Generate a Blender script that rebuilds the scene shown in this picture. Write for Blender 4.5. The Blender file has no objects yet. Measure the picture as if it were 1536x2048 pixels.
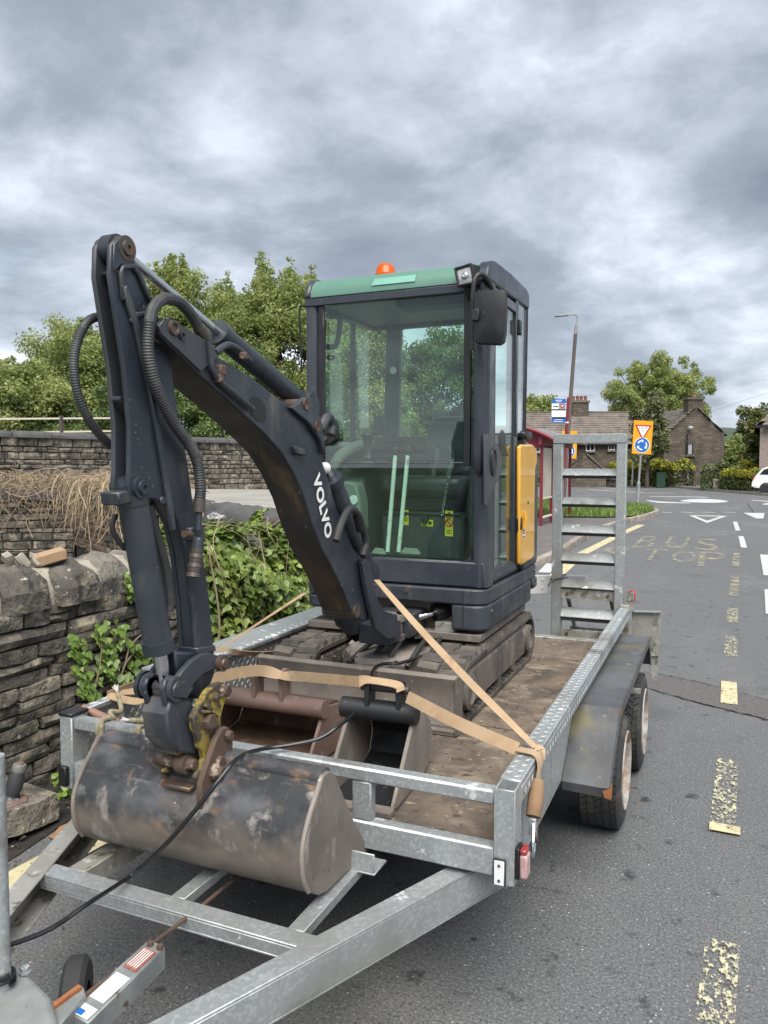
import bpy, bmesh, math, random
import numpy as np
from mathutils import Vector, Matrix, Euler
R = math.radians
rnd = random.Random(7)
sc = bpy.context.scene
col = sc.collection
# ------------------------------------------------------------------ camera
CAM_H, PITCH, YAW, FPX = 1.6, R(3.4234), R(23.502), 1538.0
cam = bpy.data.cameras.new('camera'); cam.sensor_fit = 'VERTICAL'
cam.sensor_height = 36.0; cam.lens = 36.0 * FPX / 2048; cam.clip_end = 6000; cam.clip_start = 0.05
camo = bpy.data.objects.new('camera', cam); col.objects.link(camo)
camo.location = (0, 0, CAM_H); camo.rotation_euler = (R(90) - PITCH, 0, YAW)
sc.camera = camo
sc.render.resolution_x, sc.render.resolution_y = 768, 1024
# ------------------------------------------------------------------ light
sc.view_settings.view_transform = 'Standard'; sc.view_settings.look = 'None'
sc.view_settings.exposure = 2.0; sc.view_settings.gamma = 1.0
SUN_EL, SUN_ROT = R(58), R(150)
sun = bpy.data.lights.new('sun', 'SUN'); sun.energy = 1.5; sun.angle = R(50); sun.color = (1.0, 0.97, 0.92)
suno = bpy.data.objects.new('sun', sun); col.objects.link(suno)
# sun stands to the front right of the machine, high behind the cloud
sd = Vector((math.sin(SUN_ROT) * math.cos(SUN_EL), math.cos(SUN_ROT) * math.cos(SUN_EL), math.sin(SUN_EL)))
suno.rotation_euler = (-sd).to_track_quat('-Z', 'Y').to_euler()
world = bpy.data.worlds.new('World'); sc.world = world; world.use_nodes = True
def sky_nodes():
    nt = world.node_tree; nt.nodes.clear(); N = nt.nodes.new; L = nt.links.new
    out = N('ShaderNodeOutputWorld'); bg = N('ShaderNodeBackground')
    sky = N('ShaderNodeTexSky'); sky.sky_type = 'NISHITA'; sky.sun_disc = False
    sky.sun_elevation = SUN_EL; sky.sun_rotation = SUN_ROT
    tc = N('ShaderNodeTexCoord'); sep = N('ShaderNodeSeparateXYZ'); L(tc.outputs['Generated'], sep.inputs[0])
    def math_(op, a, b=None, c=None, clamp=False):
        n = N('ShaderNodeMath'); n.operation = op; n.use_clamp = clamp
        for i, v in enumerate((a, b, c)):
            if v is None: continue
            if isinstance(v, (int, float)): n.inputs[i].default_value = v
            else: L(v, n.inputs[i])
        return n.outputs[0]
    z = math_('MAXIMUM', sep.outputs[2], 0.0)
    den = math_('ADD', z, 0.30)
    cx = math_('DIVIDE', sep.outputs[0], den); cy = math_('DIVIDE', sep.outputs[1], den)
    com = N('ShaderNodeCombineXYZ'); L(cx, com.inputs[0]); L(cy, com.inputs[1])
    def noise(scale, detail, rough, off, dist=0.0):
        mp = N('ShaderNodeMapping'); L(com.outputs[0], mp.inputs[0]); mp.inputs['Location'].default_value = off
        n = N('ShaderNodeTexNoise'); n.inputs['Scale'].default_value = scale; n.inputs['Detail'].default_value = detail
        n.inputs['Roughness'].default_value = rough; n.inputs['Distortion'].default_value = dist
        L(mp.outputs[0], n.inputs['Vector']); return n.outputs[0]
    big = noise(0.72, 3, 0.5, SKY_OFF[0], 0.25)
    mid = noise(1.9, 6, 0.56, SKY_OFF[1], 0.3)
    fine = noise(5.5, 8, 0.62, (5.1, 3.3, 8.0), 0.25)
    v = math_('MULTIPLY_ADD', big, 1.15, -0.575)
    v = math_('MULTIPLY_ADD', mid, 0.74, v)
    v = math_('MULTIPLY_ADD', fine, 0.24, v); v = math_('ADD', v, 0.06)           # about 0.57 on the mean
    # thinner, brighter cloud low down as under any overcast with a lit horizon
    low = math_('MULTIPLY_ADD', z, -0.55, 0.085)
    low = math_('MAXIMUM', low, -0.075)
    v = math_('ADD', v, low)
    rp = N('ShaderNodeValToRGB'); L(v, rp.inputs[0]); e = rp.color_ramp.elements
    stops = [(0.27, (.100, .115, .139)), (0.42, (.152, .171, .200)), (0.53, (.252, .274, .310)), (0.64, (.39, .414, .457)), (0.79, (.58, .60, .65))]
    while len(e) < len(stops): e.new(0.5)
    for el, (p, c) in zip(e, stops): el.position = p; el.color = (c[0]*SKY_GAIN, c[1]*SKY_GAIN, c[2]*SKY_GAIN, 1)
    # small gaps where the blue sky shows through
    sk = N('ShaderNodeMixRGB'); sk.blend_type = 'MULTIPLY'; sk.inputs[0].default_value = 1; sk.inputs[2].default_value = (0.08, 0.08, 0.08, 1)
    L(sky.outputs[0], sk.inputs[1])
    gap = noise(1.3, 5, 0.55, (2.2, 9.4, 1.0), 0.2)
    gr = N('ShaderNodeMapRange'); L(gap, gr.inputs[0]); gr.inputs[1].default_value = 0.60; gr.inputs[2].default_value = 0.74
    gr.inputs[3].default_value = 0.05; gr.inputs[4].default_value = 0.28
    mx = N('ShaderNodeMixRGB'); L(gr.outputs[0], mx.inputs[0]); L(rp.outputs[0], mx.inputs[1]); L(sk.outputs[0], mx.inputs[2])
    L(mx.outputs[0], bg.inputs[0]); bg.inputs[1].default_value = 1.0
    L(bg.outputs[0], out.inputs[0])
SKY_OFF = ((-13.402, 7.591, 5.715), (-0.836, -11.359, 7.134)); SKY_GAIN = 0.66
sky_nodes()
sc.cycles.transparent_max_bounces = 24
# ------------------------------------------------------------------ helpers
_f = Vector((-math.sin(YAW)*math.cos(PITCH), math.cos(YAW)*math.cos(PITCH), -math.sin(PITCH)))
_r = Vector((math.cos(YAW), math.sin(YAW), 0)); _u = _r.cross(_f); _C = Vector((0, 0, CAM_H))
def P(px, py, axis, val):
    """survey point: sight line of the photograph met with the plane x, y or z = val (metres)"""
    d = _f + _r*((px-768)/FPX) - _u*((py-1024)/FPX)
    return _C + d*((val-_C[axis])/d[axis])
def PX(px, py, x): return P(px, py, 0, x)
def PY(px, py, y): return P(px, py, 1, y)
def PZ(px, py, z=0.0): return P(px, py, 2, z)
def PD(px, py, d): return _C + (_f + _r*((px-768)/FPX) - _u*((py-1024)/FPX))*d

class MB:
    def __init__(s): s.v = []; s.f = []
    def add(s, vs, fs):
        o = len(s.v); s.v += [tuple(v) for v in vs]; s.f += [tuple(i+o for i in f) for f in fs]; return s
    def box(s, a, b):
        x0, x1 = sorted((a[0], b[0])); y0, y1 = sorted((a[1], b[1])); z0, z1 = sorted((a[2], b[2]))
        return s.add([(x0,y0,z0),(x1,y0,z0),(x1,y1,z0),(x0,y1,z0),(x0,y0,z1),(x1,y0,z1),(x1,y1,z1),(x0,y1,z1)],
              [(0,3,2,1),(4,5,6,7),(0,1,5,4),(1,2,6,5),(2,3,7,6),(3,0,4,7)])
    def bar(s, p, q, w, h, up=(0,0,1)):
        """rectangular bar from p to q (centre line), w across, h along up"""
        p, q = Vector(p), Vector(q); d = (q-p).normalized(); u = Vector(up); r = d.cross(u).normalized(); u = r.cross(d)
        vs = [c + r*(sx*w/2) + u*(sz*h/2) for c in (p, q) for sx, sz in ((-1,-1),(1,-1),(1,1),(-1,1))]
        return s.add(vs, [(0,1,2,3)[::-1], (4,5,6,7), (0,1,5,4), (1,2,6,5), (2,3,7,6), (3,0,4,7)])
    def prism(s, poly, off):
        """closed polygon of 3D points swept by the vector off"""
        n = len(poly); off = Vector(off); a = [Vector(p) for p in poly]
        fs = [tuple(range(n))[::-1], tuple(range(n, 2*n))] + [(i, (i+1) % n, n+(i+1) % n, n+i) for i in range(n)]
        return s.add(a + [p+off for p in a], fs)
    def sheet(s, line, off, th):
        """open polyline swept by off, with thickness th (normal to the line and off)"""
        L = [Vector(p) for p in line]; off = Vector(off); o = off.normalized(); nn = []
        for i in range(len(L)):
            t = (L[min(i+1, len(L)-1)] - L[max(i-1, 0)]).normalized(); nn.append(t.cross(o))
        return s.prism(L + [L[i] + nn[i]*th for i in reversed(range(len(L)))], off)
    def tube(s, path, r, n=10, cap=True):
        path = [Vector(p) for p in path]; m = len(path)
        rr = r if isinstance(r, (list, tuple)) else [r]*m
        t0 = (path[1]-path[0]).normalized(); a = t0.orthogonal().normalized(); o = len(s.v)
        for i, p in enumerate(path):
            t = (path[min(i+1, m-1)] - path[max(i-1, 0)])
            if t.length > 1e-9:
                t.normalize(); a = (a - t*a.dot(t))
                a = a.normalized() if a.length > 1e-6 else t.orthogonal().normalized()
            b = t.cross(a)
            s.v += [tuple(p + (a*math.cos(2*math.pi*k/n) + b*math.sin(2*math.pi*k/n))*rr[i]) for k in range(n)]
        for i in range(m-1):
            for k in range(n): s.f.append((o+i*n+k, o+i*n+(k+1) % n, o+(i+1)*n+(k+1) % n, o+(i+1)*n+k))
        if cap: s.f.append(tuple(o+k for k in range(n))[::-1]); s.f.append(tuple(o+(m-1)*n+k for k in range(n)))
        return s
    def cyl(s, p, q, r, n=16): return s.tube([p, q], r, n)
    def lathe(s, c, axis, prof, n=24):
        """prof: list of (distance along axis, radius)"""
        c = Vector(c); ax = Vector(axis).normalized()
        a = ax.orthogonal().normalized(); b = ax.cross(a); o = len(s.v); m = len(prof)
        for h, r in prof: s.v += [tuple(c + ax*h + (a*math.cos(2*math.pi*k/n) + b*math.sin(2*math.pi*k/n))*max(r, 1e-4)) for k in range(n)]
        for i in range(m-1):
            for k in range(n): s.f.append((o+i*n+k, o+i*n+(k+1) % n, o+(i+1)*n+(k+1) % n, o+(i+1)*n+k))
        return s
    def ball(s, c, r, n=12, sq=(1,1,1)):
        prof = [(-math.cos(math.pi*i/n*1.0), math.sin(math.pi*i/n)) for i in range(n+1)]; o = len(s.v)
        s.lathe((0,0,0), (0,0,1), prof, 2*n)
        for i in range(o, len(s.v)):
            v = s.v[i]; s.v[i] = (c[0]+v[0]*r*sq[0], c[1]+v[1]*r*sq[1], c[2]+v[2]*r*sq[2])
        return s
    def mesh(s, name, smooth=True, ang=35):
        me = bpy.data.meshes.new(name); me.from_pydata(s.v, [], s.f)
        bm = bmesh.new(); bm.from_mesh(me); bmesh.ops.recalc_face_normals(bm, faces=bm.faces); bm.to_mesh(me); bm.free()
        if smooth:
            me.polygons.foreach_set('use_smooth', [True]*len(me.polygons)); me.set_sharp_from_angle(angle=R(ang))
        return me

def link(name, me, m=None, parent=None, loc=None, kind=None, label=None):
    o = bpy.data.objects.new(name, me); col.objects.link(o)
    if m and me and not me.materials: me.materials.append(m)
    if loc is not None: o.location = loc
    if parent: adopt(o, parent)
    if kind: o['kind'] = kind
    if label: o['label'] = label
    return o
ROOTLOC = {}
def wloc(o):
    v = Vector((0, 0, 0)); p = o
    while p: v = v + (p.location if p.parent is None else Vector((0, 0, 0))); p = p.parent
    return v
def adopt(o, parent):
    o.parent = parent
    base = parent
    while base.parent: base = base.parent
    # every part is modelled in world coordinates; only the root carries an offset
    o.matrix_parent_inverse = (Matrix.Translation(base.location).inverted() if parent is base else Matrix.Identity(4))
def build(name, mb, m, parent=None, bev=0.0, kind=None, label=None, seg=1, ang=35):
    o = link(name, mb.mesh(name, ang=ang), m, parent, kind=kind, label=label)
    if bev:
        b = o.modifiers.new('bevel', 'BEVEL'); b.width = bev; b.segments = seg; b.limit_method = 'ANGLE'; b.angle_limit = R(40)
    return o
def tag(o, label, cat, group=None):
    o['label'] = label; o['category'] = cat
    if group: o['group'] = group
    return o
def thing(name, label, cat, loc=(0, 0, 0), group=None):
    o = bpy.data.objects.new(name, None); col.objects.link(o); o.location = loc; o.empty_display_size = .1
    return tag(o, label, cat, group)
def copy_tree(o, parent=None):
    c = o.copy(); col.objects.link(c)
    if parent: c.parent = parent
    for ch in list(o.children): copy_tree(ch, c)
    return c
def spline(pts, n=8):
    """Catmull-Rom through the points"""
    p = [Vector(q) for q in pts]; p = [p[0]*2-p[1]] + p + [p[-1]*2-p[-2]]; out = []
    for i in range(1, len(p)-2):
        for k in range(n):
            t = k/n; a, b, c, d = p[i-1:i+3]
            out.append(0.5*((2*b) + (c-a)*t + (2*a-5*b+4*c-d)*t*t + (3*b-a-3*c+d)*t**3))
    return out + [p[-2]]
# ------------------------------------------------------------------ materials
def mat(name, base, rough=0.6, metal=0.0, layers=(), bump=(), coord='Object', rand=0.0, spec=0.5, rough_var=0.0, trans=0.0, island=0.0, coat=0.0, alpha=None):
    """layers: (colour, scale, lo, hi, detail, stretch xyz or None[, rough]) noise masks laid over the base; bump: (scale, strength, distance[, kind])"""
    m = bpy.data.materials.new(name); m.use_nodes = True; nt = m.node_tree; N = nt.nodes.new; L = nt.links.new
    b = nt.nodes['Principled BSDF']; out = nt.nodes['Material Output']
    b.inputs['Roughness'].default_value = rough; b.inputs['Metallic'].default_value = metal
    b.inputs['Specular IOR Level'].default_value = spec; b.inputs['Coat Weight'].default_value = coat
    tc = N('ShaderNodeTexCoord'); src = tc.outputs[coord] if coord != 'Position' else N('ShaderNodeNewGeometry').outputs['Position']
    oi = N('ShaderNodeObjectInfo')
    if rand or coord == 'Object':
        ad = N('ShaderNodeVectorMath'); ad.operation = 'ADD'; mu = N('ShaderNodeVectorMath'); mu.operation = 'SCALE'
        cb = N('ShaderNodeCombineXYZ'); L(oi.outputs['Random'], cb.inputs[0]); L(oi.outputs['Random'], cb.inputs[1]); L(oi.outputs['Random'], cb.inputs[2])
        L(cb.outputs[0], mu.inputs[0]); mu.inputs['Scale'].default_value = 37.0
        L(src, ad.inputs[0]); L(mu.outputs[0], ad.inputs[1]); src = ad.outputs[0]
    def noise(scale, detail=4, stretch=None, kind='noise', rough_=0.6):
        v = src
        if stretch:
            mp = N('ShaderNodeMapping'); mp.inputs['Scale'].default_value = stretch; L(src, mp.inputs[0]); v = mp.outputs[0]
        if kind == 'voronoi':
            n = N('ShaderNodeTexVoronoi'); n.inputs['Scale'].default_value = scale; L(v, n.inputs['Vector']); return n.outputs['Color']
        if kind == 'cell':
            n = N('ShaderNodeTexVoronoi'); n.inputs['Scale'].default_value = scale; L(v, n.inputs['Vector']); return n.outputs['Distance']
        n = N('ShaderNodeTexNoise'); n.inputs['Scale'].default_value = scale; n.inputs['Detail'].default_value = detail
        n.inputs['Roughness'].default_value = rough_; L(v, n.inputs['Vector']); return n.outputs[0]
    c = None
    def rgb(t):
        n = N('ShaderNodeRGB'); n.outputs[0].default_value = (*t, 1); return n.outputs[0]
    c = rgb(base); rgh = None
    for ly in layers:
        lc, scale, lo, hi, det, st = ly[:6]; kind = ly[6] if len(ly) > 6 else 'noise'
        if kind == 'low':        # dirt that lies thicker below a height: stretch = (z at half, span)
            f = noise(scale, det, None); sp_ = N('ShaderNodeSeparateXYZ'); L(N('ShaderNodeNewGeometry').outputs['Position'], sp_.inputs[0])
            ma = N('ShaderNodeMath'); ma.operation = 'SUBTRACT'; ma.inputs[0].default_value = st[0]; L(sp_.outputs[2], ma.inputs[1])
            mb_ = N('ShaderNodeMath'); mb_.operation = 'MULTIPLY_ADD'; mb_.inputs[1].default_value = 1.0/st[1]; L(ma.outputs[0], mb_.inputs[0]); L(f, mb_.inputs[2]); f = mb_.outputs[0]
        else: f = noise(scale, det, st, kind)
        if kind == 'noise' and lo > .5: lo, hi = .5+(lo-.5)*.72, max(.5+(hi-.5)*.66, .5+(lo-.5)*.72+.025)
        mr = N('ShaderNodeMapRange'); mr.inputs[1].default_value = lo; mr.inputs[2].default_value = hi; L(f, mr.inputs[0])
        mx = N('ShaderNodeMixRGB'); L(mr.outputs[0], mx.inputs[0]); L(c, mx.inputs[1]); L(rgb(lc), mx.inputs[2]); c = mx.outputs[0]
    if rand or island:
        hs = N('ShaderNodeHueSaturation'); L(c, hs.inputs['Color']); rv = oi.outputs['Random']; amt = rand
        if island: rv = N('ShaderNodeNewGeometry').outputs['Random Per Island']; amt = island
        mr = N('ShaderNodeMapRange'); L(rv, mr.inputs[0]); mr.inputs[3].default_value = 1-amt; mr.inputs[4].default_value = 1+amt; L(mr.outputs[0], hs.inputs['Value'])
        c = hs.outputs[0]
    L(c, b.inputs['Base Color'])
    if rough_var:
        n = noise(9, 5); mr = N('ShaderNodeMapRange'); L(n, mr.inputs[0]); mr.inputs[1].default_value = .3; mr.inputs[2].default_value = .7
        mr.inputs[3].default_value = max(.05, rough-rough_var); mr.inputs[4].default_value = min(1, rough+rough_var); L(mr.outputs[0], b.inputs['Roughness'])
    prev = None
    for bp in bump:
        f = noise(bp[0], 5, bp[4] if len(bp) > 4 else None, bp[3] if len(bp) > 3 else 'noise'); bn = N('ShaderNodeBump'); bn.inputs['Strength'].default_value = bp[1]; bn.inputs['Distance'].default_value = bp[2]
        L(f, bn.inputs['Height'])
        if prev: L(prev, bn.inputs['Normal'])
        prev = bn.outputs[0]
    if prev: L(prev, b.inputs['Normal'])
    sh = b.outputs[0]
    if trans:
        t = N('ShaderNodeBsdfTranslucent'); L(c, t.inputs[0]); mx = N('ShaderNodeMixShader'); mx.inputs[0].default_value = trans
        L(sh, mx.inputs[1]); L(t.outputs[0], mx.inputs[2]); sh = mx.outputs[0]
    if alpha:     # worn away paint: (scale, lo, hi[, stretch])
        f = noise(alpha[0], 6, alpha[3] if len(alpha) > 3 else None, 'noise', 0.7); mr = N('ShaderNodeMapRange'); mr.inputs[1].default_value = alpha[1]; mr.inputs[2].default_value = alpha[2]; L(f, mr.inputs[0])
        t = N('ShaderNodeBsdfTransparent'); mx = N('ShaderNodeMixShader'); L(mr.outputs[0], mx.inputs[0]); L(t.outputs[0], mx.inputs[1]); L(sh, mx.inputs[2]); sh = mx.outputs[0]
    if sh != b.outputs[0]: L(sh, out.inputs['Surface'])
    return m
def glass(name, tint, refl=1.45, rough=0.0, haze=0.0):
    """thin pane: tinted see-through with the clear reflection its angle gives"""
    m = bpy.data.materials.new(name); m.use_nodes = True; nt = m.node_tree; nt.nodes.clear(); N = nt.nodes.new; L = nt.links.new
    out = N('ShaderNodeOutputMaterial'); t = N('ShaderNodeBsdfTransparent'); t.inputs[0].default_value = (*tint, 1)
    g = N('ShaderNodeBsdfGlossy'); g.inputs['Roughness'].default_value = rough; g.inputs[0].default_value = (1, 1, 1, 1)
    # both faces of the pane mirror alike: Schlick's curve on the angle to the face
    ge = N('ShaderNodeNewGeometry'); dt = N('ShaderNodeVectorMath'); dt.operation = 'DOT_PRODUCT'; L(ge.outputs['Normal'], dt.inputs[0]); L(ge.outputs['Incoming'], dt.inputs[1])
    ab = N('ShaderNodeMath'); ab.operation = 'ABSOLUTE'; L(dt.outputs['Value'], ab.inputs[0]); om = N('ShaderNodeMath'); om.operation = 'SUBTRACT'; om.inputs[0].default_value = 1; L(ab.outputs[0], om.inputs[1])
    pw = N('ShaderNodeMath'); pw.operation = 'POWER'; L(om.outputs[0], pw.inputs[0]); pw.inputs[1].default_value = 5
    f0 = ((refl-1)/(refl+1))**2; fr = N('ShaderNodeMath'); fr.operation = 'MULTIPLY_ADD'; L(pw.outputs[0], fr.inputs[0]); fr.inputs[1].default_value = 1-f0; fr.inputs[2].default_value = f0
    mx = N('ShaderNodeMixShader'); L(fr.outputs[0], mx.inputs[0]); s = t.outputs[0]
    if haze:
        d = N('ShaderNodeBsdfDiffuse'); d.inputs[0].default_value = (.35, .36, .34, 1); tcn = N('ShaderNodeTexCoord'); nz = N('ShaderNodeTexNoise'); nz.inputs['Scale'].default_value = 6; nz.inputs['Detail'].default_value = 6
        L(tcn.outputs['Object'], nz.inputs['Vector']); mr = N('ShaderNodeMapRange'); L(nz.outputs[0], mr.inputs[0]); mr.inputs[1].default_value = .35; mr.inputs[2].default_value = .8; mr.inputs[3].default_value = haze*.3; mr.inputs[4].default_value = haze
        m2 = N('ShaderNodeMixShader'); L(mr.outputs[0], m2.inputs[0]); L(s, m2.inputs[1]); L(d.outputs[0], m2.inputs[2]); s = m2.outputs[0]
    L(s, mx.inputs[1]); L(g.outputs[0], mx.inputs[2]); L(mx.outputs[0], out.inputs[0])
    return m
M = {}
M['asphalt'] = mat('asphalt', (.112, .114, .117), .70, 0, [((.100, .102, .105), .30, .40, .62, 7, (1, .35, 1)), ((.150, .148, .142), .8, .52, .74, 7, (1, .3, 1)), ((.052, .052, .054), 1.3, .60, .90, 9, None), ((.23, .23, .225), 110, .54, .74, 4, None), ((.062, .062, .062), 95, .52, .70, 4, None), ((.036, .036, .038), 8, .65, .78, 9, None), ((.52, .51, .48), 24, .085, .050, 0, None, 'cell')],
                   [(130, .40, .005), (30, .15, .006)], coord='Position', rough_var=.10)
M['patch'] = mat('patch_asphalt', (.105, .096, .092), .9, 0, [((.13, .125, .12), 130, .58, .75, 2, None), ((.035, .035, .035), 90, .6, .75, 2, None)], [(120, .5, .005)], coord='Position')
M['footway'] = mat('footway_asphalt', (.115, .108, .104), .9, 0, [((.17, .14, .11), 1.4, .55, .75, 6, None), ((.13, .13, .13), 120, .6, .75, 2, None)], [(120, .5, .004)], coord='Position')
M['kerb'] = mat('kerb_stone', (.30, .26, .22), .85, 0, [((.16, .13, .11), 4, .45, .7, 5, None)], [(40, .4, .006)], rand=.15)
M['yellow_paint'] = mat('yellow_road_paint', (.54, .48, .29), .7, 0, [((.36, .31, .19), 14, .48, .7, 5, None)], [(120, .3, .003)], coord='Position', alpha=(26, .37, .43))
M['yellow_worn'] = mat('worn_yellow_road_paint', (.56, .52, .34), .75, 0, [((.42, .39, .28), 20, .45, .7, 6, None)], [(120, .3, .003)], coord='Position', alpha=(62, .508, .58, (1, .55, 1)))
M['yellow_faded'] = mat('faded_yellow_road_paint', (.40, .37, .24), .75, 0, [((.27, .26, .20), 8, .42, .66, 6, None)], [], coord='Position', alpha=(5, .40, .66))
M['white_paint'] = mat('white_road_paint', (.47, .47, .46), .7, 0, [((.42, .42, .40), 6, .5, .75, 5, None)], [(120, .3, .003)], coord='Position', alpha=(14, .30, .37))
M['white_faded'] = mat('faded_white_road_paint', (.45, .45, .44), .7, 0, [], [], coord='Position', alpha=(9, .47, .6))
M['soil'] = mat('dark_soil', (.028, .024, .020), .95, 0, [((.07, .055, .04), 9, .5, .75, 6, None)], [(30, 1, .02), (120, .6, .006)], coord='Position')
M['earth'] = mat('bare_earth', (.12, .085, .06), .95, 0, [((.07, .06, .035), 1.2, .45, .7, 6, None), ((.20, .16, .11), 8, .6, .8, 5, None)], [(12, .8, .03)], coord='Position')
M['grassland'] = mat('grass_ground', (.055, .085, .025), .95, 0, [((.035, .055, .018), .2, .4, .7, 6, None)], [(8, .6, .05)], coord='Position')
M['galv'] = mat('galvanised_steel', (.34, .36, .36), .45, .45, [((.30, .32, .325), 9, .42, .62, 6, None), ((.47, .49, .49), 120, .45, 1.0, 0, None, 'voronoi'), ((.26, .265, .25), 1.6, .52, .74, 8, None), ((.17, .165, .15), 3.2, .62, .80, 6, (1, 1, 1)), ((.62, .63, .62), 9, .70, .76, 5, None)], [(60, .08, .002)], coord='Position', rough_var=.12)
M['galv_dirty'] = mat('dirty_galvanised_steel', (.33, .325, .30), .6, .35, [((.19, .175, .13), 4, .42, .7, 6, None), ((.11, .09, .06), 16, .58, .75, 6, None), ((.44, .44, .43), 30, .60, .8, 3, None)], [(60, .15, .002)], coord='Position')
M['board'] = mat('deck_board', (.160, .124, .092), .85, 0, [((.090, .070, .053), 5, .42, .60, 8, (1, .6, 1)), ((.25, .205, .15), 7, .55, .72, 7, (.5, 1, 1)), ((.075, .055, .04), 18, .60, .72, 8, None), ((.13, .085, .055), 2.6, .64, .90, 7, None), ((.055, .045, .036), 3.5, .56, .76, 8, (1, .5, 1)), ((.30, .255, .195), 26, .66, .80, 6, None)], [(50, .35, .004), (9, .3, .008)], coord='Position', rand=.12)
M['navy'] = mat('dark_blue_grey_paint', (.020, .0255, .036), .42, 0, [((.042, .048, .059), 2.2, .44, .62, 8, None), ((.085, .082, .076), 11, .60, .82, 9, (1, 1, .3)), ((.062, .060, .057), 1.3, .50, .90, 10, None), ((.075, .066, .058), 4, .70, .95, 9, None), ((.22, .21, .20), 75, .76, .82, 4, None)], [(30, .05, .002)], rough_var=.14)
M['cab_paint'] = mat('dark_grey_cab_paint', (.027, .032, .043), .36, 0, [((.046, .051, .062), 2.5, .46, .66, 8, None), ((.085, .083, .078), 9, .66, .90, 9, (1, 1, .4)), ((.22, .21, .20), 70, .78, .84, 4, None)], [(40, .04, .002)], rough_var=.12)
M['boom_under'] = mat('worn_dark_paint', (.024, .023, .023), .5, 0, [((.070, .054, .040), 5, .50, .68, 9, (1, .35, .35)), ((.125, .085, .050), 9, .62, .80, 9, (1, .3, .3)), ((.34, .29, .22), 40, .74, .82, 6, (1, .3, .3))], [(40, .2, .003)], rough_var=.15)
M['black_plastic'] = mat('black_plastic', (.009, .009, .0105), .42, 0, [((.03, .03, .032), 4, .5, .8, 5, None)], [(200, .05, .001)])
M['rubber'] = mat('black_rubber', (.024, .024, .025), .65, 0, [((.052, .050, .047), 6, .5, .75, 6, None)], [(60, .1, .002)])
M['hose'] = mat('hose_rubber', (.032, .033, .035), .55, 0, [((.085, .083, .08), 8, .5, .75, 6, None)], [])
M['tyre'] = mat('tyre_rubber', (.030, .030, .031), .8, 0, [((.085, .075, .06), 7, .55, .78, 6, None)], [(60, .2, .003)], coord='Position')
M['track_rubber'] = mat('dirty_track_rubber', (.072, .064, .056), .85, 0, [((.145, .122, .098), 7, .44, .68, 7, None), ((.030, .029, .028), 4, .58, .75, 5, None)], [(70, .4, .004)], coord='Position', rand=.15)
M['dirty_steel'] = mat('dirty_brown_steel', (.145, .123, .106), .75, .1, [((.075, .066, .06), 4, .42, .68, 7, (1, 1, .5)), ((.21, .18, .15), 11, .58, .74, 7, (1, 1, .4)), ((.30, .27, .23), 46, .70, .77, 5, (1, 1, .4))], [(60, .3, .003)], coord='Position')
M['bucket_back'] = mat('scraped_bucket_steel', (.030, .031, .034), .46, .1, [((.17, .165, .16), 46, .62, .84, 9, (.22, 1, .22)), ((.15, .10, .07), 30, .66, .86, 8, (1, .3, .25)), ((.095, .095, .10), 9, .46, .62, 9, (.5, 1, .5)), ((.20, .115, .068), 11, .60, .80, 10, (1, 2.2, 1.6)), ((.165, .138, .116), 7, .36, .76, 9, (.625, .19), 'low'), ((.125, .105, .09), 4, .56, .78, 9, None), ((.30, .27, .245), 16, .62, .80, 9, (.7, 1, .4)), ((.62, .60, .57), 26, .80, .86, 8, (1, 1, .6))], [(50, .3, .003), (8, .15, .006)], coord='Position', rough_var=.15)
M['bucket_side'] = mat('mud_brown_steel', (.185, .158, .138), .75, .05, [((.125, .106, .094), 4, .40, .62, 9, None), ((.29, .26, .235), 13, .60, .78, 9, (1, 1, .5)), ((.10, .062, .045), 6, .66, .80, 9, None), ((.60, .58, .55), 34, .82, .88, 6, None)], [(60, .3, .003)], coord='Position')
M['mud'] = mat('dried_mud_steel', (.235, .202, .175), .8, .05, [((.150, .130, .115), 5, .42, .64, 8, (1, 1, .6)), ((.25, .22, .19), 16, .60, .74, 8, (1, .6, .4)), ((.50, .48, .45), 40, .735, .765, 6, None)], [(60, .35, .004)], coord='Position')
M['rust'] = mat('rusty_steel', (.105, .068, .050), .75, .2, [((.055, .038, .03), 8, .45, .65, 7, None), ((.30, .24, .19), 26, .66, .76, 6, None)], [(60, .4, .003)], coord='Position')
M['rust_orange'] = mat('orange_rust', (.30, .11, .04), .9, 0, [((.14, .06, .035), 18, .5, .7, 6, None)], [(60, .4, .003)], coord='Position')
M['brown_paint'] = mat('brown_bucket_paint', (.20, .13, .105), .6, .1, [((.13, .085, .07), 5, .42, .66, 7, None), ((.28, .22, .18), 20, .62, .75, 7, None)], [(60, .2, .003)], coord='Position')
M['brown_inner'] = mat('rusted_bucket_inside', (.13, .075, .045), .8, .1, [((.07, .045, .032), 6, .45, .66, 8, None), ((.22, .16, .11), 11, .62, .75, 8, None)], [(60, .4, .003)], coord='Position')
M['black_steel'] = mat('black_bucket_paint', (.020, .021, .023), .5, .1, [((.085, .07, .058), 7, .55, .74, 8, (1, 1, .5)), ((.36, .34, .30), 36, .735, .77, 6, None)], [(60, .2, .003)], coord='Position')
M['yellow_hitch'] = mat('chipped_yellow_paint', (.34, .26, .03), .55, 0, [((.20, .15, .05), 5, .44, .6, 7, None), ((.060, .048, .036), 13, .44, .53, 9, None)], [(50, .2, .003)], coord='Position')
M['chrome'] = mat('chrome_rod', (.62, .63, .65), .14, 1.0)
M['pin_steel'] = mat('greasy_pin_steel', (.10, .085, .075), .5, .5, [((.16, .09, .055), 14, .55, .7, 5, None)], [(60, .2, .002)])
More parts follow.
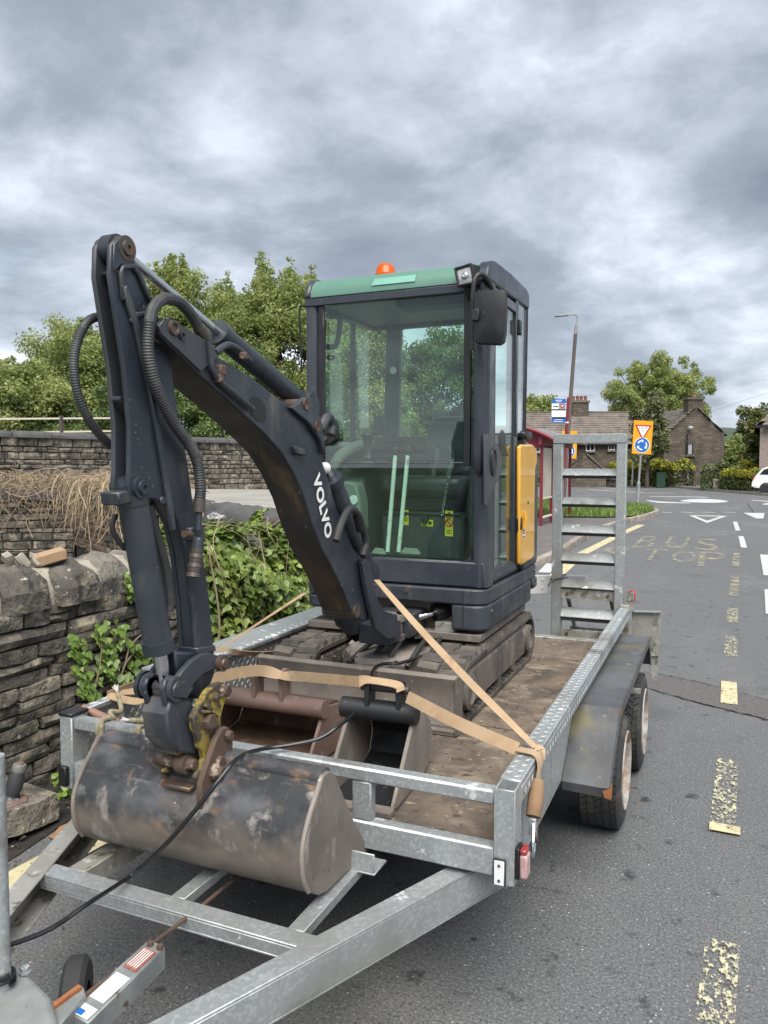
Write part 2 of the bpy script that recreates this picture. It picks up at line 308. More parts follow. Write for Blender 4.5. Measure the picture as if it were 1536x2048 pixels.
M['cab_yellow'] = mat('yellow_panel_paint', (.70, .37, .045), .28, 0, [((.56, .28, .03), 5, .5, .75, 5, None), ((.25, .14, .05), 40, .73, .77, 5, None)], [], coat=.3)
M['roof_green'] = mat('green_roof_plastic', (.098, .208, .158), .42, 0, [((.105, .215, .165), 3, .5, .7, 4, None)], [], rough_var=.08)
M['sticker_green'] = mat('pale_green_decal', (.17, .38, .30), .5, 0, [((.15, .36, .28), 12, .45, .6, 5, None)], [])
M['strap'] = mat('tan_webbing', (.37, .262, .160), .85, 0, [((.30, .19, .10), 5, .46, .70, 7, None), ((.44, .31, .19), 14, .50, .72, 6, None), ((.16, .10, .06), 9, .66, .85, 8, None)], [(220, .4, .001)], coord='Position')
M['grey_inner'] = mat('grey_cab_trim', (.038, .042, .045), .6, 0, [((.066, .070, .071), 6, .5, .75, 5, None)], [])
M['pale_inner'] = mat('pale_grey_plastic', (.19, .195, .175), .55, 0, [((.17, .175, .16), 6, .5, .75, 5, None)], [])
M['lever_steel'] = mat('pale_lever_paint', (.62, .66, .58), .35, 0, [((.34, .36, .32), 18, .6, .75, 4, None)], [])
M['seat'] = mat('black_seat_vinyl', (.020, .022, .026), .38, 0, [((.045, .048, .052), 5, .5, .75, 5, None)], [])
M['label_yellow'] = mat('yellow_label', (.72, .62, .03), .5)
M['label_white'] = mat('white_print', (.80, .80, .78), .5)
M['print_black'] = mat('black_print', (.015, .015, .015), .6)
M['print_red'] = mat('red_print', (.55, .03, .03), .5)
M['amber'] = mat('amber_plastic', (.72, .13, .01), .18, 0, trans=.3)
M['lens'] = mat('clear_lamp_lens', (.30, .30, .29), .15, .6, [((.62, .61, .57), 24, .46, .6, 2, None)], [(60, .5, .003)])
M['red_lens'] = mat('faded_red_lens', (.40, .25, .235), .3, 0, [((.55, .42, .40), 22, .45, .7, 5, None)], [(60, .3, .003)])
M['fender'] = mat('black_mudguard', (.052, .053, .056), .45, .1, [((.105, .110, .120), 2.4, .42, .66, 8, None), ((.12, .108, .062), 5, .52, .76, 9, None), ((.26, .24, .13), 22, .70, .84, 8, None)], [(7, .12, .01), (60, .1, .002)], coord='Position', rough_var=.15)
M['rim'] = mat('rusty_white_rim', (.36, .352, .33), .6, .1, [((.22, .13, .075), 9, .46, .62, 8, None), ((.12, .10, .085), 5, .55, .75, 7, None)], [(60, .2, .002)], coord='Position')
M['rope'] = mat('fibre_rope', (.30, .26, .17), .9, 0, [((.18, .15, .09), 40, .4, .7, 3, None)], [(200, .6, .003)], coord='Position')
M['handle_wood'] = mat('red_brown_wood', (.28, .15, .11), .6, 0, [((.18, .09, .07), 8, .4, .7, 5, (.2, 1, 1))], [])
M['alu_strip'] = mat('white_board', (.70, .71, .70), .4, 0, [((.52, .53, .53), 5, .5, .75, 5, None)], [])
M['stone'] = mat('dark_gritstone', (.185, .165, .135), .9, 0, [((.065, .060, .052), 5, .40, .60, 8, None), ((.33, .28, .20), 7, .53, .76, 9, None), ((.035, .033, .030), 2.4, .58, .75, 6, None), ((.36, .32, .24), 34, .68, .77, 6, None)], [(9, 1, .05), (30, .8, .02)], coord='Position', rand=.42)
M['coping'] = mat('coping_gritstone', (.165, .148, .122), .9, 0, [((.075, .068, .06), 4, .38, .60, 7, None), ((.29, .25, .18), 7, .60, .76, 8, None), ((.045, .043, .04), 3, .6, .75, 6, None), ((.42, .40, .34), 30, .69, .77, 6, None)], [(7, 1, .05), (26, .9, .02)], coord='Position', rand=.25)
M['mortar'] = mat('pale_lime_mortar', (.34, .31, .25), .95, 0, [((.20, .18, .145), 9, .45, .7, 6, None)], [(50, .8, .006)], coord='Position')
M['joint'] = mat('dark_wall_joint', (.030, .026, .022), .95, 0, [((.06, .05, .04), 9, .5, .7, 5, None)], [], coord='Position')
M['red_stone'] = mat('brown_gritstone', (.150, .108, .080), .9, 0, [((.065, .050, .040), 5, .42, .62, 7, None), ((.21, .155, .10), 8, .58, .75, 8, None)], [(16, .6, .02), (70, .4, .006)], coord='Object', rand=.33)
M['grey_stone'] = mat('grey_gritstone', (.165, .155, .135), .9, 0, [((.085, .080, .072), 3, .42, .64, 7, None), ((.28, .26, .215), 5, .60, .76, 8, None)], [(10, .7, .03)], coord='Object', rand=.36)
M['dark_coping'] = mat('dark_rounded_coping', (.075, .074, .074), .9, 0, [((.11, .105, .10), 14, .5, .75, 7, None), ((.035, .035, .036), 3, .5, .7, 5, None)], [(60, .6, .008)], coord='Position')
M['vine'] = mat('dry_vine', (.34, .265, .175), .9, 0, [((.22, .16, .10), 7, .45, .7, 5, None)], [], island=.35)
M['ivy'] = mat('ivy_leaf', (.155, .220, .045), .40, 0, [((.26, .32, .065), 3.5, .44, .60, 4, None), ((.070, .120, .030), 1.9, .5, .68, 4, None)], [], coord='Position', island=.45, trans=.22)
M['ivy_young'] = mat('young_ivy_leaf', (.15, .235, .045), .4, 0, [((.21, .27, .06), 6, .5, .7, 3, None)], [], coord='Position', island=.35, trans=.25)
def leafmat(name, a, b, c, trans=.25, s=.7):
    return mat(name, a, .6, 0, [(b, s, .42, .62, 3, None), (c, s*2.7, .52, .70, 3, None)], [], coord='Position', island=.40, trans=trans)
M['leaf_fresh'] = leafmat('fresh_leaf', (.330, .375, .125), (.220, .275, .082), (.43, .46, .19), s=.45, trans=.5)
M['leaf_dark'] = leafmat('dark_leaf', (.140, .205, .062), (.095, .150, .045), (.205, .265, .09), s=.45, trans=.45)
M['leaf_olive'] = leafmat('olive_leaf', (.150, .168, .068), (.100, .118, .046), (.22, .225, .13), s=.6)
M['leaf_gold'] = leafmat('golden_leaf', (.34, .33, .035), (.22, .24, .032), (.46, .43, .05), s=1.2)
M['leaf_hedge'] = leafmat('hedge_leaf', (.100, .130, .036), (.068, .092, .028), (.18, .19, .05), s=1.2)
M['leaf_conifer'] = leafmat('golden_conifer_leaf', (.175, .185, .048), (.085, .112, .034), (.30, .28, .07), s=.8)
M['bark'] = mat('grey_bark', (.070, .058, .045), .95, 0, [((.12, .11, .09), 6, .5, .7, 6, (1, 1, .2))], [(14, .8, .02)], coord='Position')
M['grass'] = mat('verge_grass', (.150, .235, .05), .7, 0, [((.21, .28, .075), .9, .45, .65, 4, None)], [], coord='Position', island=.4, trans=.25)
M['sign_yellow'] = mat('amber_sign_sheet', (.74, .33, .008), .45)
M['sign_red'] = mat('red_sign_sheet', (.45, .012, .014), .45)
M['sign_white'] = mat('white_sign_sheet', (.80, .80, .79), .45)
M['sign_blue'] = mat('blue_sign_sheet', (.012, .12, .44), .45)
M['post_grey'] = mat('grey_post_paint', (.30, .31, .31), .5, .2, [((.20, .20, .20), 4, .5, .7, 4, None)], [])
M['lamp_brown'] = mat('brown_lamp_column', (.10, .085, .07), .6, .2)
M['red_paint'] = mat('crimson_paint', (.20, .016, .030), .5, 0, [((.15, .018, .030), 3, .5, .7, 4, None)], [])
M['shelter_roof'] = mat('grey_shelter_roof', (.21, .195, .195), .5, .1, [((.15, .14, .14), 2, .45, .7, 5, None)], [])
M['perspex'] = mat('clouded_perspex', (.50, .46, .38), .4, 0, [((.36, .33, .28), 2.5, .5, .75, 5, None)], [])
M['cream_rail'] = mat('cream_rail', (.58, .54, .42), .5)
M['label_red'] = mat('dull_red_label', (.26, .075, .05), .6, 0, [((.38, .20, .16), 60, .5, .7, 4, None)], [], coord='Position')
M['slate'] = mat('stone_slate', (.145, .124, .104), .9, 0, [((.095, .080, .068), 1.2, .42, .64, 7, None), ((.20, .165, .125), 3, .6, .78, 7, None)], [(8, .5, .03)], coord='Position', rand=.18)
M['render_wall'] = mat('pebbledash', (.27, .215, .19), .95, 0, [((.20, .16, .145), 9, .45, .65, 6, None), ((.36, .31, .28), 30, .6, .75, 3, None)], [(50, 1, .02)], coord='Position')
M['terracotta'] = mat('terracotta', (.19, .085, .055), .85, 0, [((.22, .09, .06), 6, .5, .7, 4, None)], [])
M['lamp_red'] = mat('dull_red_lens', (.26, .035, .035), .3)
M['rung_shade_steel'] = mat('rung_shade_steel', (.060, .062, .062), .6, .2, [((.10, .10, .095), 6, .5, .7, 6, None)], [], coord='Position')  # dark colour paints in the shade below the ramp rungs
M['window_dark'] = mat('window_pane_dark', (.02, .024, .028), .05, 0, spec=.8)
M['window_white'] = mat('white_window_frame', (.72, .72, .70), .45)
M['curtain'] = mat('pale_net_curtain', (.32, .33, .34), .8)
M['door_green'] = mat('dark_green_cabinet', (.014, .045, .028), .5, 0, [((.022, .065, .04), 2, .5, .7, 4, None)], [])
M['car_white'] = mat('white_car_paint', (.74, .75, .77), .2, 0, coat=.6)
M['car_glass'] = mat('dark_car_glass', (.012, .014, .016), .04, 0, spec=.9)
M['hill'] = mat('wooded_hillside', (.055, .085, .050), .95, 0, [((.032, .056, .038), .030, .40, .60, 8, None), ((.115, .140, .070), .012, .58, .68, 5, None)], [(.08, 1, 4)], coord='Position')
M['glass_front'] = glass('green_tinted_glass', (.83, .940, .895), 1.50, 0, .02)
M['glass_side'] = glass('green_side_glass', (.80, .92, .88), 1.42, 0, .06)
M['glass_clear'] = glass('pale_tinted_glass', (.90, .97, .94), 1.3)
M['brick'] = mat('orange_brick', (.36, .245, .15), .9, 0, [((.32, .20, .11), 12, .45, .7, 6, None)], [(60, .5, .004)], coord='Position')
M['dry_leaf'] = mat('dry_leaf', (.26, .15, .08), .8, 0, [], [], island=.5)
M['litter'] = mat('pale_litter', (.62, .60, .60), .7)
M['concrete'] = mat('concrete_path', (.30, .285, .255), .9, 0, [((.21, .20, .18), 1.3, .45, .7, 6, None)], [(60, .3, .004)], coord='Position')
M['cable'] = mat('black_cable', (.010, .010, .012), .35)
M['blue_tag'] = mat('blue_tag', (.02, .16, .52), .5)
M['cast_grey'] = mat('cast_grey_paint', (.27, .285, .275), .5, .2, [((.17, .18, .175), 7, .45, .7, 6, None), ((.11, .09, .065), 20, .68, .76, 6, None)], [(50, .2, .003)], coord='Position')
M['handle_tan'] = mat('worn_tan_strap_roll', (.25, .155, .085), .85, 0, [((.17, .10, .055), 9, .45, .65, 6, None)], [(120, .4, .002)], coord='Position')
# ================================================================== the setting
def poly_sheet(name, pts, z, m, parent=None, kind='structure', label=None):
    me = bpy.data.meshes.new(name); me.from_pydata([(p[0], p[1], z) for p in pts], [], [tuple(range(len(pts)))])
    if me.polygons[0].normal.z < 0: me.flip_normals()
    return link(name, me, m, parent, kind=kind, label=label)
poly_sheet('ground', [(-3000, -600), (3000, -600), (3000, 4000), (-3000, 4000)], -.03, M['grassland'])
road = poly_sheet('road', [(-2.75, -8), (9, -8), (9, 26), (11, 34), (2.44, 45.9), (-5.3, 68.4), (-16.8, 96), (-30, 126), (-36, 122), (-14, 60), (-9, 40), (-9, 14), (-2.75, 12)], 0, M['asphalt'])
poly_sheet('road_patch', [PZ(1040, 1290), PZ(1302, 1347), PZ(1400, 1367), PZ(1536, 1402), PZ(1720, 1440), PZ(1720, 1490), PZ(1536, 1440), PZ(1400, 1407), PZ(1302, 1379), PZ(1040, 1318)], .004, M['patch'])
def seam(pts, w):
    pts = [Vector((p.x, p.y, 0)) for p in pts]; L_ = [p + Vector((rnd.uniform(-.01, .01), rnd.uniform(-.012, .012), 0)) for p in spline(pts, 14)]
    for a, b in zip(L_, L_[1:]):
        n = Vector((-(b-a).y, (b-a).x, 0)).normalized()*w*rnd.uniform(.2, .7); poly_sheet('road_crack', [a-n, b-n, b+n, a+n], .0075 + rnd.uniform(0, .0004), M['soil'], road, kind=None)
seam([PZ(1300, 1346), PZ(1400, 1366), PZ(1536, 1401), PZ(1650, 1428)], .012); seam([PZ(1300, 1380), PZ(1400, 1408), PZ(1536, 1441), PZ(1700, 1483)], .012)
seam([PZ(1494, 1006), PZ(1500, 1015), PZ(1508, 1028)], .03)
# --- verge soil under the wall
poly_sheet('soil_strip', [(-3.2, 1.0), (-2.62, 1.0), (-2.60, 2.2), (-2.66, 2.6), (-2.70, 3.4), (-2.72, 5.6), (-3.2, 5.6)], .006, M['soil'])
# --- raised footway with the bus stop, kerb stones one by one, grass verge
KL = [(-2.72, 9.0), (-2.62, 11.5), (-2.53, 14.1), (-2.58, 16.0), (-2.58, 18.2), (-2.45, 20.6), (-2.25, 22.4), (-1.98, 24.2), (-1.83, 26.0), (-1.80, 27.2), (-2.0, 28.6), (-2.6, 30.2), (-3.5, 31.6), (-5.2, 33.0), (-9, 35.0)]
kerb_path = spline([(x, y, 0) for x, y in KL], 12)
pav = [(p.x-.12, p.y) for p in kerb_path] + [(-24, 40), (-24, 9)]
footway = MB().prism([(x, y, -.02) for x, y in pav], (0, 0, .12)); build('footway', footway, M['footway'], kind='structure')
fw = bpy.data.objects['footway']
def along(path, step):
    out = [path[0].copy()]; acc = 0
    for a, b in zip(path, path[1:]):
        seg = (b-a).length
        while acc + seg >= step:
            t = (step-acc)/seg; a = a.lerp(b, t); out.append(a.copy()); seg = (b-a).length; acc = 0
        acc += seg
    return out
kp = along(kerb_path, .9)
for i, (a, b) in enumerate(zip(kp, kp[1:])):
    h = .10 + .03*min(1, max(0, (a.y-12)/4)) - (.07 if a.y < 11.5 else 0)
    d = (b-a).normalized(); n = Vector((d.y, -d.x, 0))
    g = .006
    pl = [a+d*g-n*.13, b-d*g-n*.13, b-d*g+n*.0, a+d*g+n*.0]
    build('kerb_stone', MB().prism([(p.x, p.y, -.02) for p in pl], (0, 0, .02+h+.012+rnd.uniform(-.004, .004))), M['kerb'], fw, bev=.015)
verge_pts = [(p.x-.16, p.y) for p in kerb_path if p.y > 24.0] + [(-9.2, 34.8), (-12, 35.5), (-12, 22.6), (-4.1, 22.6), (-3.0, 22.9), (-2.35, 23.6)]
poly_sheet('verge_soil', verge_pts, .135, M['grassland'])
def in_poly(x, y, poly):
    c = False
    for (x0, y0), (x1, y1) in zip(poly, poly[1:]+poly[:1]):
        if (y0 > y) != (y1 > y) and x < (x1-x0)*(y-y0)/(y1-y0)+x0: c = not c
    return c
def quads_mesh(name, cen, ax, ay, m, shape=None, kind=None, parent=None):
    """many small leaves: centres n x 3, half axes n x 3; shape is a list of (u, v, w) with w along the normal"""
    cen, ax, ay = (np.asarray(a, dtype=np.float32) for a in (cen, ax, ay)); n = len(cen)
    shape = shape or [(-1, 0, 0), (0, -.62, .10), (1, 0, 0), (0, .62, .10)]
    az = np.cross(ax, ay); az /= (np.linalg.norm(az, axis=1, keepdims=True)+1e-9); az *= np.linalg.norm(ax, axis=1, keepdims=True)
    k = len(shape); v = np.stack([cen + ax*s[0] + ay*s[1] + az*s[2] for s in shape], axis=1).reshape(-1, 3)
    me = bpy.data.meshes.new(name); me.vertices.add(n*k); me.vertices.foreach_set('co', v.ravel())
    me.loops.add(n*k); me.loops.foreach_set('vertex_index', np.arange(n*k, dtype=np.int32))
    me.polygons.add(n); me.polygons.foreach_set('loop_start', np.arange(0, n*k, k, dtype=np.int32)); me.polygons.foreach_set('loop_total', np.full(n, k, dtype=np.int32))
    me.update(calc_edges=True); me.validate()
    return link(name, me, m, parent, kind=kind)
nr = np.random.default_rng(11)
def rand_axes(n, size, up=0.0, outward=None, var=.35):
    nrm = nr.normal(size=(n, 3)); nrm[:, 2] += up
    if outward is not None: nrm += outward
    nrm /= np.linalg.norm(nrm, axis=1, keepdims=True)
    t = nr.normal(size=(n, 3)); t -= nrm*(t*nrm).sum(1, keepdims=True); t /= np.linalg.norm(t, axis=1, keepdims=True)
    s = size*(1+nr.uniform(-var, var, size=(n, 1)))
    return t*s, np.cross(nrm, t)*s
# grass blades of the verge
gp = []
while len(gp) < 16000:
    x, y = rnd.uniform(-9, -1.7), rnd.uniform(22.4, 34.5)
    if in_poly(x, y, verge_pts): gp.append((x, y, .135))
gp = np.array(gp, dtype=np.float32); hgt = nr.uniform(.05, .15, size=(len(gp), 1))*(1+.6*(np.sin(gp[:, :1]*1.7)*np.cos(gp[:, 1:2]*1.1)))
tip = np.concatenate([nr.normal(scale=.35, size=(len(gp), 2)), np.ones((len(gp), 1))], axis=1)*hgt
side = np.concatenate([nr.normal(size=(len(gp), 2)), np.zeros((len(gp), 1))], axis=1); side = side/np.linalg.norm(side, axis=1, keepdims=True)*.018
quads_mesh('grass', gp, side, tip, M['grass'], [(-1, 0, 0), (1, 0, 0), (.5, .6, 0), (0, 1, 0)], kind='stuff')
# --- far footway and the verge by the cottage
farkerb = [(11, 34.0), (2.44, 45.9), (-1.6, 57.0), (-5.3, 68.4), (-16.8, 96), (-30, 126)]
fo = [(x+3.2, y+2.2) for x, y in farkerb]
ff = MB().prism([(x, y, -.02) for x, y in farkerb + fo[::-1]], (0, 0, .12)); build('far_footway', ff, M['footway'], kind='structure')
for i, (a, b) in enumerate(zip(farkerb, farkerb[1:])):
    pass
fk = along([Vector((x, y, 0)) for x, y in farkerb], 3.0)
for a, b in zip(fk, fk[1:]):
    build('kerb_stone', MB().bar((a.x-.05, a.y-.05, .06), (b.x-.05, b.y-.05, .06), .14, .14), M['kerb'], bpy.data.objects['far_footway'])
# --- painted markings: children of the road
def paint(name, pts, m, z=.008): return poly_sheet(name, pts, z, m, road, kind=None)
def strip(a, b, w):
    a, b = Vector((a[0], a[1], 0)), Vector((b[0], b[1], 0)); d = (b-a).normalized(); n = Vector((-d.y, d.x, 0))*w/2
    return [a-n, b-n, b+n, a+n]
def sub_sheet(name, pts, m, z=.008):
    """a worn dash, cut up so that it is a real thin coat"""
    return paint(name, pts, m, z)
for y0, y1, x0, x1, mk in ((2.30, 2.74, .025, .050, 'yellow_worn'), (3.62, 4.50, .052, .080, 'yellow_worn'), (5.58, 6.16, .100, .106, 'yellow_paint'), (7.0, 7.84, .125, .145, 'yellow_worn'), (8.55, 9.4, .160, .180, 'yellow_worn'),
                       (10.3, 12.1, .20, .25, 'yellow_faded'), (13.4, 15.6, .28, .34, 'yellow_faded')):
    paint('bus_bay_dash', strip((x0, y0), (x1, y1), .105), M[mk])
paint('bus_bay_dash', strip((.060, 3.575), (.062, 3.655), .125), M['yellow_paint'], .012)
paint('bay_end_line', strip((-1.7, 21.9), (-.55, 21.7), .07), M['white_faded']); paint('bay_end_line', strip((-.30, 20.7), (.42, 20.2), .07), M['white_faded'])
# yellow kerbside line: beyond the trailer and beside the wall
yl = [PZ(1283, 1050), PZ(1247, 1066), PZ(1160, 1110), PZ(1112, 1152)]
for a, b in zip(yl, yl[1:]):
    paint('yellow_line', strip(a, b, .20), M['yellow_paint'])
paint('yellow_line', [(-2.60, 1.2), (-2.40, 1.2), (-2.36, 2.1), (-2.30, 2.95), (-2.47, 2.95), (-2.53, 2.05)], M['yellow_paint'])
for q in ((1088, 1146, 1104, 1128), (1072, 1180, 1086, 1162)): paint('white_dash', strip(PZ(q[0], q[1]), PZ(q[2], q[3]), .18), M['white_paint'])
# white centre line and the give way marks
for (a, b, w) in (((1476, 1062), (1470, 1044), .11), ((1488, 1096), (1482, 1073), .11), ((1537, 1152), (1528, 1110), .13), ((1545, 1230), (1540, 1180), .13)):
    paint('centre_dash', strip(PZ(*a), PZ(*b), w), M['white_paint'])
for x0, x1 in ((1322, 1347), (1362, 1390), (1404, 1434), (1446, 1476)):
    a, b = PZ(x0, 1024.5), PZ(x1-4, 1025.5); paint('give_way_dash', strip(a, b, .20), M['white_paint'])
paint('hatched_nose', [PZ(1486, 1026), PZ(1529, 1026.5), PZ(1527, 1037.5), PZ(1513, 1037.5)], M['white_paint'])
tri = [Vector((-.86, 26.7, 0)), Vector((.28, 26.9, 0)), Vector((-.27, 23.3, 0))]
ctr = sum(tri, Vector())/3; inn = [ctr + (t-ctr)*s for t, s in zip(tri, (.62, .62, .58))]
for i in range(3): paint('give_way_triangle', [tri[i], tri[(i+1) % 3], inn[(i+1) % 3], inn[i]], M['white_paint'])
# mini roundabout: a low painted dome, its arrows round it
dm = MB(); dm.lathe((-.60, 38.0, 0), (0, 0, 1), [(.006, 1.0), (.05, .8), (.085, .5), (.10, .2), (.102, 0)], 40)
for i, v in enumerate(dm.v): dm.v[i] = (v[0], 38.0+(v[1]-38.0)*1.7, v[2]*.8)
build('roundabout_dome', dm, M['white_paint'], road)
paint('roundabout_arrow', [PZ(1290, 1000), PZ(1320, 1003), PZ(1380, 1006), PZ(1380, 1007.2), PZ(1318, 1006), PZ(1298, 1003)], M['white_paint'])
paint('roundabout_line', [PZ(1297, 993.5), PZ(1400, 995), PZ(1418, 995.5), PZ(1410, 994), PZ(1300, 992.8)], M['white_paint'])
paint('roundabout_arrow', [PZ(1525, 1008), PZ(1545, 1005), PZ(1550, 1010), PZ(1527, 1010)], M['white_paint'])
paint('roundabout_line', [PZ(1502, 1001.0), PZ(1550, 1005), PZ(1550, 1003.2), PZ(1504, 1000)], M['white_paint'])
for q in (((1175, 979), (1230, 982.5)), ((1245, 983), (1290, 985.5)), ((1300, 985.8), (1350, 986.5)), ((1205, 976), (1260, 979))):
    paint('far_lane_line', strip(PZ(*q[0]), PZ(*q[1]), .35), M['white_paint'])
# BUS STOP in worn yellow strokes on the road
def text_mesh(s, size=1.0):
    cu = bpy.data.curves.new('t', 'FONT'); cu.body = s; cu.size = size; cu.resolution_u = 4; ob = bpy.data.objects.new('t', cu)
    me = bpy.data.meshes.new_from_object(ob); bpy.data.objects.remove(ob); bpy.data.curves.remove(cu); return me
def flat_text(name, s, x0, x1, y0, y1, z, m, parent):
    me = text_mesh(s); co = np.empty(len(me.vertices)*3, dtype=np.float32); me.vertices.foreach_get('co', co); co = co.reshape(-1, 3)
    mn, mx = co.min(0), co.max(0); co[:, 0] = x0 + (co[:, 0]-mn[0])/(mx[0]-mn[0])*(x1-x0); co[:, 1] = y0 + (co[:, 1]-mn[1])/(mx[1]-mn[1])*(y1-y0); co[:, 2] = z
    me.vertices.foreach_set('co', co.ravel()); me.update(); me.name = name
    return link(name, me, m, parent)
for ch, x0, x1, y0, y1 in (('B', -1.55, -1.18, 15.7, 18.4), ('U', -.98, -.55, 15.9, 18.5), ('S', -.40, .02, 15.7, 18.2),
                           ('S', -1.98, -1.50, 13.6, 15.6), ('T', -1.25, -.85, 13.7, 15.5), ('O', -.72, -.34, 13.6, 15.4), ('P', -.28, .14, 13.2, 15.5)):
    flat_text('road_letter', ch, x0, x1, y0, y1, .008, M['yellow_faded'], road)
# --- raised ground behind the garden wall: slopes down to the right
def terrain():
    mb = MB(); A = Vector((-2.98, 5.45, 0)); xs = []
    pts = [(-2.8, 5.6, .84), (-6.9, 8.05, .98), (-9.7, 9.85, 1.0), (-13.7, 7.1, 1.0), (-20, 8.0, 1.02), (-60, 30, 1.1), (-60, 80, .6), (-14, 60, .2), (-9.4, 40, .25), (-7.5, 22, .72), (-3.6, 8.0, .80)]
    return mb.prism([Vector((x, y, -.1)) for x, y, z in pts], (0, 0, .1)), pts
mb, tp = terrain()
n = len(tp); mb.v = mb.v[:n] + [(x, y, z) for x, y, z in tp]
build('garden_ground', mb, M['earth'], kind='structure')
poly_sheet('yard_ground', [(-3.2, 2.0), (-3.2, 5.4), (-6.8, 7.9), (-9.6, 9.6), (-13.5, 6.8), (-9, 1.5)], .02, M['earth'])
pathp = [(-3.1, 6.1, .905), (-7.0, 8.8, 1.03), (-14.5, 17.6, .98), (-11.2, 22.5, .80), (-7.8, 16, .84)]
me = bpy.data.meshes.new('concrete_path'); me.from_pydata(pathp, [], [tuple(range(5))]); link('concrete_path', me, M['concrete'], kind='structure')
# --- distant hills
def hills():
    mb = MB(); n = 90; rows = 5
    for j in range(rows):
        t = j/(rows-1)
        for i in range(n+1):
            a = R(-60 + 120*i/n) - YAW
            d = 900 + 500*t; fwd_az = -YAW*0 + a
            x, y = math.sin(a)*d, math.cos(a)*d
            az = math.degrees(math.atan2(x, y)) + 23.5     # degrees to the right of the view axis
            h = (64 + 7*math.sin(az*.11+.8) + 3*math.sin(az*.43) + 2.5*math.sin(az*1.3+2) + rnd.uniform(-.9, .9)) * math.sin(t*math.pi/2)
            mb.v.append((x, y, h + 4*t - .5))
    for j in range(rows-1):
        for i in range(n):
            a = j*(n+1)+i; mb.f.append((a, a+1, a+n+2, a+n+1))
    build('hills', mb, M['hill'], kind='structure')
hills()

# ================================================================== stone walls
def stone_variants(name, count, rough, nx=4, nz=3):
    out = []
    for k in range(count):
        mb = MB(); fr = []
        for j in range(nz):
            for i in range(nx):
                u, w = i/(nx-1)-.5, j/(nz-1)-.5
                edge = (i in (0, nx-1)) or (j in (0, nz-1)); corner = (i in (0, nx-1)) and (j in (0, nz-1))
                y = -.5 + (.07 if edge else 0) + (.05 if corner else 0) + rnd.uniform(-rough, rough)
                su = u*(1-.03-rnd.uniform(0, .05)) + (0 if i in (0, nx-1) else rnd.uniform(-.05, .05)); sw = w*(1-.03-rnd.uniform(0, .12 if i in (0, nx-1) else .07))
                fr.append((su + rnd.uniform(-.02, .02), y, sw))
        per = [i for i in range(nx)] + [j*nx+nx-1 for j in range(1, nz)] + [(nz-1)*nx+i for i in range(nx-2, -1, -1)] + [j*nx for j in range(nz-2, 0, -1)]
        mb.v = fr + [(fr[p][0], .5, fr[p][2]) for p in per]
        for j in range(nz-1):
            for i in range(nx-1): a = j*nx+i; mb.f.append((a, a+1, a+nx+1, a+nx))
        b0 = len(fr); m = len(per)
        for i in range(m): mb.f.append((per[(i+1) % m], per[i], b0+i, b0+(i+1) % m))
        out.append(mb.mesh(name, ang=14))
    return out
def lay_wall(root, A, B, out_n, z0, z1, heights, lens, depth, variants, m, limit=300, jit=.010, slope=None, far_first=False):
    """courses of loose stones on the line A-B; the pieces past the limit are joined into one part"""
    A, B = Vector(A), Vector(B); d = (B-A); L = d.length; d.normalize(); ang = math.atan2(d.y, d.x); out_n = Vector(out_n).normalized()
    if Vector((math.sin(ang), -math.cos(ang), 0)).dot(out_n) < 0: A, B = B, A; d = -d; ang = math.atan2(d.y, d.x)
    placed = []; z = 0.0; H = 1.0
    zz = 0.0; total = z1 - z0
    while zz < total - .01:
        h = min(rnd.uniform(*heights), total-zz)
        if total-zz-h < heights[0]*.6: h = total-zz
        s = -rnd.uniform(0, lens[1]*.5)
        while s < L:
            ln = rnd.uniform(*lens)*(1 if h > heights[0]*1.2 else 1.2)
            a0, a1 = max(0, s), min(L, s+ln)
            if a1-a0 > .03:
                c = A + d*((a0+a1)/2) + Vector((0, 0, z0+zz+h/2)); hh = h*rnd.uniform(.86, .97)
                if rnd.random() < .10 and h > .07 and variants:       # two thin ones in place of one
                    for q in (-1, 1): placed.append((c + Vector((0, 0, q*h/4)), a1-a0-.008, h*.45))
                else: placed.append((c, a1-a0-.008, hh))
            s += ln
        zz += h
    placed.sort(key=lambda p: (p[0]-_C).length)
    rest = MB()
    for k, (c, ln, h) in enumerate(placed):
        me = rnd.choice(variants); dep = depth*rnd.uniform(.92, 1.08)
        loc = c - out_n*(dep/2) + out_n*rnd.uniform(-jit, jit)
        sc_ = (ln, dep, h); rot = Euler((rnd.uniform(-.03, .03), rnd.uniform(-.035, .035), ang + rnd.uniform(-.02, .02)))
        if k < limit:
            o = link('stone', me, m, root); o.location = loc; o.scale = sc_; o.rotation_euler = rot
        else:
            mt = Matrix.LocRotScale(loc, rot, Vector(sc_)); rest.add([mt @ v.co for v in me.vertices], [tuple(p.vertices) for p in me.polygons])
    if rest.v: build('more_stones', rest, M.get('stuffstone', m), root, kind='stuff')
    return placed
SV = stone_variants('stone', 14, .075)
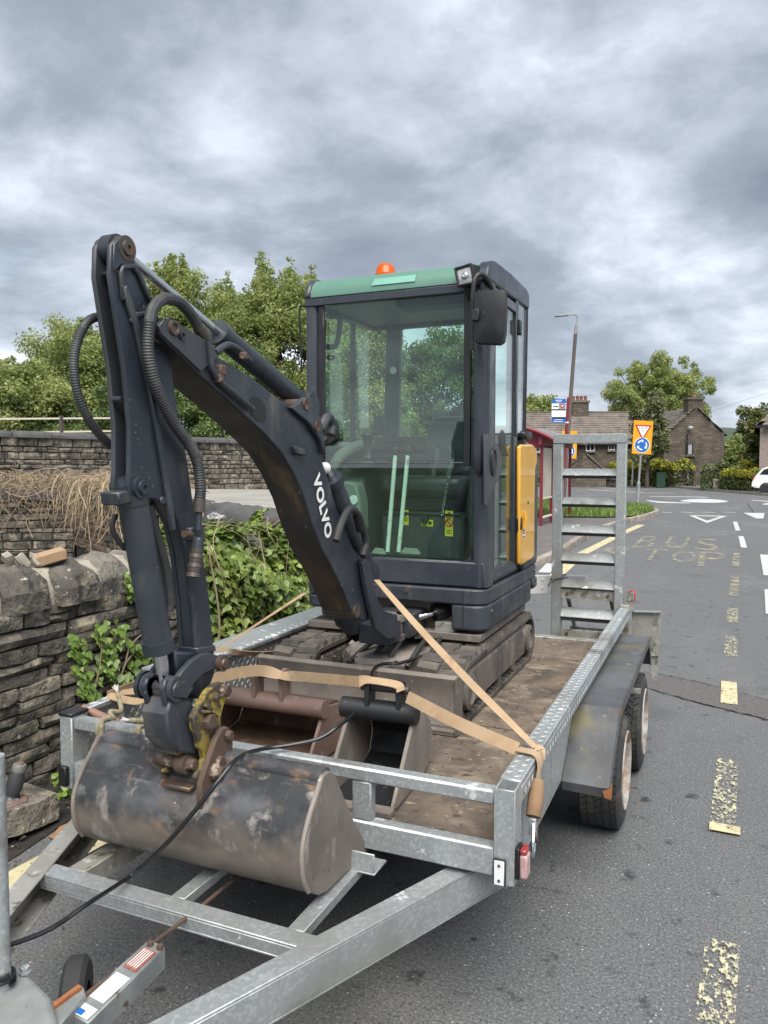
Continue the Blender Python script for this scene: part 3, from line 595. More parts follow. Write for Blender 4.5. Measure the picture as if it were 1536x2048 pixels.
# 1. the near wall along the road
near = thing('stone_wall', 'near dry stone wall with big rounded coping stones and ivy beside the trailer', 'stone wall', (-3.05, 3.4, 0))
near_core = MB().box((-3.36, 1.2, 0), (-3.085, 5.45, .92)); build('wall_core', near_core, M['joint'], near)
lay_wall(near, (-3.03, 1.2, 0), (-3.03, 5.45, 0), (1, 0, 0), -.02, .905, (.045, .095), (.13, .46), .16, SV, M['stone'], jit=.012)
def coping_stone(c, L, w, h, axis, seed):
    q = random.Random(seed); mb = MB(); n = 11; m = 7; d = Vector(axis).normalized(); nn = Vector((-d.y, d.x, 0))
    lump = [q.uniform(-.075, .07) for _ in range(60)]
    for i in range(m):
        t = i/(m-1)-.5; e = 1 - .10*abs(2*t)**4
        for k in range(n):
            a = math.pi*k/(n-1); x = math.cos(a); zz = math.sin(a)**.72 if math.sin(a) > 0 else 0
            f = e*(1 + lump[(i*5+k*3) % 60] + .04*math.sin(3*a+i+seed))
            mb.v.append(tuple(Vector(c) + d*(t*L*(1+.02*math.sin(k+seed))) + nn*(x*w/2*f) + Vector((0, 0, zz*h*f))))
    for i in range(m-1):
        for k in range(n-1): a = i*n+k; mb.f.append((a, a+1, a+n+1, a+n))
    mb.f.append(tuple(range(n))); mb.f.append(tuple((m-1)*n+k for k in range(n)))
    return mb
y = 1.3; k = 0
mb = MB(); mb.tube([(-3.20, 1.25, .925), (-3.20, 4.9, .925)], .150, 14); build('mortar_bed', mb, M['mortar'], near)
for i_, v in enumerate(bpy.data.objects['mortar_bed'].data.vertices): v.co.z = .925 + (v.co.z-.925)*1.10
while y < 4.6:
    L = rnd.uniform(.17, .36); build('coping_stone', coping_stone((-3.20+rnd.uniform(-.012, .012), y+L/2, .895), L-.035, .38+rnd.uniform(-.02, .03), .205+rnd.uniform(-.015, .02), (0, 1, 0), k), M['coping'], near, ang=22)
    y += L; k += 1
# 2. the dark wall at the back of the yard, round coping on top
wA, wB = Vector((-2.98, 5.02, 0)), Vector((-9.65, 9.48, 0)); wd = (wB-wA).normalized(); wn = Vector((wd.y, -wd.x, 0)); wn = wn if wn.y < 0 else -wn
wM = wA + wd*8.03; wM = Vector((-9.65, 9.48, 0)); wE = Vector((-13.4, 6.8, 0)); we = (wE-wM).normalized(); wen = Vector((-we.y, we.x, 0)); wen = wen if wen.y < 0 else -wen
yard = thing('yard_wall', 'brown stone wall across the yard with dry vines hanging over its round dark coping', 'stone wall', tuple(wA.lerp(wB, .5)))
build('wall_core', MB().prism([wA-wn*.03+Vector((0, 0, 0)), wB-wn*.03, wB-wn*.3, wA-wn*.3], (0, 0, 1.1)), M['joint'], yard)
lay_wall(yard, wA, wM, wn, .30, 1.08, (.06, .13), (.18, .50), .14, SV, M['red_stone'], limit=170)
lay_wall(yard, wM, wE, wen, .05, 1.08, (.07, .14), (.2, .55), .14, SV, M['red_stone'], limit=130)
build('wall_core', MB().prism([wM-wen*.03, wE-wen*.03, wE-wen*.3, wM-wen*.3], (0, 0, 1.1)), M['joint'], yard)
k = 50
for a_, d_, n_, tot in ((wA, wd, wn, (wM-wA).length), (wM, we, wen, (wE-wM).length)):
  L = 0
  while L < tot-.2:
    ln = rnd.uniform(.55, 1.0); c = a_ + d_*(L+ln/2) - n_*.14
    build('coping_stone', coping_stone((c.x, c.y, 1.06), ln-.02, .40, .19, d_, k), M['dark_coping'], yard, ang=60); L += ln; k += 1
# 3. the tall wall behind
fa, fb = PD(-60, 960, 17.0), PD(620, 985, 25.0); fa.z = fb.z = 0
fd = (fb-fa).normalized(); fn = Vector((fd.y, -fd.x, 0)); fn = fn if fn.y < 0 else -fn
fb = fa + fd*((fb-fa).length+5.0)
tall = thing('tall_wall', 'tall grey coursed stone wall behind the garden under the trees', 'stone wall', tuple(fa.lerp(fb, .5)))
build('wall_core', MB().prism([fa-fn*.05+Vector((0, 0, .3)), fb-fn*.05+Vector((0, 0, .3)), fb-fn*.4+Vector((0, 0, .3)), fa-fn*.4+Vector((0, 0, .3))], (0, 0, 2.0)), M['joint'], tall)
lay_wall(tall, fa, fb, fn, .62, 2.28, (.10, .20), (.18, .55), .2, SV, M['grey_stone'], limit=300, jit=.015)
L = 0; k = 90; tot = (fb-fa).length
while L < tot-.2:
    ln = rnd.uniform(.6, 1.1); c = fa + fd*(L+ln/2) - fn*.16
    build('coping_stone', coping_stone((c.x, c.y, 2.26), ln-.02, .48, .16, fd, k), M['dark_coping'], tall, ang=60); L += ln; k += 1
# thin pale rail fence behind the tall wall
f0, f1 = PD(-30, 838, 21.0), PD(250, 836, 23.0)
fence = thing('rail_fence', 'thin pale rail fence standing above the tall stone wall', 'fence', (f0.x, f0.y, 0))
for t in (.06, .52, .98):
    q = f0.lerp(f1, t); build('post', MB().box((q.x-.045, q.y-.045, .8), (q.x+.045, q.y+.045, q.z+.08)), M['lamp_brown'], fence)
for dz in (0, -.38): build('rail', MB().bar(f0+Vector((0, 0, dz)), f1+Vector((0, 0, dz)), .03, .05), M['cream_rail'], fence)

# ================================================================== vegetation
def foliage(cl, per, size, spread, up=.6, flat=.8):
    """leaf centres round clump centres cl (n x 4: x y z r)"""
    cl = np.asarray(cl, dtype=np.float64); cnt = np.maximum(4, (per*(cl[:, 3]/cl[:, 3].mean())**2).astype(int)); idx = np.repeat(np.arange(len(cl)), cnt)
    dirs = nr.normal(size=(len(idx), 3)); dirs /= np.linalg.norm(dirs, axis=1, keepdims=True)
    rad = cl[idx, 3:4]*nr.power(1.9, size=(len(idx), 1))*spread; off = dirs*rad; off[:, 2] *= flat
    c = cl[idx, :3] + off
    ax, ay = rand_axes(len(idx), size, up, dirs*.8); return c, ax, ay
def limbs(base, top, tr, ends, mb):
    base, top = Vector(base), Vector(top)
    path = spline([base, base.lerp(top, .35)+Vector((rnd.uniform(-.12, .12), rnd.uniform(-.12, .12), 0)), base.lerp(top, .7)+Vector((rnd.uniform(-.15, .15), rnd.uniform(-.15, .15), 0)), top], 5)
    m = len(path); mb.tube(path, [tr*(1-.8*i/(m-1)) for i in range(m)], 8)
    for e in ends:
        e = Vector(e); s = path[min(m-1, int(m*rnd.uniform(.35, .85)))]
        mid = s.lerp(e, .5) + Vector((0, 0, -.08*(e-s).length))
        pp = spline([s, mid, e], 4); r0 = tr*rnd.uniform(.22, .38); mb.tube(pp, [r0*(1-.85*i/(len(pp)-1)) for i in range(len(pp))], 5)
def tree(name, label, base, crown, m, nclump=80, per=230, size=.10, clump_r=.55, group=None, trunk_r=.16, cat='tree', hollow=.55, up=.5, shoots=0, flat=.85, square=.78):
    """crown: (cx, cy, cz, rx, ry, rz)"""
    base = Vector(base); cx, cy, cz, rx, ry, rz = crown; t = thing(name, label, cat, tuple(base), group); cl = []
    while len(cl) < nclump:
        d = nr.normal(size=3); d /= np.linalg.norm(d); rr = hollow + (1-hollow)*nr.random()
        rr *= 1 + .16*math.sin(3.1*math.atan2(d[1], d[0])+cx*3) + .12*math.sin(4*d[2]+cy)
        if d[2] < -.55: continue
        d = np.sign(d)*np.abs(d)**square
        cl.append((cx+d[0]*rx*rr, cy+d[1]*ry*rr, cz+d[2]*rz*rr, clump_r*nr.uniform(.55, 1.35)))
    for _ in range(shoots):
        a = nr.uniform(0, 6.28); q = nr.uniform(.0, .75); x, y_ = cx+math.cos(a)*rx*q, cy+math.sin(a)*ry*q; zt = cz+rz*(math.sqrt(1-q*q)+nr.uniform(-.05, .28))
        for s in range(4): cl.append((x+nr.normal(scale=.05), y_+nr.normal(scale=.05), zt-s*.3, clump_r*(.30+.12*s)))
    mb = MB(); ends = [c[:3] for c in cl[:26]]
    limbs(base, (cx, cy, cz+rz*.35), trunk_r, ends, mb); build('trunk', mb, M['bark'], t)
    c, ax, ay = foliage(cl, per, size, 1.0, up, flat); o = quads_mesh('crown', c, ax, ay, M[m], parent=t); return t
def tree_px(name, label, px, top, bottom, half, d, m, zb=.8, **kw):
    ct = PD(px, (top+bottom)/2, d); rx = half*d/FPX; rz = (bottom-top)/2*d/FPX
    kw.setdefault('group', None); return tree(name, label, (ct.x, ct.y, zb), (ct.x, ct.y, ct.z, rx, rx*.85, rz), m, **kw)
TG = 'trees behind the tall wall'; hedge_line = []
tree_px('tree', 'bushy green tree at the far left end of the tall wall', 18, 722, 910, 105, 27, 'leaf_fresh', nclump=150, per=230, size=.056, clump_r=0.50, group=TG, shoots=10)
tree_px('tree', 'spreading light green tree left of the raised digger arm', 165, 668, 915, 115, 30, 'leaf_fresh', nclump=190, per=230, size=.056, clump_r=0.53, group=TG, shoots=9)
tree_px('tree', 'upright leafy tree showing between the digger arm and its ram', 352, 556, 900, 92, 31, 'leaf_fresh', nclump=180, per=230, size=.056, clump_r=0.50, group=TG, shoots=22)
tree_px('tree', 'feathery tree between the boom tip and the tall tree by the cab', 455, 590, 915, 95, 33, 'leaf_fresh', nclump=170, per=230, size=.056, clump_r=0.53, group=TG, shoots=9)
tree_px('tree', 'tall full tree left of the digger cab', 560, 545, 915, 118, 30, 'leaf_fresh', nclump=230, per=230, size=.056, clump_r=0.56, group=TG, shoots=20)
tree_px('tree', 'low shrubby tree filling the gap under the boom', 440, 715, 905, 95, 28, 'leaf_dark', nclump=120, per=230, size=.056, clump_r=0.56, group=TG)
tree_px('tree', 'pale green tree seen through the left side window of the cab', 718, 600, 915, 95, 32, 'leaf_fresh', nclump=220, per=230, size=.056, clump_r=0.59, group=TG, shoots=8)
tree_px('tree', 'dark rounded tree seen through the rear window of the cab', 868, 662, 940, 108, 34, 'leaf_dark', nclump=210, per=330, size=.062, clump_r=.52, group=TG, zb=.4)
tree_px('tree', 'round tree above the cottage roof beside the bus stop flag', 1076, 795, 880, 45, 84, 'leaf_fresh', zb=0, nclump=60, per=160, size=.16, clump_r=.9)
tree_px('tree', 'large broad tree rising behind the stone cottage chimney', 1313, 722, 905, 101, 82, 'leaf_fresh', zb=0, nclump=420, per=190, size=.105, clump_r=.62, trunk_r=.45, hollow=.35, shoots=0, square=1.0)
tree_px('hawthorn', 'grey green hawthorn in blossom against the cottage front', 1296, 800, 975, 40, 56, 'leaf_olive', zb=0, nclump=75, per=200, size=.10, clump_r=.5, hollow=.2)
tree_px('tree', 'bright green tree in the gap beside the cottage gable', 1468, 872, 985, 32, 64, 'leaf_fresh', zb=0, nclump=50, per=170, size=.14, clump_r=.6)
for i_, (px_, w_) in enumerate(((40, 120), (250, 130), (420, 100), (600, 120), (740, 110))):
    hedge_line.append((px_, w_))
tree_px('tree', 'thin leafy tree behind the golden conifer', 1505, 815, 900, 34, 66, 'leaf_olive', zb=0, nclump=40, per=120, size=.12, clump_r=.6)
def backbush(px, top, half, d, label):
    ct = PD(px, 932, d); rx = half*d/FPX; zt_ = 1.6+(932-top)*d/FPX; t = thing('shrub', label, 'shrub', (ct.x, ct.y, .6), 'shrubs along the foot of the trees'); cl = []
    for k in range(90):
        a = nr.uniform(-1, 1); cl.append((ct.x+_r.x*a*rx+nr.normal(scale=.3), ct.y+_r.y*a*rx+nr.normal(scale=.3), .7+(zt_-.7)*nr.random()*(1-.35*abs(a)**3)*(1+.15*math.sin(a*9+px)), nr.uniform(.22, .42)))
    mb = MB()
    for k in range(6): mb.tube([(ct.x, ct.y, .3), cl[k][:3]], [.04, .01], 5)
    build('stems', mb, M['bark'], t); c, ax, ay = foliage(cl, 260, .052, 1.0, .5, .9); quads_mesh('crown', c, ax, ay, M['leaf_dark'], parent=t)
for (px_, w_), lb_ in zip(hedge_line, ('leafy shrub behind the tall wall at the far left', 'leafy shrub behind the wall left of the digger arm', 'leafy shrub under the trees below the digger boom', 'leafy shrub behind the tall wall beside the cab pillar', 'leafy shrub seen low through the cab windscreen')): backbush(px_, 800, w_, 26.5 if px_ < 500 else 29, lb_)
def conifer():
    b = PD(1510, 975, 52); b.z = 0; t = thing('conifer', 'ragged golden green conifer between the two houses', 'tree', tuple(b)); cl = []
    H = 1.6 + (932-822)*52/FPX
    for k in range(150):
        z = .5 + (H-.5)*nr.random()**.8; r = (1-z/H)*1.45+.12; a = nr.uniform(0, 6.28); q = math.sqrt(nr.random())
        cl.append((b.x+math.cos(a)*r*q, b.y+math.sin(a)*r*q, z, .34))
    mb = MB().tube([b, (b.x, b.y, H)], [.16, .02], 8); build('trunk', mb, M['bark'], t)
    c, ax, ay = foliage(cl, 110, .09, 1.0, .3, .6); quads_mesh('crown', c, ax, ay, M['leaf_conifer'], parent=t)
conifer()
def hedge(name, label, p0, p1, d0, d1, zt, width, m, mtop=None, per=900, size=.075, cat='hedge', round_=.25):
    a, b = PD(p0, 960, d0), PD(p1, 960, d1); a.z = b.z = 0; t = thing(name, label, cat, tuple(a.lerp(b, .5)))
    L = (b-a).length; dd = (b-a).normalized(); nn = Vector((-dd.y, dd.x, 0)); n = int(per*L)
    def pts(n, zlo, zhi):
        s = nr.random(n); w = nr.uniform(-1, 1, n); zz = nr.random(n); lump = 1 + .09*np.sin(s*L*2.1+w*2)+.06*np.sin(s*L*5.7)
        end = np.clip(np.minimum(s, 1-s)*L/(round_*2+.01), 0, 1)**.5
        top = zt*lump*(.72+.28*end); keep = nr.random(n); shell = np.where(keep < .75, 1, 0)
        w = np.where((shell == 1) & (keep < .45), np.sign(w)*(.85+.15*nr.random(n)), w); zz = np.where((shell == 1) & (keep >= .45), .88+.14*nr.random(n), zz)
        rr = 1-.35*np.clip((zz-.6)/.4, 0, 1)**2
        z = zlo + (top-zlo)*(zz*(zhi)); return np.stack([a.x+dd.x*s*L+nn.x*w*rr*width/2, a.y+dd.y*s*L+nn.y*w*rr*width/2, z], 1)
    c = pts(n, .05, 1.0); ax, ay = rand_axes(n, size, .5); quads_mesh('foliage', c, ax, ay, M[m], parent=t)
    if mtop:
        c = pts(n, zt*.72, 1.06); ax, ay = rand_axes(n, size, .6); quads_mesh('top_growth', c, ax, ay, M[mtop], parent=t)
    st = MB()
    for k in range(max(3, int(L))):
        q = a.lerp(b, (k+.5)/max(3, int(L))); st.tube([q, q+Vector((rnd.uniform(-.1, .1), 0, zt*.6))], [.03, .012], 5)
    build('stems', st, M['bark'], t, kind='stuff'); return t
hedge('hedge', 'long golden topped hedge in front of the cottage behind the give way sign', 1205, 1371, 66, 57, 1.85, 2.0, 'leaf_hedge', 'leaf_gold', per=520, size=.11)
hedge('hedge', 'big rounded green bush right of the cottage gable', 1401, 1489, 51, 50, 1.75, 2.0, 'leaf_dark', 'leaf_olive', per=900, size=.09, round_=.8)
hedge('hedge', 'clipped square hedge with bright yellow top beside the pebbledashed house', 1452, 1512, 48.5, 45.5, 1.30, .9, 'leaf_hedge', 'leaf_gold', per=900, size=.07, round_=.02)
hedge('shrub', 'golden yellow shrub tucked behind the clipped hedge', 1478, 1512, 51, 51, 2.0, 1.2, 'leaf_gold', None, per=900, size=.08, cat='shrub', round_=.5)
hedge('shrub', 'small dark shrub below the cottage window behind the bus shelter', 1062, 1086, 60, 60, 1.6, 1.2, 'leaf_dark', None, per=700, size=.11, cat='shrub', round_=.5)

# --- ivy on the near wall: 300 leaves one by one, the rest joined
IVY = [(-1, 0, 0), (-.62, -.62, -.10), (-.1, -.80, -.16), (.25, -.42, -.06), (1.05, 0, -.22), (.25, .42, -.06), (-.1, .80, -.16), (-.62, .62, -.10)]
def leaf_mesh(name, m):
    me = bpy.data.meshes.new(name); me.from_pydata([(-.7, 0, .05)] + IVY[1:], [], [(0, 1, 2, 3), (0, 3, 4, 5), (0, 5, 6, 7)]); me.materials.append(M[m]); return me
def ivy_plant(name, label, samples, m, size, singles, stems, nearest=True):
    """samples: list of (point, outward normal)"""
    t = thing(name, label, 'climbing plant', tuple(sum((s[0] for s in samples), Vector())/len(samples)))
    samples.sort(key=lambda s: (s[0]-_C).length - 2.2*(s[1].dot((_C-s[0]).normalized()) > .2) - s[0].x*2.0)
    vs = [leaf_mesh('leaf', m) for _ in range(3)]; C_, AX, AY = [], [], []
    for k, (p, nv) in enumerate(samples):
        s = size*rnd.uniform(.55, 1.3); nrm = (nv + Vector((rnd.uniform(-.8, .8), rnd.uniform(-.8, .8), rnd.uniform(-.1, .9)))).normalized()
        down = Vector((rnd.uniform(-.5, .5), rnd.uniform(-.5, .5), -1)); ta = (down - nrm*down.dot(nrm)).normalized(); tb = nrm.cross(ta)
        if k < singles:
            o = link('leaf', vs[k % 3], None, t); o.matrix_basis = Matrix.Translation(p) @ Matrix((ta, tb, nrm)).transposed().to_4x4() @ Matrix.Scale(s, 4)
        else: C_.append(p); AX.append(ta*s); AY.append(tb*s)
    if C_: quads_mesh('more_leaves', C_, AX, AY, M[m], [(-.8, 0, 0), (-.5, -.65, -.12), (.1, -.7, -.12), (1, 0, -.15), (.1, .7, -.12), (-.5, .65, -.12)], kind='stuff', parent=t)
    mb = MB()
    for path, r in stems:
        pp = spline(path, 5); mb.tube(pp, [r*(1-.6*i/(len(pp)-1)) for i in range(len(pp))], 5)
    build('stems', mb, M['vine'], t); return t
smp = []
for k in range(9500):      # a thick bank over the wall end
    y = rnd.uniform(3.75, 5.85); u = rnd.random()
    topz = 1.10 + .08*math.sin(y*5) + .05*math.sin(y*13+1); xo = -2.78 + .07*math.sin(y*4.3) + .05*math.sin(y*9+2)
    edge = min(1, (y-3.7)/.35)
    if u < .66: z = rnd.uniform(.12, topz); bul = math.sin(min(1, max(0, (topz-z)/.35))*math.pi/2); p = Vector((xo - .22*(1-bul) - .12*(1-edge) + .05*math.sin(z*11+y*7) + rnd.uniform(-.07, .05), y, z)); nv = Vector((.9, -.35, .35))
    else: p = Vector((rnd.uniform(-3.45, xo-.15), y, topz + .03*math.sin(y*9) + rnd.uniform(-.05, .05))); nv = Vector((.1, -.1, 1))
    if edge < rnd.random(): continue
    smp.append((p, nv))
stems = [([Vector((-2.9+rnd.uniform(-.1, .05), y, .2)), Vector((-2.80, y+rnd.uniform(-.2, .2), .6)), Vector((-2.88, y+rnd.uniform(-.3, .3), 1.15))], .010) for y in (3.9, 4.1, 4.4, 4.7, 5.0, 5.3)]
for k in range(12):
    y = rnd.uniform(3.75, 5.4); stems.append(([Vector((-3.1, y, 1.15)), Vector((-2.95, y+rnd.uniform(-.2, .2), 1.24)), Vector((-2.82, y+rnd.uniform(-.3, .3), 1.12)), Vector((-2.74, y+rnd.uniform(-.4, .4), rnd.uniform(.6, 1.0)))], .0035))
ivy_plant('ivy', 'thick bright green ivy bank covering the end of the stone wall behind the trailer', smp, 'ivy', .033, 300, stems)
smp = []
runs = [((150, 1275), (165, 1380)), ((195, 1248), (215, 1345)), ((235, 1250), (195, 1370)), ((260, 1290), (300, 1330)), ((300, 1265), (250, 1370)), ((215, 1345), (260, 1385)), ((165, 1375), (185, 1400)), ((255, 1150), (268, 1190))]
for (a, b) in runs:
    for k in range(52):
        t = rnd.random(); q = PX(a[0]+(b[0]-a[0])*t+rnd.uniform(-13, 13), a[1]+(b[1]-a[1])*t+rnd.uniform(-10, 10), -3.02); smp.append((q + Vector((rnd.uniform(.0, .05), 0, 0)), Vector((1, -.3, .35))))
stems = [([PX(*q, -3.0) for q in pth], .006) for pth in (((240, 1378), (250, 1330), (290, 1280), (330, 1240)), ((250, 1330), (262, 1290), (300, 1255)), ((185, 1390), (200, 1330), (205, 1250)))]
ivy_plant('ivy', 'sparse trailing ivy sprigs on the wall face left of the bucket ram', smp, 'ivy_young', .026, 180, stems)
# weeds at the foot of the wall
def weed(px, py, label, nl, size):
    c = PZ(px, py); t = thing('weed', label, 'weed', tuple(c)); me = leaf_mesh('leaf', 'ivy_young'); mb = MB()
    for k in range(nl):
        p = c + Vector((rnd.uniform(-.07, .07), rnd.uniform(-.07, .07), rnd.uniform(.02, .12))); nrm = Vector((rnd.uniform(-.6, .6), rnd.uniform(-.9, .2), 1)).normalized(); ta = Vector((rnd.uniform(-1, 1), rnd.uniform(-1, 1), -.2)); ta = (ta-nrm*ta.dot(nrm)).normalized()
        o = link('leaf', me, None, t); o.matrix_basis = Matrix.Translation(p) @ Matrix((ta, nrm.cross(ta), nrm)).transposed().to_4x4() @ Matrix.Scale(size*rnd.uniform(.7, 1.2), 4)
        mb.tube([c, p], [.003, .002], 4)
    build('stems', mb, M['ivy_young'], t)
weed(92, 1640, 'small green weed sprouting in the soil by the drawbar', 9, .026); weed(140, 1595, 'leafy weed beside the left trailer corner post', 16, .03)
weed(315, 1120 + 520, 'low weed in the soil behind the bucket', 6, .025)
# --- dry vines on the yard wall
def WS(s):
    L_ = (wM-wA).length
    return (wA + wd*s, wd, wn) if s < L_ else (wM + we*(s-L_), we, wen)
vt = thing('dry_vines', 'tangle of dead straw coloured vine stems over the yard wall', 'dead vine', tuple(wA.lerp(wB, .6) + Vector((0, 0, 1.2))))
for k in range(290):
    s = rnd.uniform(4.6, 11.5) if k < 265 else rnd.uniform(1.5, 4.5); q0, wd_, wn_ = WS(s); base = q0 - wn_*rnd.uniform(-.05, .5) + Vector((0, 0, 1.24+rnd.uniform(0, .16)))
    pts = [base, base + wn_*rnd.uniform(.1, .4) + wd_*rnd.uniform(-.4, .4) + Vector((0, 0, rnd.uniform(.0, .2)))]
    q = pts[-1]; q = q + wn_*rnd.uniform(.02, .25) + wd_*rnd.uniform(-.5, .5) + Vector((0, 0, -rnd.uniform(.05, .35))); pts.append(q)
    q = q + wn_*rnd.uniform(-.03, .15) + wd_*rnd.uniform(-.45, .45) + Vector((0, 0, -rnd.uniform(.1, .6))); pts.append(q)
    r0 = rnd.choice((.003, .004, .005, .006, .008, .011)); pp = spline(pts, 5)
    build('vine_stem', MB().tube(pp, [r0*(1-.5*i/(len(pp)-1)) for i in range(len(pp))], 4), M['vine'], vt)
fine = MB()
for k in range(520):
    s = rnd.uniform(4.4, 12); q0, wd_, wn_ = WS(s); b_ = q0 - wn_*rnd.uniform(-.1, .5) + Vector((0, 0, 1.22+rnd.uniform(0, .25))); p_ = [b_]
    for j in range(4): b_ = b_ + wn_*rnd.uniform(-.05, .2) + wd_*rnd.uniform(-.35, .35) + Vector((0, 0, rnd.uniform(-.28, .10))); p_.append(b_)
    fine.tube(spline(p_, 3), rnd.choice((.0025, .0035, .005)), 3, cap=False)
build('fine_stems', fine, M['vine'], vt, kind='stuff')
mound = []
for k in range(8200):
    s = rnd.uniform(4.2, 12); h = .30*math.exp(-((s-9)/3.0)**2) + .06; w_ = rnd.uniform(-.2, .7); q0, wd_, wn_ = WS(s); mound.append(q0 - wn_*w_ + Vector((0, 0, 1.20 + rnd.uniform(0, h)*(1-abs(w_-.25)*.8))))
ax, ay = rand_axes(len(mound), .035, .3); quads_mesh('vine_litter', mound, ax, ay*.28, M['vine'], kind='stuff', parent=vt)
# debris on the near coping: brick, rubble, litter
br = MB().box((-.078, -.042, -.030), (.078, .042, .030)); bo = build('brick', br, M['brick'], bev=.008); bo.location = PX(99, 1114, -3.16); bo.rotation_euler = (.05, -.22, 1.1); tag(bo, 'chipped orange brick lying on the wall coping', 'brick')
RV = [SV[i].copy() for i in range(4)]
for me in RV: me.materials.clear(); me.materials.append(M['mortar'])
rb = thing('rubble', 'small pale broken stones beside the orange brick on the wall top', 'rubble', tuple(PX(60, 1120, -3.2)))
for q in ((45, 1122), (62, 1117), (73, 1122), (28, 1128), (85, 1126), (120, 1122), (18, 1120)):
    o = link('stone', RV[rnd.randrange(4)], None, rb); o.location = PX(q[0], q[1], -3.2+rnd.uniform(-.08, .03)); o.scale = (rnd.uniform(.03, .075), .05, rnd.uniform(.025, .045)); o.rotation_euler = (rnd.uniform(0, 1), rnd.uniform(0, 1), rnd.uniform(0, 3))
lt = MB()
for k in range(9):
    a = PD(428+rnd.uniform(-12, 12), 1037+rnd.uniform(-8, 8), 5.6); lt.add([a, a+Vector((rnd.uniform(.02, .06), rnd.uniform(-.03, .03), rnd.uniform(-.03, .03))), a+Vector((rnd.uniform(.02, .05), rnd.uniform(-.03, .03), rnd.uniform(.02, .05))), a+Vector((rnd.uniform(-.03, .02), 0, rnd.uniform(.02, .05)))], [(0, 1, 2), (0, 2, 3)])
tag(build('litter', lt, M['litter']), 'crumpled white paper litter on top of the ivy', 'litter')
for i, (px, py, lb) in enumerate(((125, 1655, 'dry brown leaf beside the left drawbar leg'), (113, 1668, 'curled pinkish leaf next to the drawbar'), (60, 1612, 'dead leaf at the foot of the stone wall'), (22, 1650, 'dead leaf on the dark soil at the left edge'), (88, 1600, 'small dead leaf on soil near the grey hand lever'))):
    a = PZ(px, py, .012); me = leaf_mesh('dry_leaf', 'dry_leaf'); o = link('dry_leaf', me, None); o.location = a; o.scale = (.042,)*3; o.rotation_euler = (rnd.uniform(-.3, .3), rnd.uniform(-.3, .3), rnd.uniform(0, 6)); tag(o, lb, 'dead leaf', 'dead leaves on the soil')
# ================================================================== buildings and street furniture
FH = Vector((-math.sin(YAW), math.cos(YAW), 0)); RH = _r.copy(); UP = Vector((0, 0, 1))
def H(px, d, z): return FH*d + RH*((px-768)/FPX*d) + UP*z
def zpx(py, d): return 1.6 + (932-py)*d/FPX
def brickmat(name, c1, c2, mortar, w, h, bumpd=.02, rough=.9):
    m = bpy.data.materials.new(name); m.use_nodes = True; nt = m.node_tree; N = nt.nodes.new; L = nt.links.new; b = nt.nodes['Principled BSDF']; b.inputs['Roughness'].default_value = rough
    g = N('ShaderNodeNewGeometry'); d1 = N('ShaderNodeVectorMath'); d1.operation = 'DOT_PRODUCT'; d1.inputs[1].default_value = (RH + FH*.9); L(g.outputs['Position'], d1.inputs[0])
    sp = N('ShaderNodeSeparateXYZ'); L(g.outputs['Position'], sp.inputs[0]); cb = N('ShaderNodeCombineXYZ'); L(d1.outputs['Value'], cb.inputs[0]); L(sp.outputs[2], cb.inputs[1])
    nz = N('ShaderNodeTexNoise'); nz.inputs['Scale'].default_value = 1.5; L(cb.outputs[0], nz.inputs['Vector']); ad = N('ShaderNodeVectorMath'); ad.operation = 'MULTIPLY_ADD'; ad.inputs[1].default_value = (.12, .06, 0); L(nz.outputs['Color'], ad.inputs[0]); L(cb.outputs[0], ad.inputs[2])
    br = N('ShaderNodeTexBrick'); br.inputs['Color1'].default_value = (*c1, 1); br.inputs['Color2'].default_value = (*c2, 1); br.inputs['Mortar'].default_value = (*mortar, 1)
    br.inputs['Scale'].default_value = 1; br.inputs['Brick Width'].default_value = w; br.inputs['Row Height'].default_value = h; br.inputs['Mortar Size'].default_value = .014; br.inputs['Bias'].default_value = -.1
    L(ad.outputs[0], br.inputs['Vector']); n2 = N('ShaderNodeTexNoise'); n2.inputs['Scale'].default_value = .9; n2.inputs['Detail'].default_value = 6; L(cb.outputs[0], n2.inputs['Vector'])
    mr = N('ShaderNodeMapRange'); mr.inputs[1].default_value = .3; mr.inputs[2].default_value = .75; mr.inputs[3].default_value = .65; mr.inputs[4].default_value = 1.4; L(n2.outputs[0], mr.inputs[0])
    hs = N('ShaderNodeHueSaturation'); L(br.outputs['Color'], hs.inputs['Color']); L(mr.outputs[0], hs.inputs['Value']); L(hs.outputs[0], b.inputs['Base Color'])
    bm = N('ShaderNodeBump'); bm.inputs['Distance'].default_value = bumpd; bm.inputs['Strength'].default_value = .8; bm.invert = True; L(br.outputs['Fac'], bm.inputs['Height']); L(bm.outputs[0], b.inputs['Normal'])
    return m
M['cottage_stone'] = brickmat('cottage_stone', (.140, .112, .082), (.078, .066, .054), (.052, .044, .036), .42, .17)
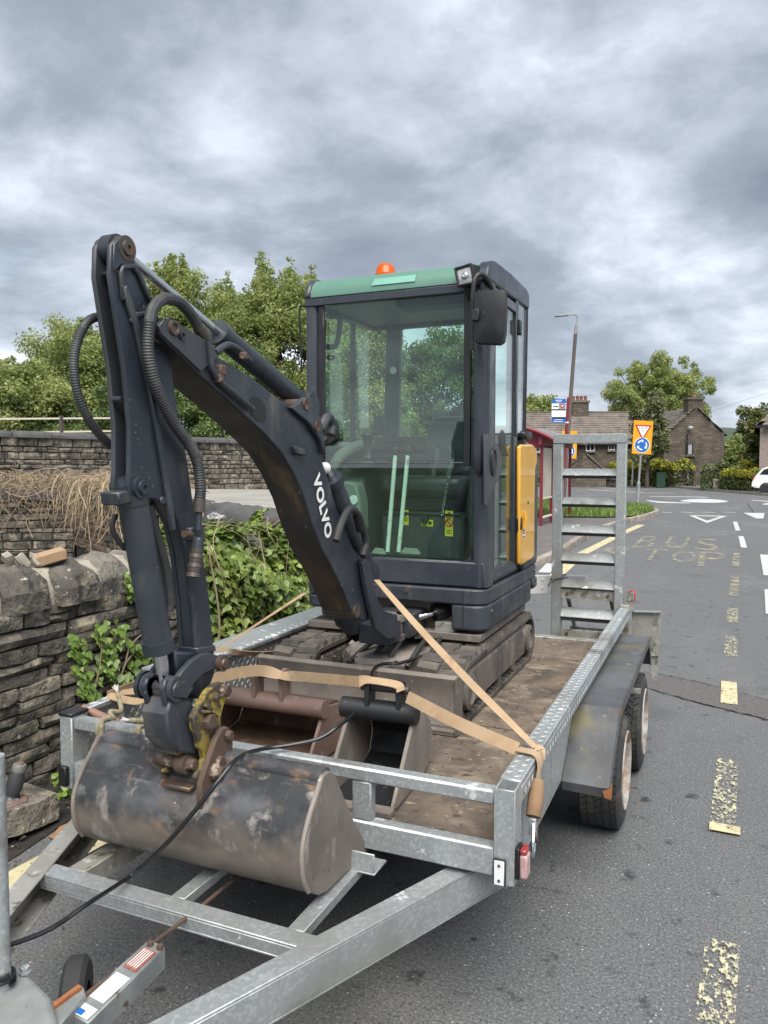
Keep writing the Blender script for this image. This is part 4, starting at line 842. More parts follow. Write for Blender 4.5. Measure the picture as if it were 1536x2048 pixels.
def roof_slope(parent, a, b, c, d, rows, m, thick=.05):
    """stone slates laid in courses from eaves a-b up to ridge d-c, each course lapping the one below"""
    a, b, c, d = (Vector(v) for v in (a, b, c, d)); n = (b-a).cross(d-a).normalized()
    if n.z < 0: n = -n
    h = (d-a).length/rows; mb = MB()
    for r in range(rows):
        t0, t1 = r/rows, min(1, (r+1.25)/rows); p, q = a.lerp(d, t0), b.lerp(c, t0); p1, q1 = a.lerp(d, t1), b.lerp(c, t1); k = max(2, int((q-p).length/.9))
        off = rnd.random()
        for i in range(k):
            s0, s1 = max(0, (i+off-.5)/k), min(1, (i+off+.5)/k)
            if s1-s0 < .01: continue
            w = rnd.uniform(-.006, .006); up0 = n*(thick+w); e = (d-a).normalized()*rnd.uniform(-.012, .012)
            P0, P1 = p.lerp(q, s0+.0006)+e, p.lerp(q, s1-.0006)+e; P2, P3 = p1.lerp(q1, s1-.0006), p1.lerp(q1, s0+.0006)
            mb.add([P0, P1, P2, P3, P0+up0, P1+up0, P2+n*.01, P3+n*.01], [(4, 5, 6, 7), (0, 1, 5, 4), (1, 2, 6, 5), (3, 0, 4, 7)])
    return build('roof_slates', mb, m, parent, kind='stuff')
def window(parent, px0, px1, py0, py1, d, mull=1, frame='window_white', curtain=False, n=None):
    z0, z1 = zpx(py1, d), zpx(py0, d); a, b = H(px0, d, z0), H(px1, d, z0); w = (b-a).length; u = (b-a).normalized(); nn = -FH
    f = MB(); t = .07
    def rect(x0, x1, y0, y1, o0, o1): f.prism([a+u*x0+UP*y0+nn*o0, a+u*x1+UP*y0+nn*o0, a+u*x1+UP*y1+nn*o0, a+u*x0+UP*y1+nn*o0], nn*(o1-o0))
    h = z1-z0; rect(-t, w+t, -t, 0, .0, .09); rect(-t, w+t, h, h+t, .0, .07); rect(-t, 0, 0, h, 0, .07); rect(w, w+t, 0, h, 0, .07)
    for k in range(mull): x = w*(k+1)/(mull+1); rect(x-.03, x+.03, 0, h, .01, .06)
    o = build('window', f, M[frame], parent); g = MB()
    g.prism([a+nn*.015, b+nn*.015, b+UP*h+nn*.015, a+UP*h+nn*.015], nn*.01); build('pane', g, M['window_dark'], o)
    if curtain:
        g = MB().prism([a+u*w*.15+nn*.026, a+u*w*.8+nn*.026, a+u*w*.8+UP*h*.95+nn*.026, a+u*w*.15+UP*h*.95+nn*.026], nn*.004); build('curtain', g, M['curtain'], o)
    s = MB(); s.prism([a-u*.15-UP*.2+nn*.0, b+u*.15-UP*.2, b+u*.15-UP*.08, a-u*.15-UP*.08], nn*.14); s.prism([a-u*.15+UP*(h+.08), b+u*.15+UP*(h+.08), b+u*.15+UP*(h+.32), a-u*.15+UP*(h+.32)], nn*.05)
    build('stone_surround', s, M['coping'], o)
def chimney(parent, px0, px1, py0, py1, d, dep, pots, mname='cottage_stone'):
    z0, z1 = zpx(py1, d), zpx(py0, d); a, b = H(px0, d, z0), H(px1, d, z0); mb = MB(); mb.prism([a, b, b+FH*dep, a+FH*dep], UP*(z1-z0)); u = (b-a).normalized()
    c = build('chimney', mb, M[mname], parent); cp = MB(); e = .09; cp.prism([a-u*e-FH*e+UP*(z1-z0), b+u*e-FH*e+UP*(z1-z0), b+u*e+FH*(dep+e)+UP*(z1-z0), a-u*e+FH*(dep+e)+UP*(z1-z0)], UP*.16); build('cap', cp, M['coping'], c)
    for t in pots:
        q = a.lerp(b, t) + FH*dep/2 + UP*(z1-z0+.16); p = MB(); p.lathe(q, UP, [(0, .16), (.3, .13), (.34, .16), (.42, .15), (.42, .02)], 12); build('pot', p, M['terracotta'], c)
    return c
cot = thing('cottage', 'long dark stone cottage with stone slate roof and gabled end behind the hedges', 'house', tuple(H(1290, 63, 0)))
D0, D1, D2 = 64.0, 67.2, 70.5; ze, zr = zpx(886, D0), zpx(826, D1)
A, B = H(1040, D0, -.1), H(1345, D0, -.1); Bb, Ab = H(1345, D2, -.1), H(1040, D2, -.1)
build('wall', MB().prism([A, B, Bb, Ab], UP*(ze+.1)), M['cottage_stone'], cot)
r0, r1 = H(1040, D1, zr), H(1352, D1, zr); e0, e1 = H(1036, D0-.35, ze-.12), H(1350, D0-.35, ze-.12); k0, k1 = H(1036, D2+.3, ze-.1), H(1350, D2+.3, ze-.1)
roof_slope(cot, e0, e1, r1, r0, 14, M['slate']); roof_slope(cot, k0, k1, r1, r0, 10, M['slate'])
build('ridge', MB().bar(r0+UP*.05, r1+UP*.05, .25, .12), M['slate'], cot); build('gutter', MB().bar(e0-UP*.03, e1-UP*.03, .10, .10), M['black_plastic'], cot)
# gabled wing that faces the road
DG, DB = 60.0, 70.0; gl, gr, ga = H(1326, DG, -.1), H(1446, DG, -.1), H(1387, DG, zpx(815, DG)); gel, ger = H(1326, DG, zpx(872, DG)), H(1446, DG, zpx(868, DG))
wing = [gl, gr, ger, ga, gel]; build('gable_wall', MB().prism(wing, FH*(DB-DG)), M['cottage_stone'], cot)
ov = -FH*.18; rb_ = FH*(DB-DG)
sl = (gel-ga).normalized()*.28; sr = (ger-ga).normalized()*.30
roof_slope(cot, gel+sl+ov+UP*.03, gel+sl+rb_+UP*.03, ga+rb_+UP*.05, ga+ov+UP*.05, 13, M['slate']); roof_slope(cot, ger+sr+ov+UP*.03, ger+sr+rb_+UP*.03, ga+rb_+UP*.05, ga+ov+UP*.05, 13, M['slate'])
chimney(cot, 1373, 1402, 800, 832, 60.1, 1.0, (.5,)); c1 = chimney(cot, 1143, 1175, 806, 838, 66.7, 1.0, (.12, .38, .62, .88))
window(cot, 1372.5, 1384, 888, 908, DG-.02, 0, 'lamp_brown', True); window(cot, 1372.5, 1378.5, 946, 961, DG-.02, 0, 'lamp_brown', True)
window(cot, 1172, 1186, 885.5, 901, D0-.02, 1); window(cot, 1063, 1078, 881, 903, D0-.02, 1); window(cot, 1255, 1264, 884, 899, D0-.02, 1, 'lamp_brown'); window(cot, 1216, 1226, 886, 899, D0-.02, 1)
ld = MB().ball(H(1378, DG-.25, zpx(857, DG)), .22, 8, (1, .5, .8)); build('flood_light', ld, M['post_grey'], cot)
pi = MB().tube([H(1372, DG-.08, zpx(868, DG)), H(1371, DG-.08, .1)], .05, 6); build('drainpipe', pi, M['black_plastic'], cot)
bx = MB().prism([H(1382, DG-.4, .9), H(1390, DG-.4, .9), H(1390, DG-.4, 1.12), H(1382, DG-.4, 1.12)], FH*.38); build('hopper', bx, M['black_plastic'], cot)
ar = MB().tube([H(1152, 67.2, zpx(812, 67)), H(1152, 67.2, zpx(788, 67))], .025, 5).tube([H(1150, 67.2, zpx(792, 67)), H(1171, 67.2, zpx(791, 67))], .02, 5)
for px in (1153, 1157, 1161, 1165, 1169): ar.tube([H(px, 66.9, zpx(791.5, 67)), H(px, 67.5, zpx(791.5, 67))], .012, 4)
build('aerial', ar, M['post_grey'], cot)
# small slated outhouse in front
oh = thing('outhouse', 'low stone outhouse with slated lean roof left of the give way sign', 'outbuilding', tuple(H(1180, 58, 0)))
OD = 58.0; o = [H(1128, OD, -.1), H(1212, OD, -.1), H(1212, OD, zpx(948, OD)), H(1168, OD, zpx(908, OD)), H(1128, OD, zpx(945, OD))]; build('wall', MB().prism(o, FH*5+RH*1.6), M['cottage_stone'], oh)
back = FH*5+RH*1.6; roof_slope(oh, o[2]+UP*.05-FH*.1+RH*.15-UP*.1, o[2]+UP*.05+back+RH*.15-UP*.1, o[3]+UP*.06+back, o[3]+UP*.06-FH*.1, 9, M['slate']); roof_slope(oh, o[4]-RH*.12, o[4]+back-RH*.12, o[3]+UP*.06+back, o[3]+UP*.06-FH*.1, 9, M['slate'])
gw = thing('garden_wall', 'low stone garden wall along the far footway below the outhouse', 'stone wall', tuple(H(1200, 57, 0)))
build('wall_body', MB().prism([H(1118, 62, -.05), H(1240, 57.5, -.05), H(1240, 57.9, -.05), H(1118, 62.4, -.05)], UP*.62), M['cottage_stone'], gw)
build('coping_stones', MB().prism([H(1118, 61.9, .57), H(1240, 57.4, .57), H(1240, 58.0, .57), H(1118, 62.5, .57)], UP*.12), M['coping'], gw)
# house at the right edge
hs = thing('house', 'pink grey pebbledashed house with a low slate roof at the right edge', 'house', tuple(H(1600, 48, 0)))
HD = 46.0; zt = zpx(852, HD)
build('wall', MB().prism([H(1517, HD, -.1), H(1760, HD, -.1), H(1760, HD+8, -.1), H(1517, HD+8, -.1)], UP*(zt+.1)), M['render_wall'], hs)
er = [H(1506, HD-.4, zt), H(1775, HD-.4, zt), H(1775, HD+8.5, zt), H(1506, HD+8.5, zt)]; rg0, rg1 = H(1590, HD+4, zt+2.3), H(1700, HD+4, zt+2.3)
roof_slope(hs, er[0], er[1], rg1, rg0, 9, M['slate']); roof_slope(hs, er[3], er[0], rg0, rg0+RH*.01, 9, M['slate'])
build('fascia', MB().bar(er[0]-UP*.06, er[1]-UP*.06, .05, .18).bar(er[0]-UP*.06, er[3]-UP*.06, .05, .18), M['black_plastic'], hs)
bt = MB().ball(H(1523, HD-.12, zpx(944, HD)), .09, 8); build('wall_lamp', bt, M['black_plastic'], hs)
# gate by the hedge
gp_ = thing('gate_post', 'square pale stone gate post beside the dark garden gate', 'gate post', tuple(H(1447, 48.6, 0))); build('shaft', MB().prism([H(1443.5, 48.6, 0), H(1450, 48.6, 0), H(1450, 48.85, 0), H(1443.5, 48.85, 0)], UP*.92), M['grey_stone'], gp_, bev=.02); build('cap', MB().prism([H(1443, 48.58, .92), H(1450.5, 48.58, .92), H(1450.5, 48.87, .92), H(1443, 48.87, .92)], UP*.05), M['coping'], gp_, bev=.02)
lw = thing('garden_wall', 'short low stone wall between the round bush and the pale gate post', 'stone wall', tuple(H(1435, 48.9, 0)))
for r in range(4):
    x = 1426.5
    while x < 1443:
        w = rnd.uniform(4, 7); build('stone', MB().prism([H(x, 48.7, .02+r*.19), H(min(x+w, 1443.3)-.25, 48.7, .02+r*.19), H(min(x+w, 1443.3)-.25, 49.0, .02+r*.19), H(x, 49.0, .02+r*.19)], UP*.18), M['stone'], lw, bev=.015); x += w
ga_ = thing('garden_gate', 'dark weathered wooden garden gate below the yellow topped hedge', 'gate', tuple(H(1461, 48.5, 0)))
for k in range(8): x = 1451+k*2.55; build('plank', MB().prism([H(x, 48.5, .06), H(x+2.3, 48.5, .06), H(x+2.3, 48.54, .06), H(x, 48.54, .06)], UP*(.82+.05*math.sin(k*1.7))), M['bark'], ga_)
for zz in (.2, .68): build('rail', MB().bar(H(1451, 48.57, zz), H(1471, 48.57, zz), .05, .09), M['bark'], ga_)
# green cabinet
gc = thing('cabinet', 'dark green roadside service cabinet in front of the golden hedge', 'cabinet', tuple(H(1321, 56, 0)))
q = [H(1313, 56, 0), H(1330, 56, 0), H(1330, 56.35, 0), H(1313, 56.35, 0)]; build('case', MB().prism(q, UP*1.08), M['door_green'], gc, bev=.02); build('lid', MB().prism([p+UP*1.08-FH*.03*(1 if i < 2 else -1)+RH*(.03 if i in (1, 2) else -.03) for i, p in enumerate(q)], UP*.05), M['door_green'], gc, bev=.01)
for t0, t1 in ((.03, .49), (.51, .97)): a = q[0].lerp(q[1], t0)-FH*.012; b = q[0].lerp(q[1], t1)-FH*.012; build('door', MB().prism([a+UP*.06, b+UP*.06, b+UP*1.04, a+UP*1.04], FH*.01), M['door_green'], gc)

# ---- signs
def disc_pts(c, u, v, r, n=40, a0=0, a1=2*math.pi): return [c + u*(r*math.cos(a0+(a1-a0)*i/n)) + v*(r*math.sin(a0+(a1-a0)*i/n)) for i in range(n if abs(a1-a0-2*math.pi) < 1e-6 else n+1)]
def text_on(name, s, c, u, v, w, h, m, parent, depth):
    me = text_mesh(s); co = np.empty(len(me.vertices)*3, dtype=np.float32); me.vertices.foreach_get('co', co); co = co.reshape(-1, 3); mn, mx = co.min(0), co.max(0)
    X_ = (co[:, :1]-mn[0])/(mx[0]-mn[0])-.5; Y_ = (co[:, 1:2]-mn[1])/(mx[1]-mn[1])-.5
    p = np.array(c+depth)[None] + X_*w*np.array(u)[None] + Y_*h*np.array(v)[None]; me.vertices.foreach_set('co', p.astype(np.float32).ravel()); me.update(); me.name = name; return link(name, me, m, parent)
def roundel(parent, c, u, v, n, r):
    b = build('roundel', MB().prism([p for p in disc_pts(c+n*.004, u, v, r)], n*.004), M['sign_white'], parent); build('blue_disc', MB().prism(disc_pts(c+n*.009, u, v, r*.93), n*.003), M['sign_blue'], b)
    for k in range(3):
        a0 = R(158-120*k); a1 = a0-R(62); ri, ro = r*.50, r*.66; rm = (ri+ro)/2
        mb = MB(); out = [c+n*.013 + u*(ro*math.cos(a0+(a1-a0)*i/8)) + v*(ro*math.sin(a0+(a1-a0)*i/8)) for i in range(9)]; inn_ = [c+n*.013 + u*(ri*math.cos(a0+(a1-a0)*i/8)) + v*(ri*math.sin(a0+(a1-a0)*i/8)) for i in range(9)]
        mb.prism(out + inn_[::-1], n*.002); tip = a1-R(27)
        hd = [c+n*.0135+u*(rr*math.cos(aa))+v*(rr*math.sin(aa)) for rr, aa in ((r*.36, a1), (r*.82, a1), (rm, tip))]; mb.prism(hd, n*.002)
        build('arrow', mb, M['sign_white'], b)
def road_sign(label, pxc, d, pyt, pyb, pxpost, pybase, w, lean, tri_on=True):
    zt, zb = zpx(pyt, d), zpx(pyb, d); base = H(pxpost, d+.12, 0); t = thing('road_sign', label, 'road sign', tuple(base), 'roundabout warning boards on grey posts')
    u = (RH*math.cos(lean) + UP*math.sin(lean)).normalized(); v = (UP*math.cos(lean) - RH*math.sin(lean)).normalized(); n = -FH; c0 = H(pxc, d, (zt+zb)/2); h = zt-zb
    topp = c0 + v*h*.45 + FH*.07; post = MB(); post.tube([base, base.lerp(topp, .02), topp], .045, 10); build('post', post, M['post_grey'], t)
    ps = MB().tube([base, base.lerp(topp, .24)], .075, 10); ps.tube([base.lerp(topp, .24), base.lerp(topp, .27)], [.075, .05], 10); build('post_sleeve', ps, M['post_grey'], t)
    bd = [c0+u*(sx*w/2)+v*(sy*h/2) for sx, sy in ((-1, -1), (1, -1), (1, 1), (-1, 1))]; bo = build('backing_board', MB().prism(bd, FH*.02), M['sign_yellow'], t)
    for q in (-.3, .3): build('clip', MB().bar(c0+v*h*q+FH*.045-u*.25, c0+v*h*q+FH*.045+u*.25, .03, .04), M['post_grey'], t)
    roundel(t, c0 - v*h*.235, u, v, n, w*.40)
    if tri_on:
        cc = c0 + v*h*.20; T = lambda s, o: [cc+n*o+u*(-.43*w*s)+v*(.27*w*s+.02), cc+n*o+v*(-.52*w*s+.02), cc+n*o+u*(.43*w*s)+v*(.27*w*s+.02)]
        tr = build('red_triangle', MB().prism(T(1, .004), n*.004), M['sign_red'], t); ctr = sum(T(1, .009), Vector())/3; tw = T(1, .009); tw = [ctr+(p-ctr)*.74 for p in tw]; build('white_triangle', MB().prism(tw, n*.003), M['sign_white'], tr)
        text_on('lettering', 'GIVE', cc+v*.15*w, u, v, w*.46, w*.11, M['print_black'], tr, n*.014); text_on('lettering', 'WAY', cc-v*.015*w, u, v, w*.26, w*.09, M['print_black'], tr, n*.014)
    return t
road_sign('amber sign board with give way triangle and blue roundabout disc above the grass verge', 1283, 33.8, 842, 908, 1275, 1005, .84, -.055)
road_sign('amber roundabout sign board half hidden behind the upright ramp and bus stop pole', 1137, 42, 862, 917, 1132, 990, .84, -.02)
sp_ = thing('sign_post', 'thin grey post standing on the far footway behind the give way sign', 'post', tuple(H(1263.5, 60, .1))); build('post', MB().tube([H(1263.5, 60, .1), H(1267, 60, zpx(870, 60))], .055, 8), M['post_grey'], sp_); build('post_sleeve', MB().tube([H(1263.5, 60, .1), H(1264.3, 60, .9)], .085, 8), M['post_grey'], sp_)
build('sign_plate', MB().prism([H(1268, 60.1, 2.6), H(1285, 60.1, 2.6), H(1285, 60.1, 3.6), H(1268, 60.1, 3.6)], FH*.02), M['post_grey'], sp_)
# ---- bus stop pole and flag
BD = 26.0; bs = thing('bus_stop_pole', 'crimson bus stop pole with a blue and white flag panel above the shelter', 'bus stop', tuple(H(1124.5, BD, .1)))
pt = H(1134.5, BD, zpx(797, BD)); pb = H(1124, BD, .1); build('pole', MB().tube([pb, pt], .052, 12).tube([pt, pt+UP*.02], [.052, .03], 12), M['red_paint'], bs); build('pole_band', MB().tube([H(1132.2, BD, zpx(847, BD)), H(1132.3, BD, zpx(844, BD))], .056, 12), M['sign_white'], bs)
fa0, fa1, fz0, fz1 = 1101.5, 1129.5, zpx(845.5, BD), zpx(799, BD); n_ = -FH
def fl(x0, x1, t0, t1, m, o, name='flag_print', par=None):
    z0, z1 = fz0+(fz1-fz0)*t0, fz0+(fz1-fz0)*t1; X0, X1 = fa0+(fa1-fa0)*x0, fa0+(fa1-fa0)*x1
    return build(name, MB().prism([H(X0, BD, z0)+n_*o, H(X1, BD, z0)+n_*o, H(X1, BD, z1)+n_*o, H(X0, BD, z1)+n_*o], n_*(.004 if o else -.03)), M[m], par or bs)
pan = fl(0, 1, 0, 1, 'sign_white', 0, 'flag_panel'); fl(0, 1, .82, 1, 'sign_blue', .004, par=pan); fl(.02, .99, .52, .57, 'print_black', .004, par=pan); fl(0, 1, 0, .09, 'sign_blue', .004, par=pan); fl(0, 1, .09, .235, 'sign_blue', .004, par=pan); fl(.05, .96, .16, .225, 'print_black', .009, par=pan)
for x0, x1, t0, t1 in ((.25, .72, .925, .95), (.3, .66, .865, .885), (.12, .80, .035, .055), (.18, .78, .11, .13)): fl(x0, x1, t0, t1, 'sign_white', .010, par=pan)
fl(.10, .46, .66, .70, 'print_black', .004, par=pan); fl(.5, .98, .59, .80, 'post_grey', .004, par=pan)
cc = H(fa0+(fa1-fa0)*.74, BD, fz0+(fz1-fz0)*.70) + n_*.010; build('flag_logo', MB().prism(disc_pts(cc, RH, UP, .062, 20), n_*.003), M['sign_red'], pan)
hp = [(0, -.034), (.036, .008), (.030, .028), (.014, .028), (0, .014), (-.014, .028), (-.030, .028), (-.036, .008)]; build('flag_logo', MB().prism([cc+n_*.005+RH*x+UP*y for x, y in hp], n_*.002), M['sign_white'], pan)
for t in (.1, .9): build('bracket', MB().bar(H(1126, BD+.03, fz0+(fz1-fz0)*t), H(1134, BD+.03, fz0+(fz1-fz0)*t), .03, .03), M['red_paint'], bs)
# ---- bus shelter: barrel roof, crimson frame
sh = thing('bus_shelter', 'crimson framed bus shelter with a curved grey roof behind the excavator', 'bus shelter', (-4.7, 20.6, .1))
SX0, SX1, SY0, SY1 = -5.35, -4.06, 19.2, 23.2; prof = [(SX0-.12 + (SX1+.42-SX0+.12)*i/14, 2.22 + .36*math.sin(math.pi*(.12+.88*i/14))) for i in range(15)]
rf = MB().sheet([(x, SY0-.25, z) for x, z in prof], (0, SY1-SY0+.5, 0), .03); build('roof', rf, M['shelter_roof'], sh)
ed = MB().tube([(x, SY0-.26, z-.02) for x, z in prof], .045, 6); build('roof_edge', ed, M['red_paint'], sh); build('roof_edge', MB().tube([(x, SY1+.26, z-.02) for x, z in prof], .045, 6), M['red_paint'], sh)
build('roof_rib', MB().tube([(x, (SY0+SY1)/2, z+.03) for x, z in prof], .02, 6), M['shelter_roof'], sh)
build('end_panel', MB().prism([(x, SY0-.03, z-.05) for x, z in prof[1:-3]] + [(SX1, SY0-.03, 2.10), (SX0, SY0-.03, 2.10)], (0, .03, 0)), M['red_paint'], sh)
build('fascia', MB().box((SX1-.04, SY0-.2, 2.12), (SX1+.04, SY1+.2, 2.34)), M['red_paint'], sh); build('fascia', MB().box((SX0-.04, SY0-.04, 2.05), (SX1+.05, SY0+.04, 2.20)), M['red_paint'], sh); build('fascia', MB().box((SX0-.04, SY0-.2, 2.05), (SX0+.04, SY1+.2, 2.25)), M['red_paint'], sh)
for x, y in ((SX1, SY0), (SX1, SY0+1.25), (SX1, SY0+2.7), (SX1, SY1), (SX0, SY0), (SX0, SY1), (SX0, SY0+2)): build('post', MB().box((x-.035, y-.035, .05), (x+.035, y+.035, 2.16)), M['red_paint'], sh)
build('side_panel', MB().box((SX1-.012, SY0+.06, .82), (SX1+.012, SY0+1.19, 2.06)), M['perspex'], sh); build('rear_panel', MB().box((SX0-.01, SY0+.06, .5), (SX0+.01, SY1-.06, 2.0)), M['perspex'], sh)
for zz in (.78, .30): build('rail', MB().tube([(SX1, SY0+.03, zz), (SX1, SY0+1.22, zz)], .035, 8), M['cream_rail'], sh)
build('bench', MB().box((SX0+.1, SY0+.4, .55), (SX0+.42, SY1-.4, .60)), M['cream_rail'], sh)
# ---- street lamp
LD = 34.8; lp = thing('street_lamp', 'tall leaning brown street lamp with a pale bracket and flat lantern', 'street lamp', tuple(H(1127, LD, .1)))
b0, b1, b2 = H(1126, LD, .1), H(1146.5, LD, zpx(672, LD)), H(1148.6, LD, zpx(652, LD)); build('column', MB().tube([b0, b0.lerp(b1, .22), b0.lerp(b1, .23), b1], [.13, .13, .10, .075], 12), M['lamp_brown'], lp)
build('collar', MB().tube([b1, b2], [.082, .07], 12), M['post_grey'], lp)
arm = spline([b2, H(1149.5, LD, zpx(640, LD)), H(1147, LD, zpx(634.5, LD)), H(1138, LD, zpx(634, LD)), H(1128, LD, zpx(635, LD))], 6); build('bracket_arm', MB().tube(arm, .032, 8), M['post_grey'], lp)
hd = MB(); a, b = H(1131, LD, zpx(634.5, LD)), H(1105, LD, zpx(637, LD)); hd.bar(a, b, .22, .07); hd.bar(a.lerp(b, .1)+UP*.05, a.lerp(b, .45)+UP*.05, .12, .06); build('lantern', hd, M['post_grey'], lp, bev=.02)
build('photocell', MB().cyl(H(1122, LD, zpx(634, LD)), H(1122, LD, zpx(631, LD)), .035, 8), M['lamp_brown'], lp)
ow = MB().tube(spline([H(1400, 75, zpx(832, 75)), H(1470, 75, zpx(806, 75)), H(1560, 75, zpx(778, 75))], 8), .014, 4); tag(build('overhead_wire', ow, M['black_plastic']), 'thin dark overhead wire crossing the sky right of the cottage chimney', 'wire')
# ---- white hatchback at the right edge
car = thing('parked_car', 'white hatchback with dark spoked wheels parked at the right edge', 'car', tuple(H(1555, 43.5, .1)))
CD = 43.0; o0 = H(1502, CD, .10); _RH, _FH = RH, FH; RH, FH = (RH-FH*.489).normalized(), (FH+RH*.489).normalized(); side_ = [(0, .42), (.04, .62), (.12, .86), (.26, 1.02), (.52, 1.34), (.80, 1.46), (1.4, 1.50), (2.1, 1.44), (2.75, 1.05), (3.5, .92), (3.85, .72), (3.92, .40), (3.80, .26), (3.48, .24), (3.42, .42), (3.25, .58), (3.02, .58), (2.84, .42), (2.78, .24), (1.06, .24), (1.0, .42), (.84, .58), (.60, .58), (.42, .42), (.36, .26), (.10, .30)]
bd = MB(); m_ = len(side_); rings = [(0.0, .97, .02), (.06, 1.0, 0), (1.60, 1.0, 0), (1.66, .97, .02)]
for off, s, dz in rings: bd.v += [tuple(o0 + RH*(1.96+(x-1.96)*s) + FH*off + UP*(z*s+dz)) for x, z in side_]
for k in range(3):
    for i in range(m_): bd.f.append((k*m_+i, k*m_+(i+1) % m_, (k+1)*m_+(i+1) % m_, (k+1)*m_+i))
bd.f.append(tuple(range(m_))); bd.f.append(tuple(3*m_+i for i in range(m_))); build('body', bd, M['car_white'], car, ang=50)
for wp in ([(.40, 1.03), (.62, 1.30), (.86, 1.38), (1.30, 1.42), (1.30, 1.00)], [(1.38, 1.00), (1.38, 1.42), (2.02, 1.37), (2.55, 1.06)]): build('side_window', MB().prism([o0+RH*x+UP*z-FH*.010 for x, z in wp], FH*.02), M['car_glass'], car)
build('tail_light', MB().prism([o0+RH*x+UP*z-FH*.006 for x, z in ((.055, .74), (.10, .74), (.22, .98), (.18, 1.0))], FH*.05), M['sign_red'], car); build('bumper', MB().prism([o0+RH*x+UP*z-FH*.016 for x, z in ((.02, .36), (.40, .34), (.38, .55), (.05, .60))], FH*.02), M['car_white'], car, bev=.01)
build('door_line', MB().prism([o0+RH*x+UP*z-FH*.006 for x, z in ((1.33, .35), (1.345, .35), (1.345, 1.0), (1.33, 1.0))], FH*.01), M['print_black'], car)
for x in (.72, 3.14):
    for off in (0.02, 1.64):
        c = o0 + RH*x + UP*.205 + FH*off; ax = -FH if off < 1 else FH
        w = MB().lathe(c, ax, [(-.18, .22), (-.18, .30), (-.02, .305), (.02, .27), (.02, .22), (-.02, .21)], 24); wo = build('wheel', w, M['tyre'], car)
        r_ = MB().lathe(c, ax, [(-.05, .01), (-.05, .20)], 20)
        for k in range(10): a = k*2*math.pi/10; dr = RH*math.cos(a)+UP*math.sin(a); r_.bar(c+ax*.0+dr*.03, c+ax*.0+dr*.21, .03, .02, up=ax)
        r_.lathe(c, ax, [(0, .215), (.012, .215), (.012, .195), (0, .195)], 24); build('rim', r_, M['black_plastic'] if False else M['grey_inner'], wo)
RH, FH = _RH, _FH
# ================================================================== the plant trailer
tr = thing('plant_trailer', 'galvanised twin axle plant trailer with timber deck and one upright ladder ramp', 'trailer', (-1.306, 3.4, 0))
def tp(name, mb, m='galv', parent=None, bev=.003, **k): return build(name, mb, M[m], parent or tr, bev=bev, **k)
TL0, TL1, TR0, TR1, YF, YB = -2.128, -2.070, -.542, -.484, 2.0, 4.93
# corner posts: hollow box section on the right, capped on the left
mb = MB(); t = .006
for a, b in (((TR0, YF, .455), (TR1, YF+t, .722)), ((TR0, YF+.078-t, .455), (TR1, YF+.078, .722)), ((TR0, YF+t, .455), (TR0+t, YF+.078-t, .722)), ((TR1-t, YF+t, .455), (TR1, YF+.078-t, .722))): mb.box(a, b)
mb.box((TR0+t, YF+t, .60), (TR1-t, YF+.078-t, .606)); cp = tp('corner_post', mb, bev=.0015)
cpl = tp('corner_post', MB().box((TL0, YF, .455), (TL1, YF+.078, .715)), bev=.004); tp('end_cap', MB().box((TL0-.003, YF-.003, .715), (TL1+.003, YF+.081, .728)), 'black_plastic', cpl)
tp('marker_block', MB().box((TL0+.01, YF-.022, .47), (TL0+.045, YF-.002, .54)), 'black_plastic', cpl)
tp('front_rail', MB().box((TL1, YF+.006, .670), (TR0, YF+.050, .712)), bev=.006)
tp('front_beam', MB().box((TL1, YF+.004, .470), (TR0, YF+.05, .552)), bev=.005)
for x in (-.978, -1.69): tp('stanchion', MB().box((x, YF+.010, .5525), (x+.062, YF+.046, .6695)), bev=.004)
br_ = MB(); br_.prism([(-.985, YF-.085, .452), (-.865, YF-.085, .452), (-.865, YF-.080, .505), (-.985, YF-.080, .505)], (0, .006, 0)); br_.box((-.985, YF-.085, .446), (-.862, YF+.003, .452)); tp('support_bracket', br_, bev=.0015)
# sides
def tread(name, parent, origin, u, v, n, nu, nv, su, sv, L, w, h, m='galv'):
    """five bar tread: raised lozenges turned this way and that"""
    mb = MB(); o, u, v, n = Vector(origin), Vector(u), Vector(v), Vector(n)
    for i in range(nu):
        for j in range(nv):
            c = o + u*(su*(i+.5+.5*(j % 2)*0)) + v*(sv*(j+.5)); s = 1 if (i+j) % 2 else -1; d = (u*1 + v*s).normalized(); e = (v - u*s).normalized()
            P_ = [c-d*L/2, c-e*w/2, c+d*L/2, c+e*w/2]; Q = [c-d*L*.28+n*h, c-e*w*.22+n*h, c+d*L*.28+n*h, c+e*w*.22+n*h]; mb.add(P_+Q, [(4, 5, 6, 7), (0, 1, 5, 4), (1, 2, 6, 5), (2, 3, 7, 6), (3, 0, 4, 7)])
    return build(name, mb, M[m], parent, kind='stuff')
rs = MB(); rs.box((-.532, YF+.08, .400), (-.524, YB, .699)); rs.box((-.544, YF+.08, .400), (-.5325, YB, .410)); side_r = tp('side_panel', rs, bev=.001)
rc = MB(); rc.box((-.548, YF+.082, .7005), (-.486, YB, .7205)); rc.box((-.490, YF+.082, .655), (-.4855, YB, .7003)); cap_r = tp('top_rail', rc, bev=.004)
tread('tread_pattern', cap_r, (-.545, YF+.1, .7205), (0, 1, 0), (1, 0, 0), (0, 0, 1), 128, 2, .022, .029, .026, .007, .0022); tread('tread_pattern', cap_r, (-.4855, YF+.1, .659), (0, 1, 0), (0, 0, 1), (1, 0, 0), 128, 1, .022, .036, .024, .007, .002)
for y in (2.7, 3.4): tp('panel_seam', MB().box((-.5238, y, .41), (-.5215, y+.012, .69)), 'galv', side_r, bev=0)
ls = MB(); ls.box((-2.120, YF+.08, .415), (-2.112, YB, .699)); side_l = tp('side_panel', ls, bev=.001)
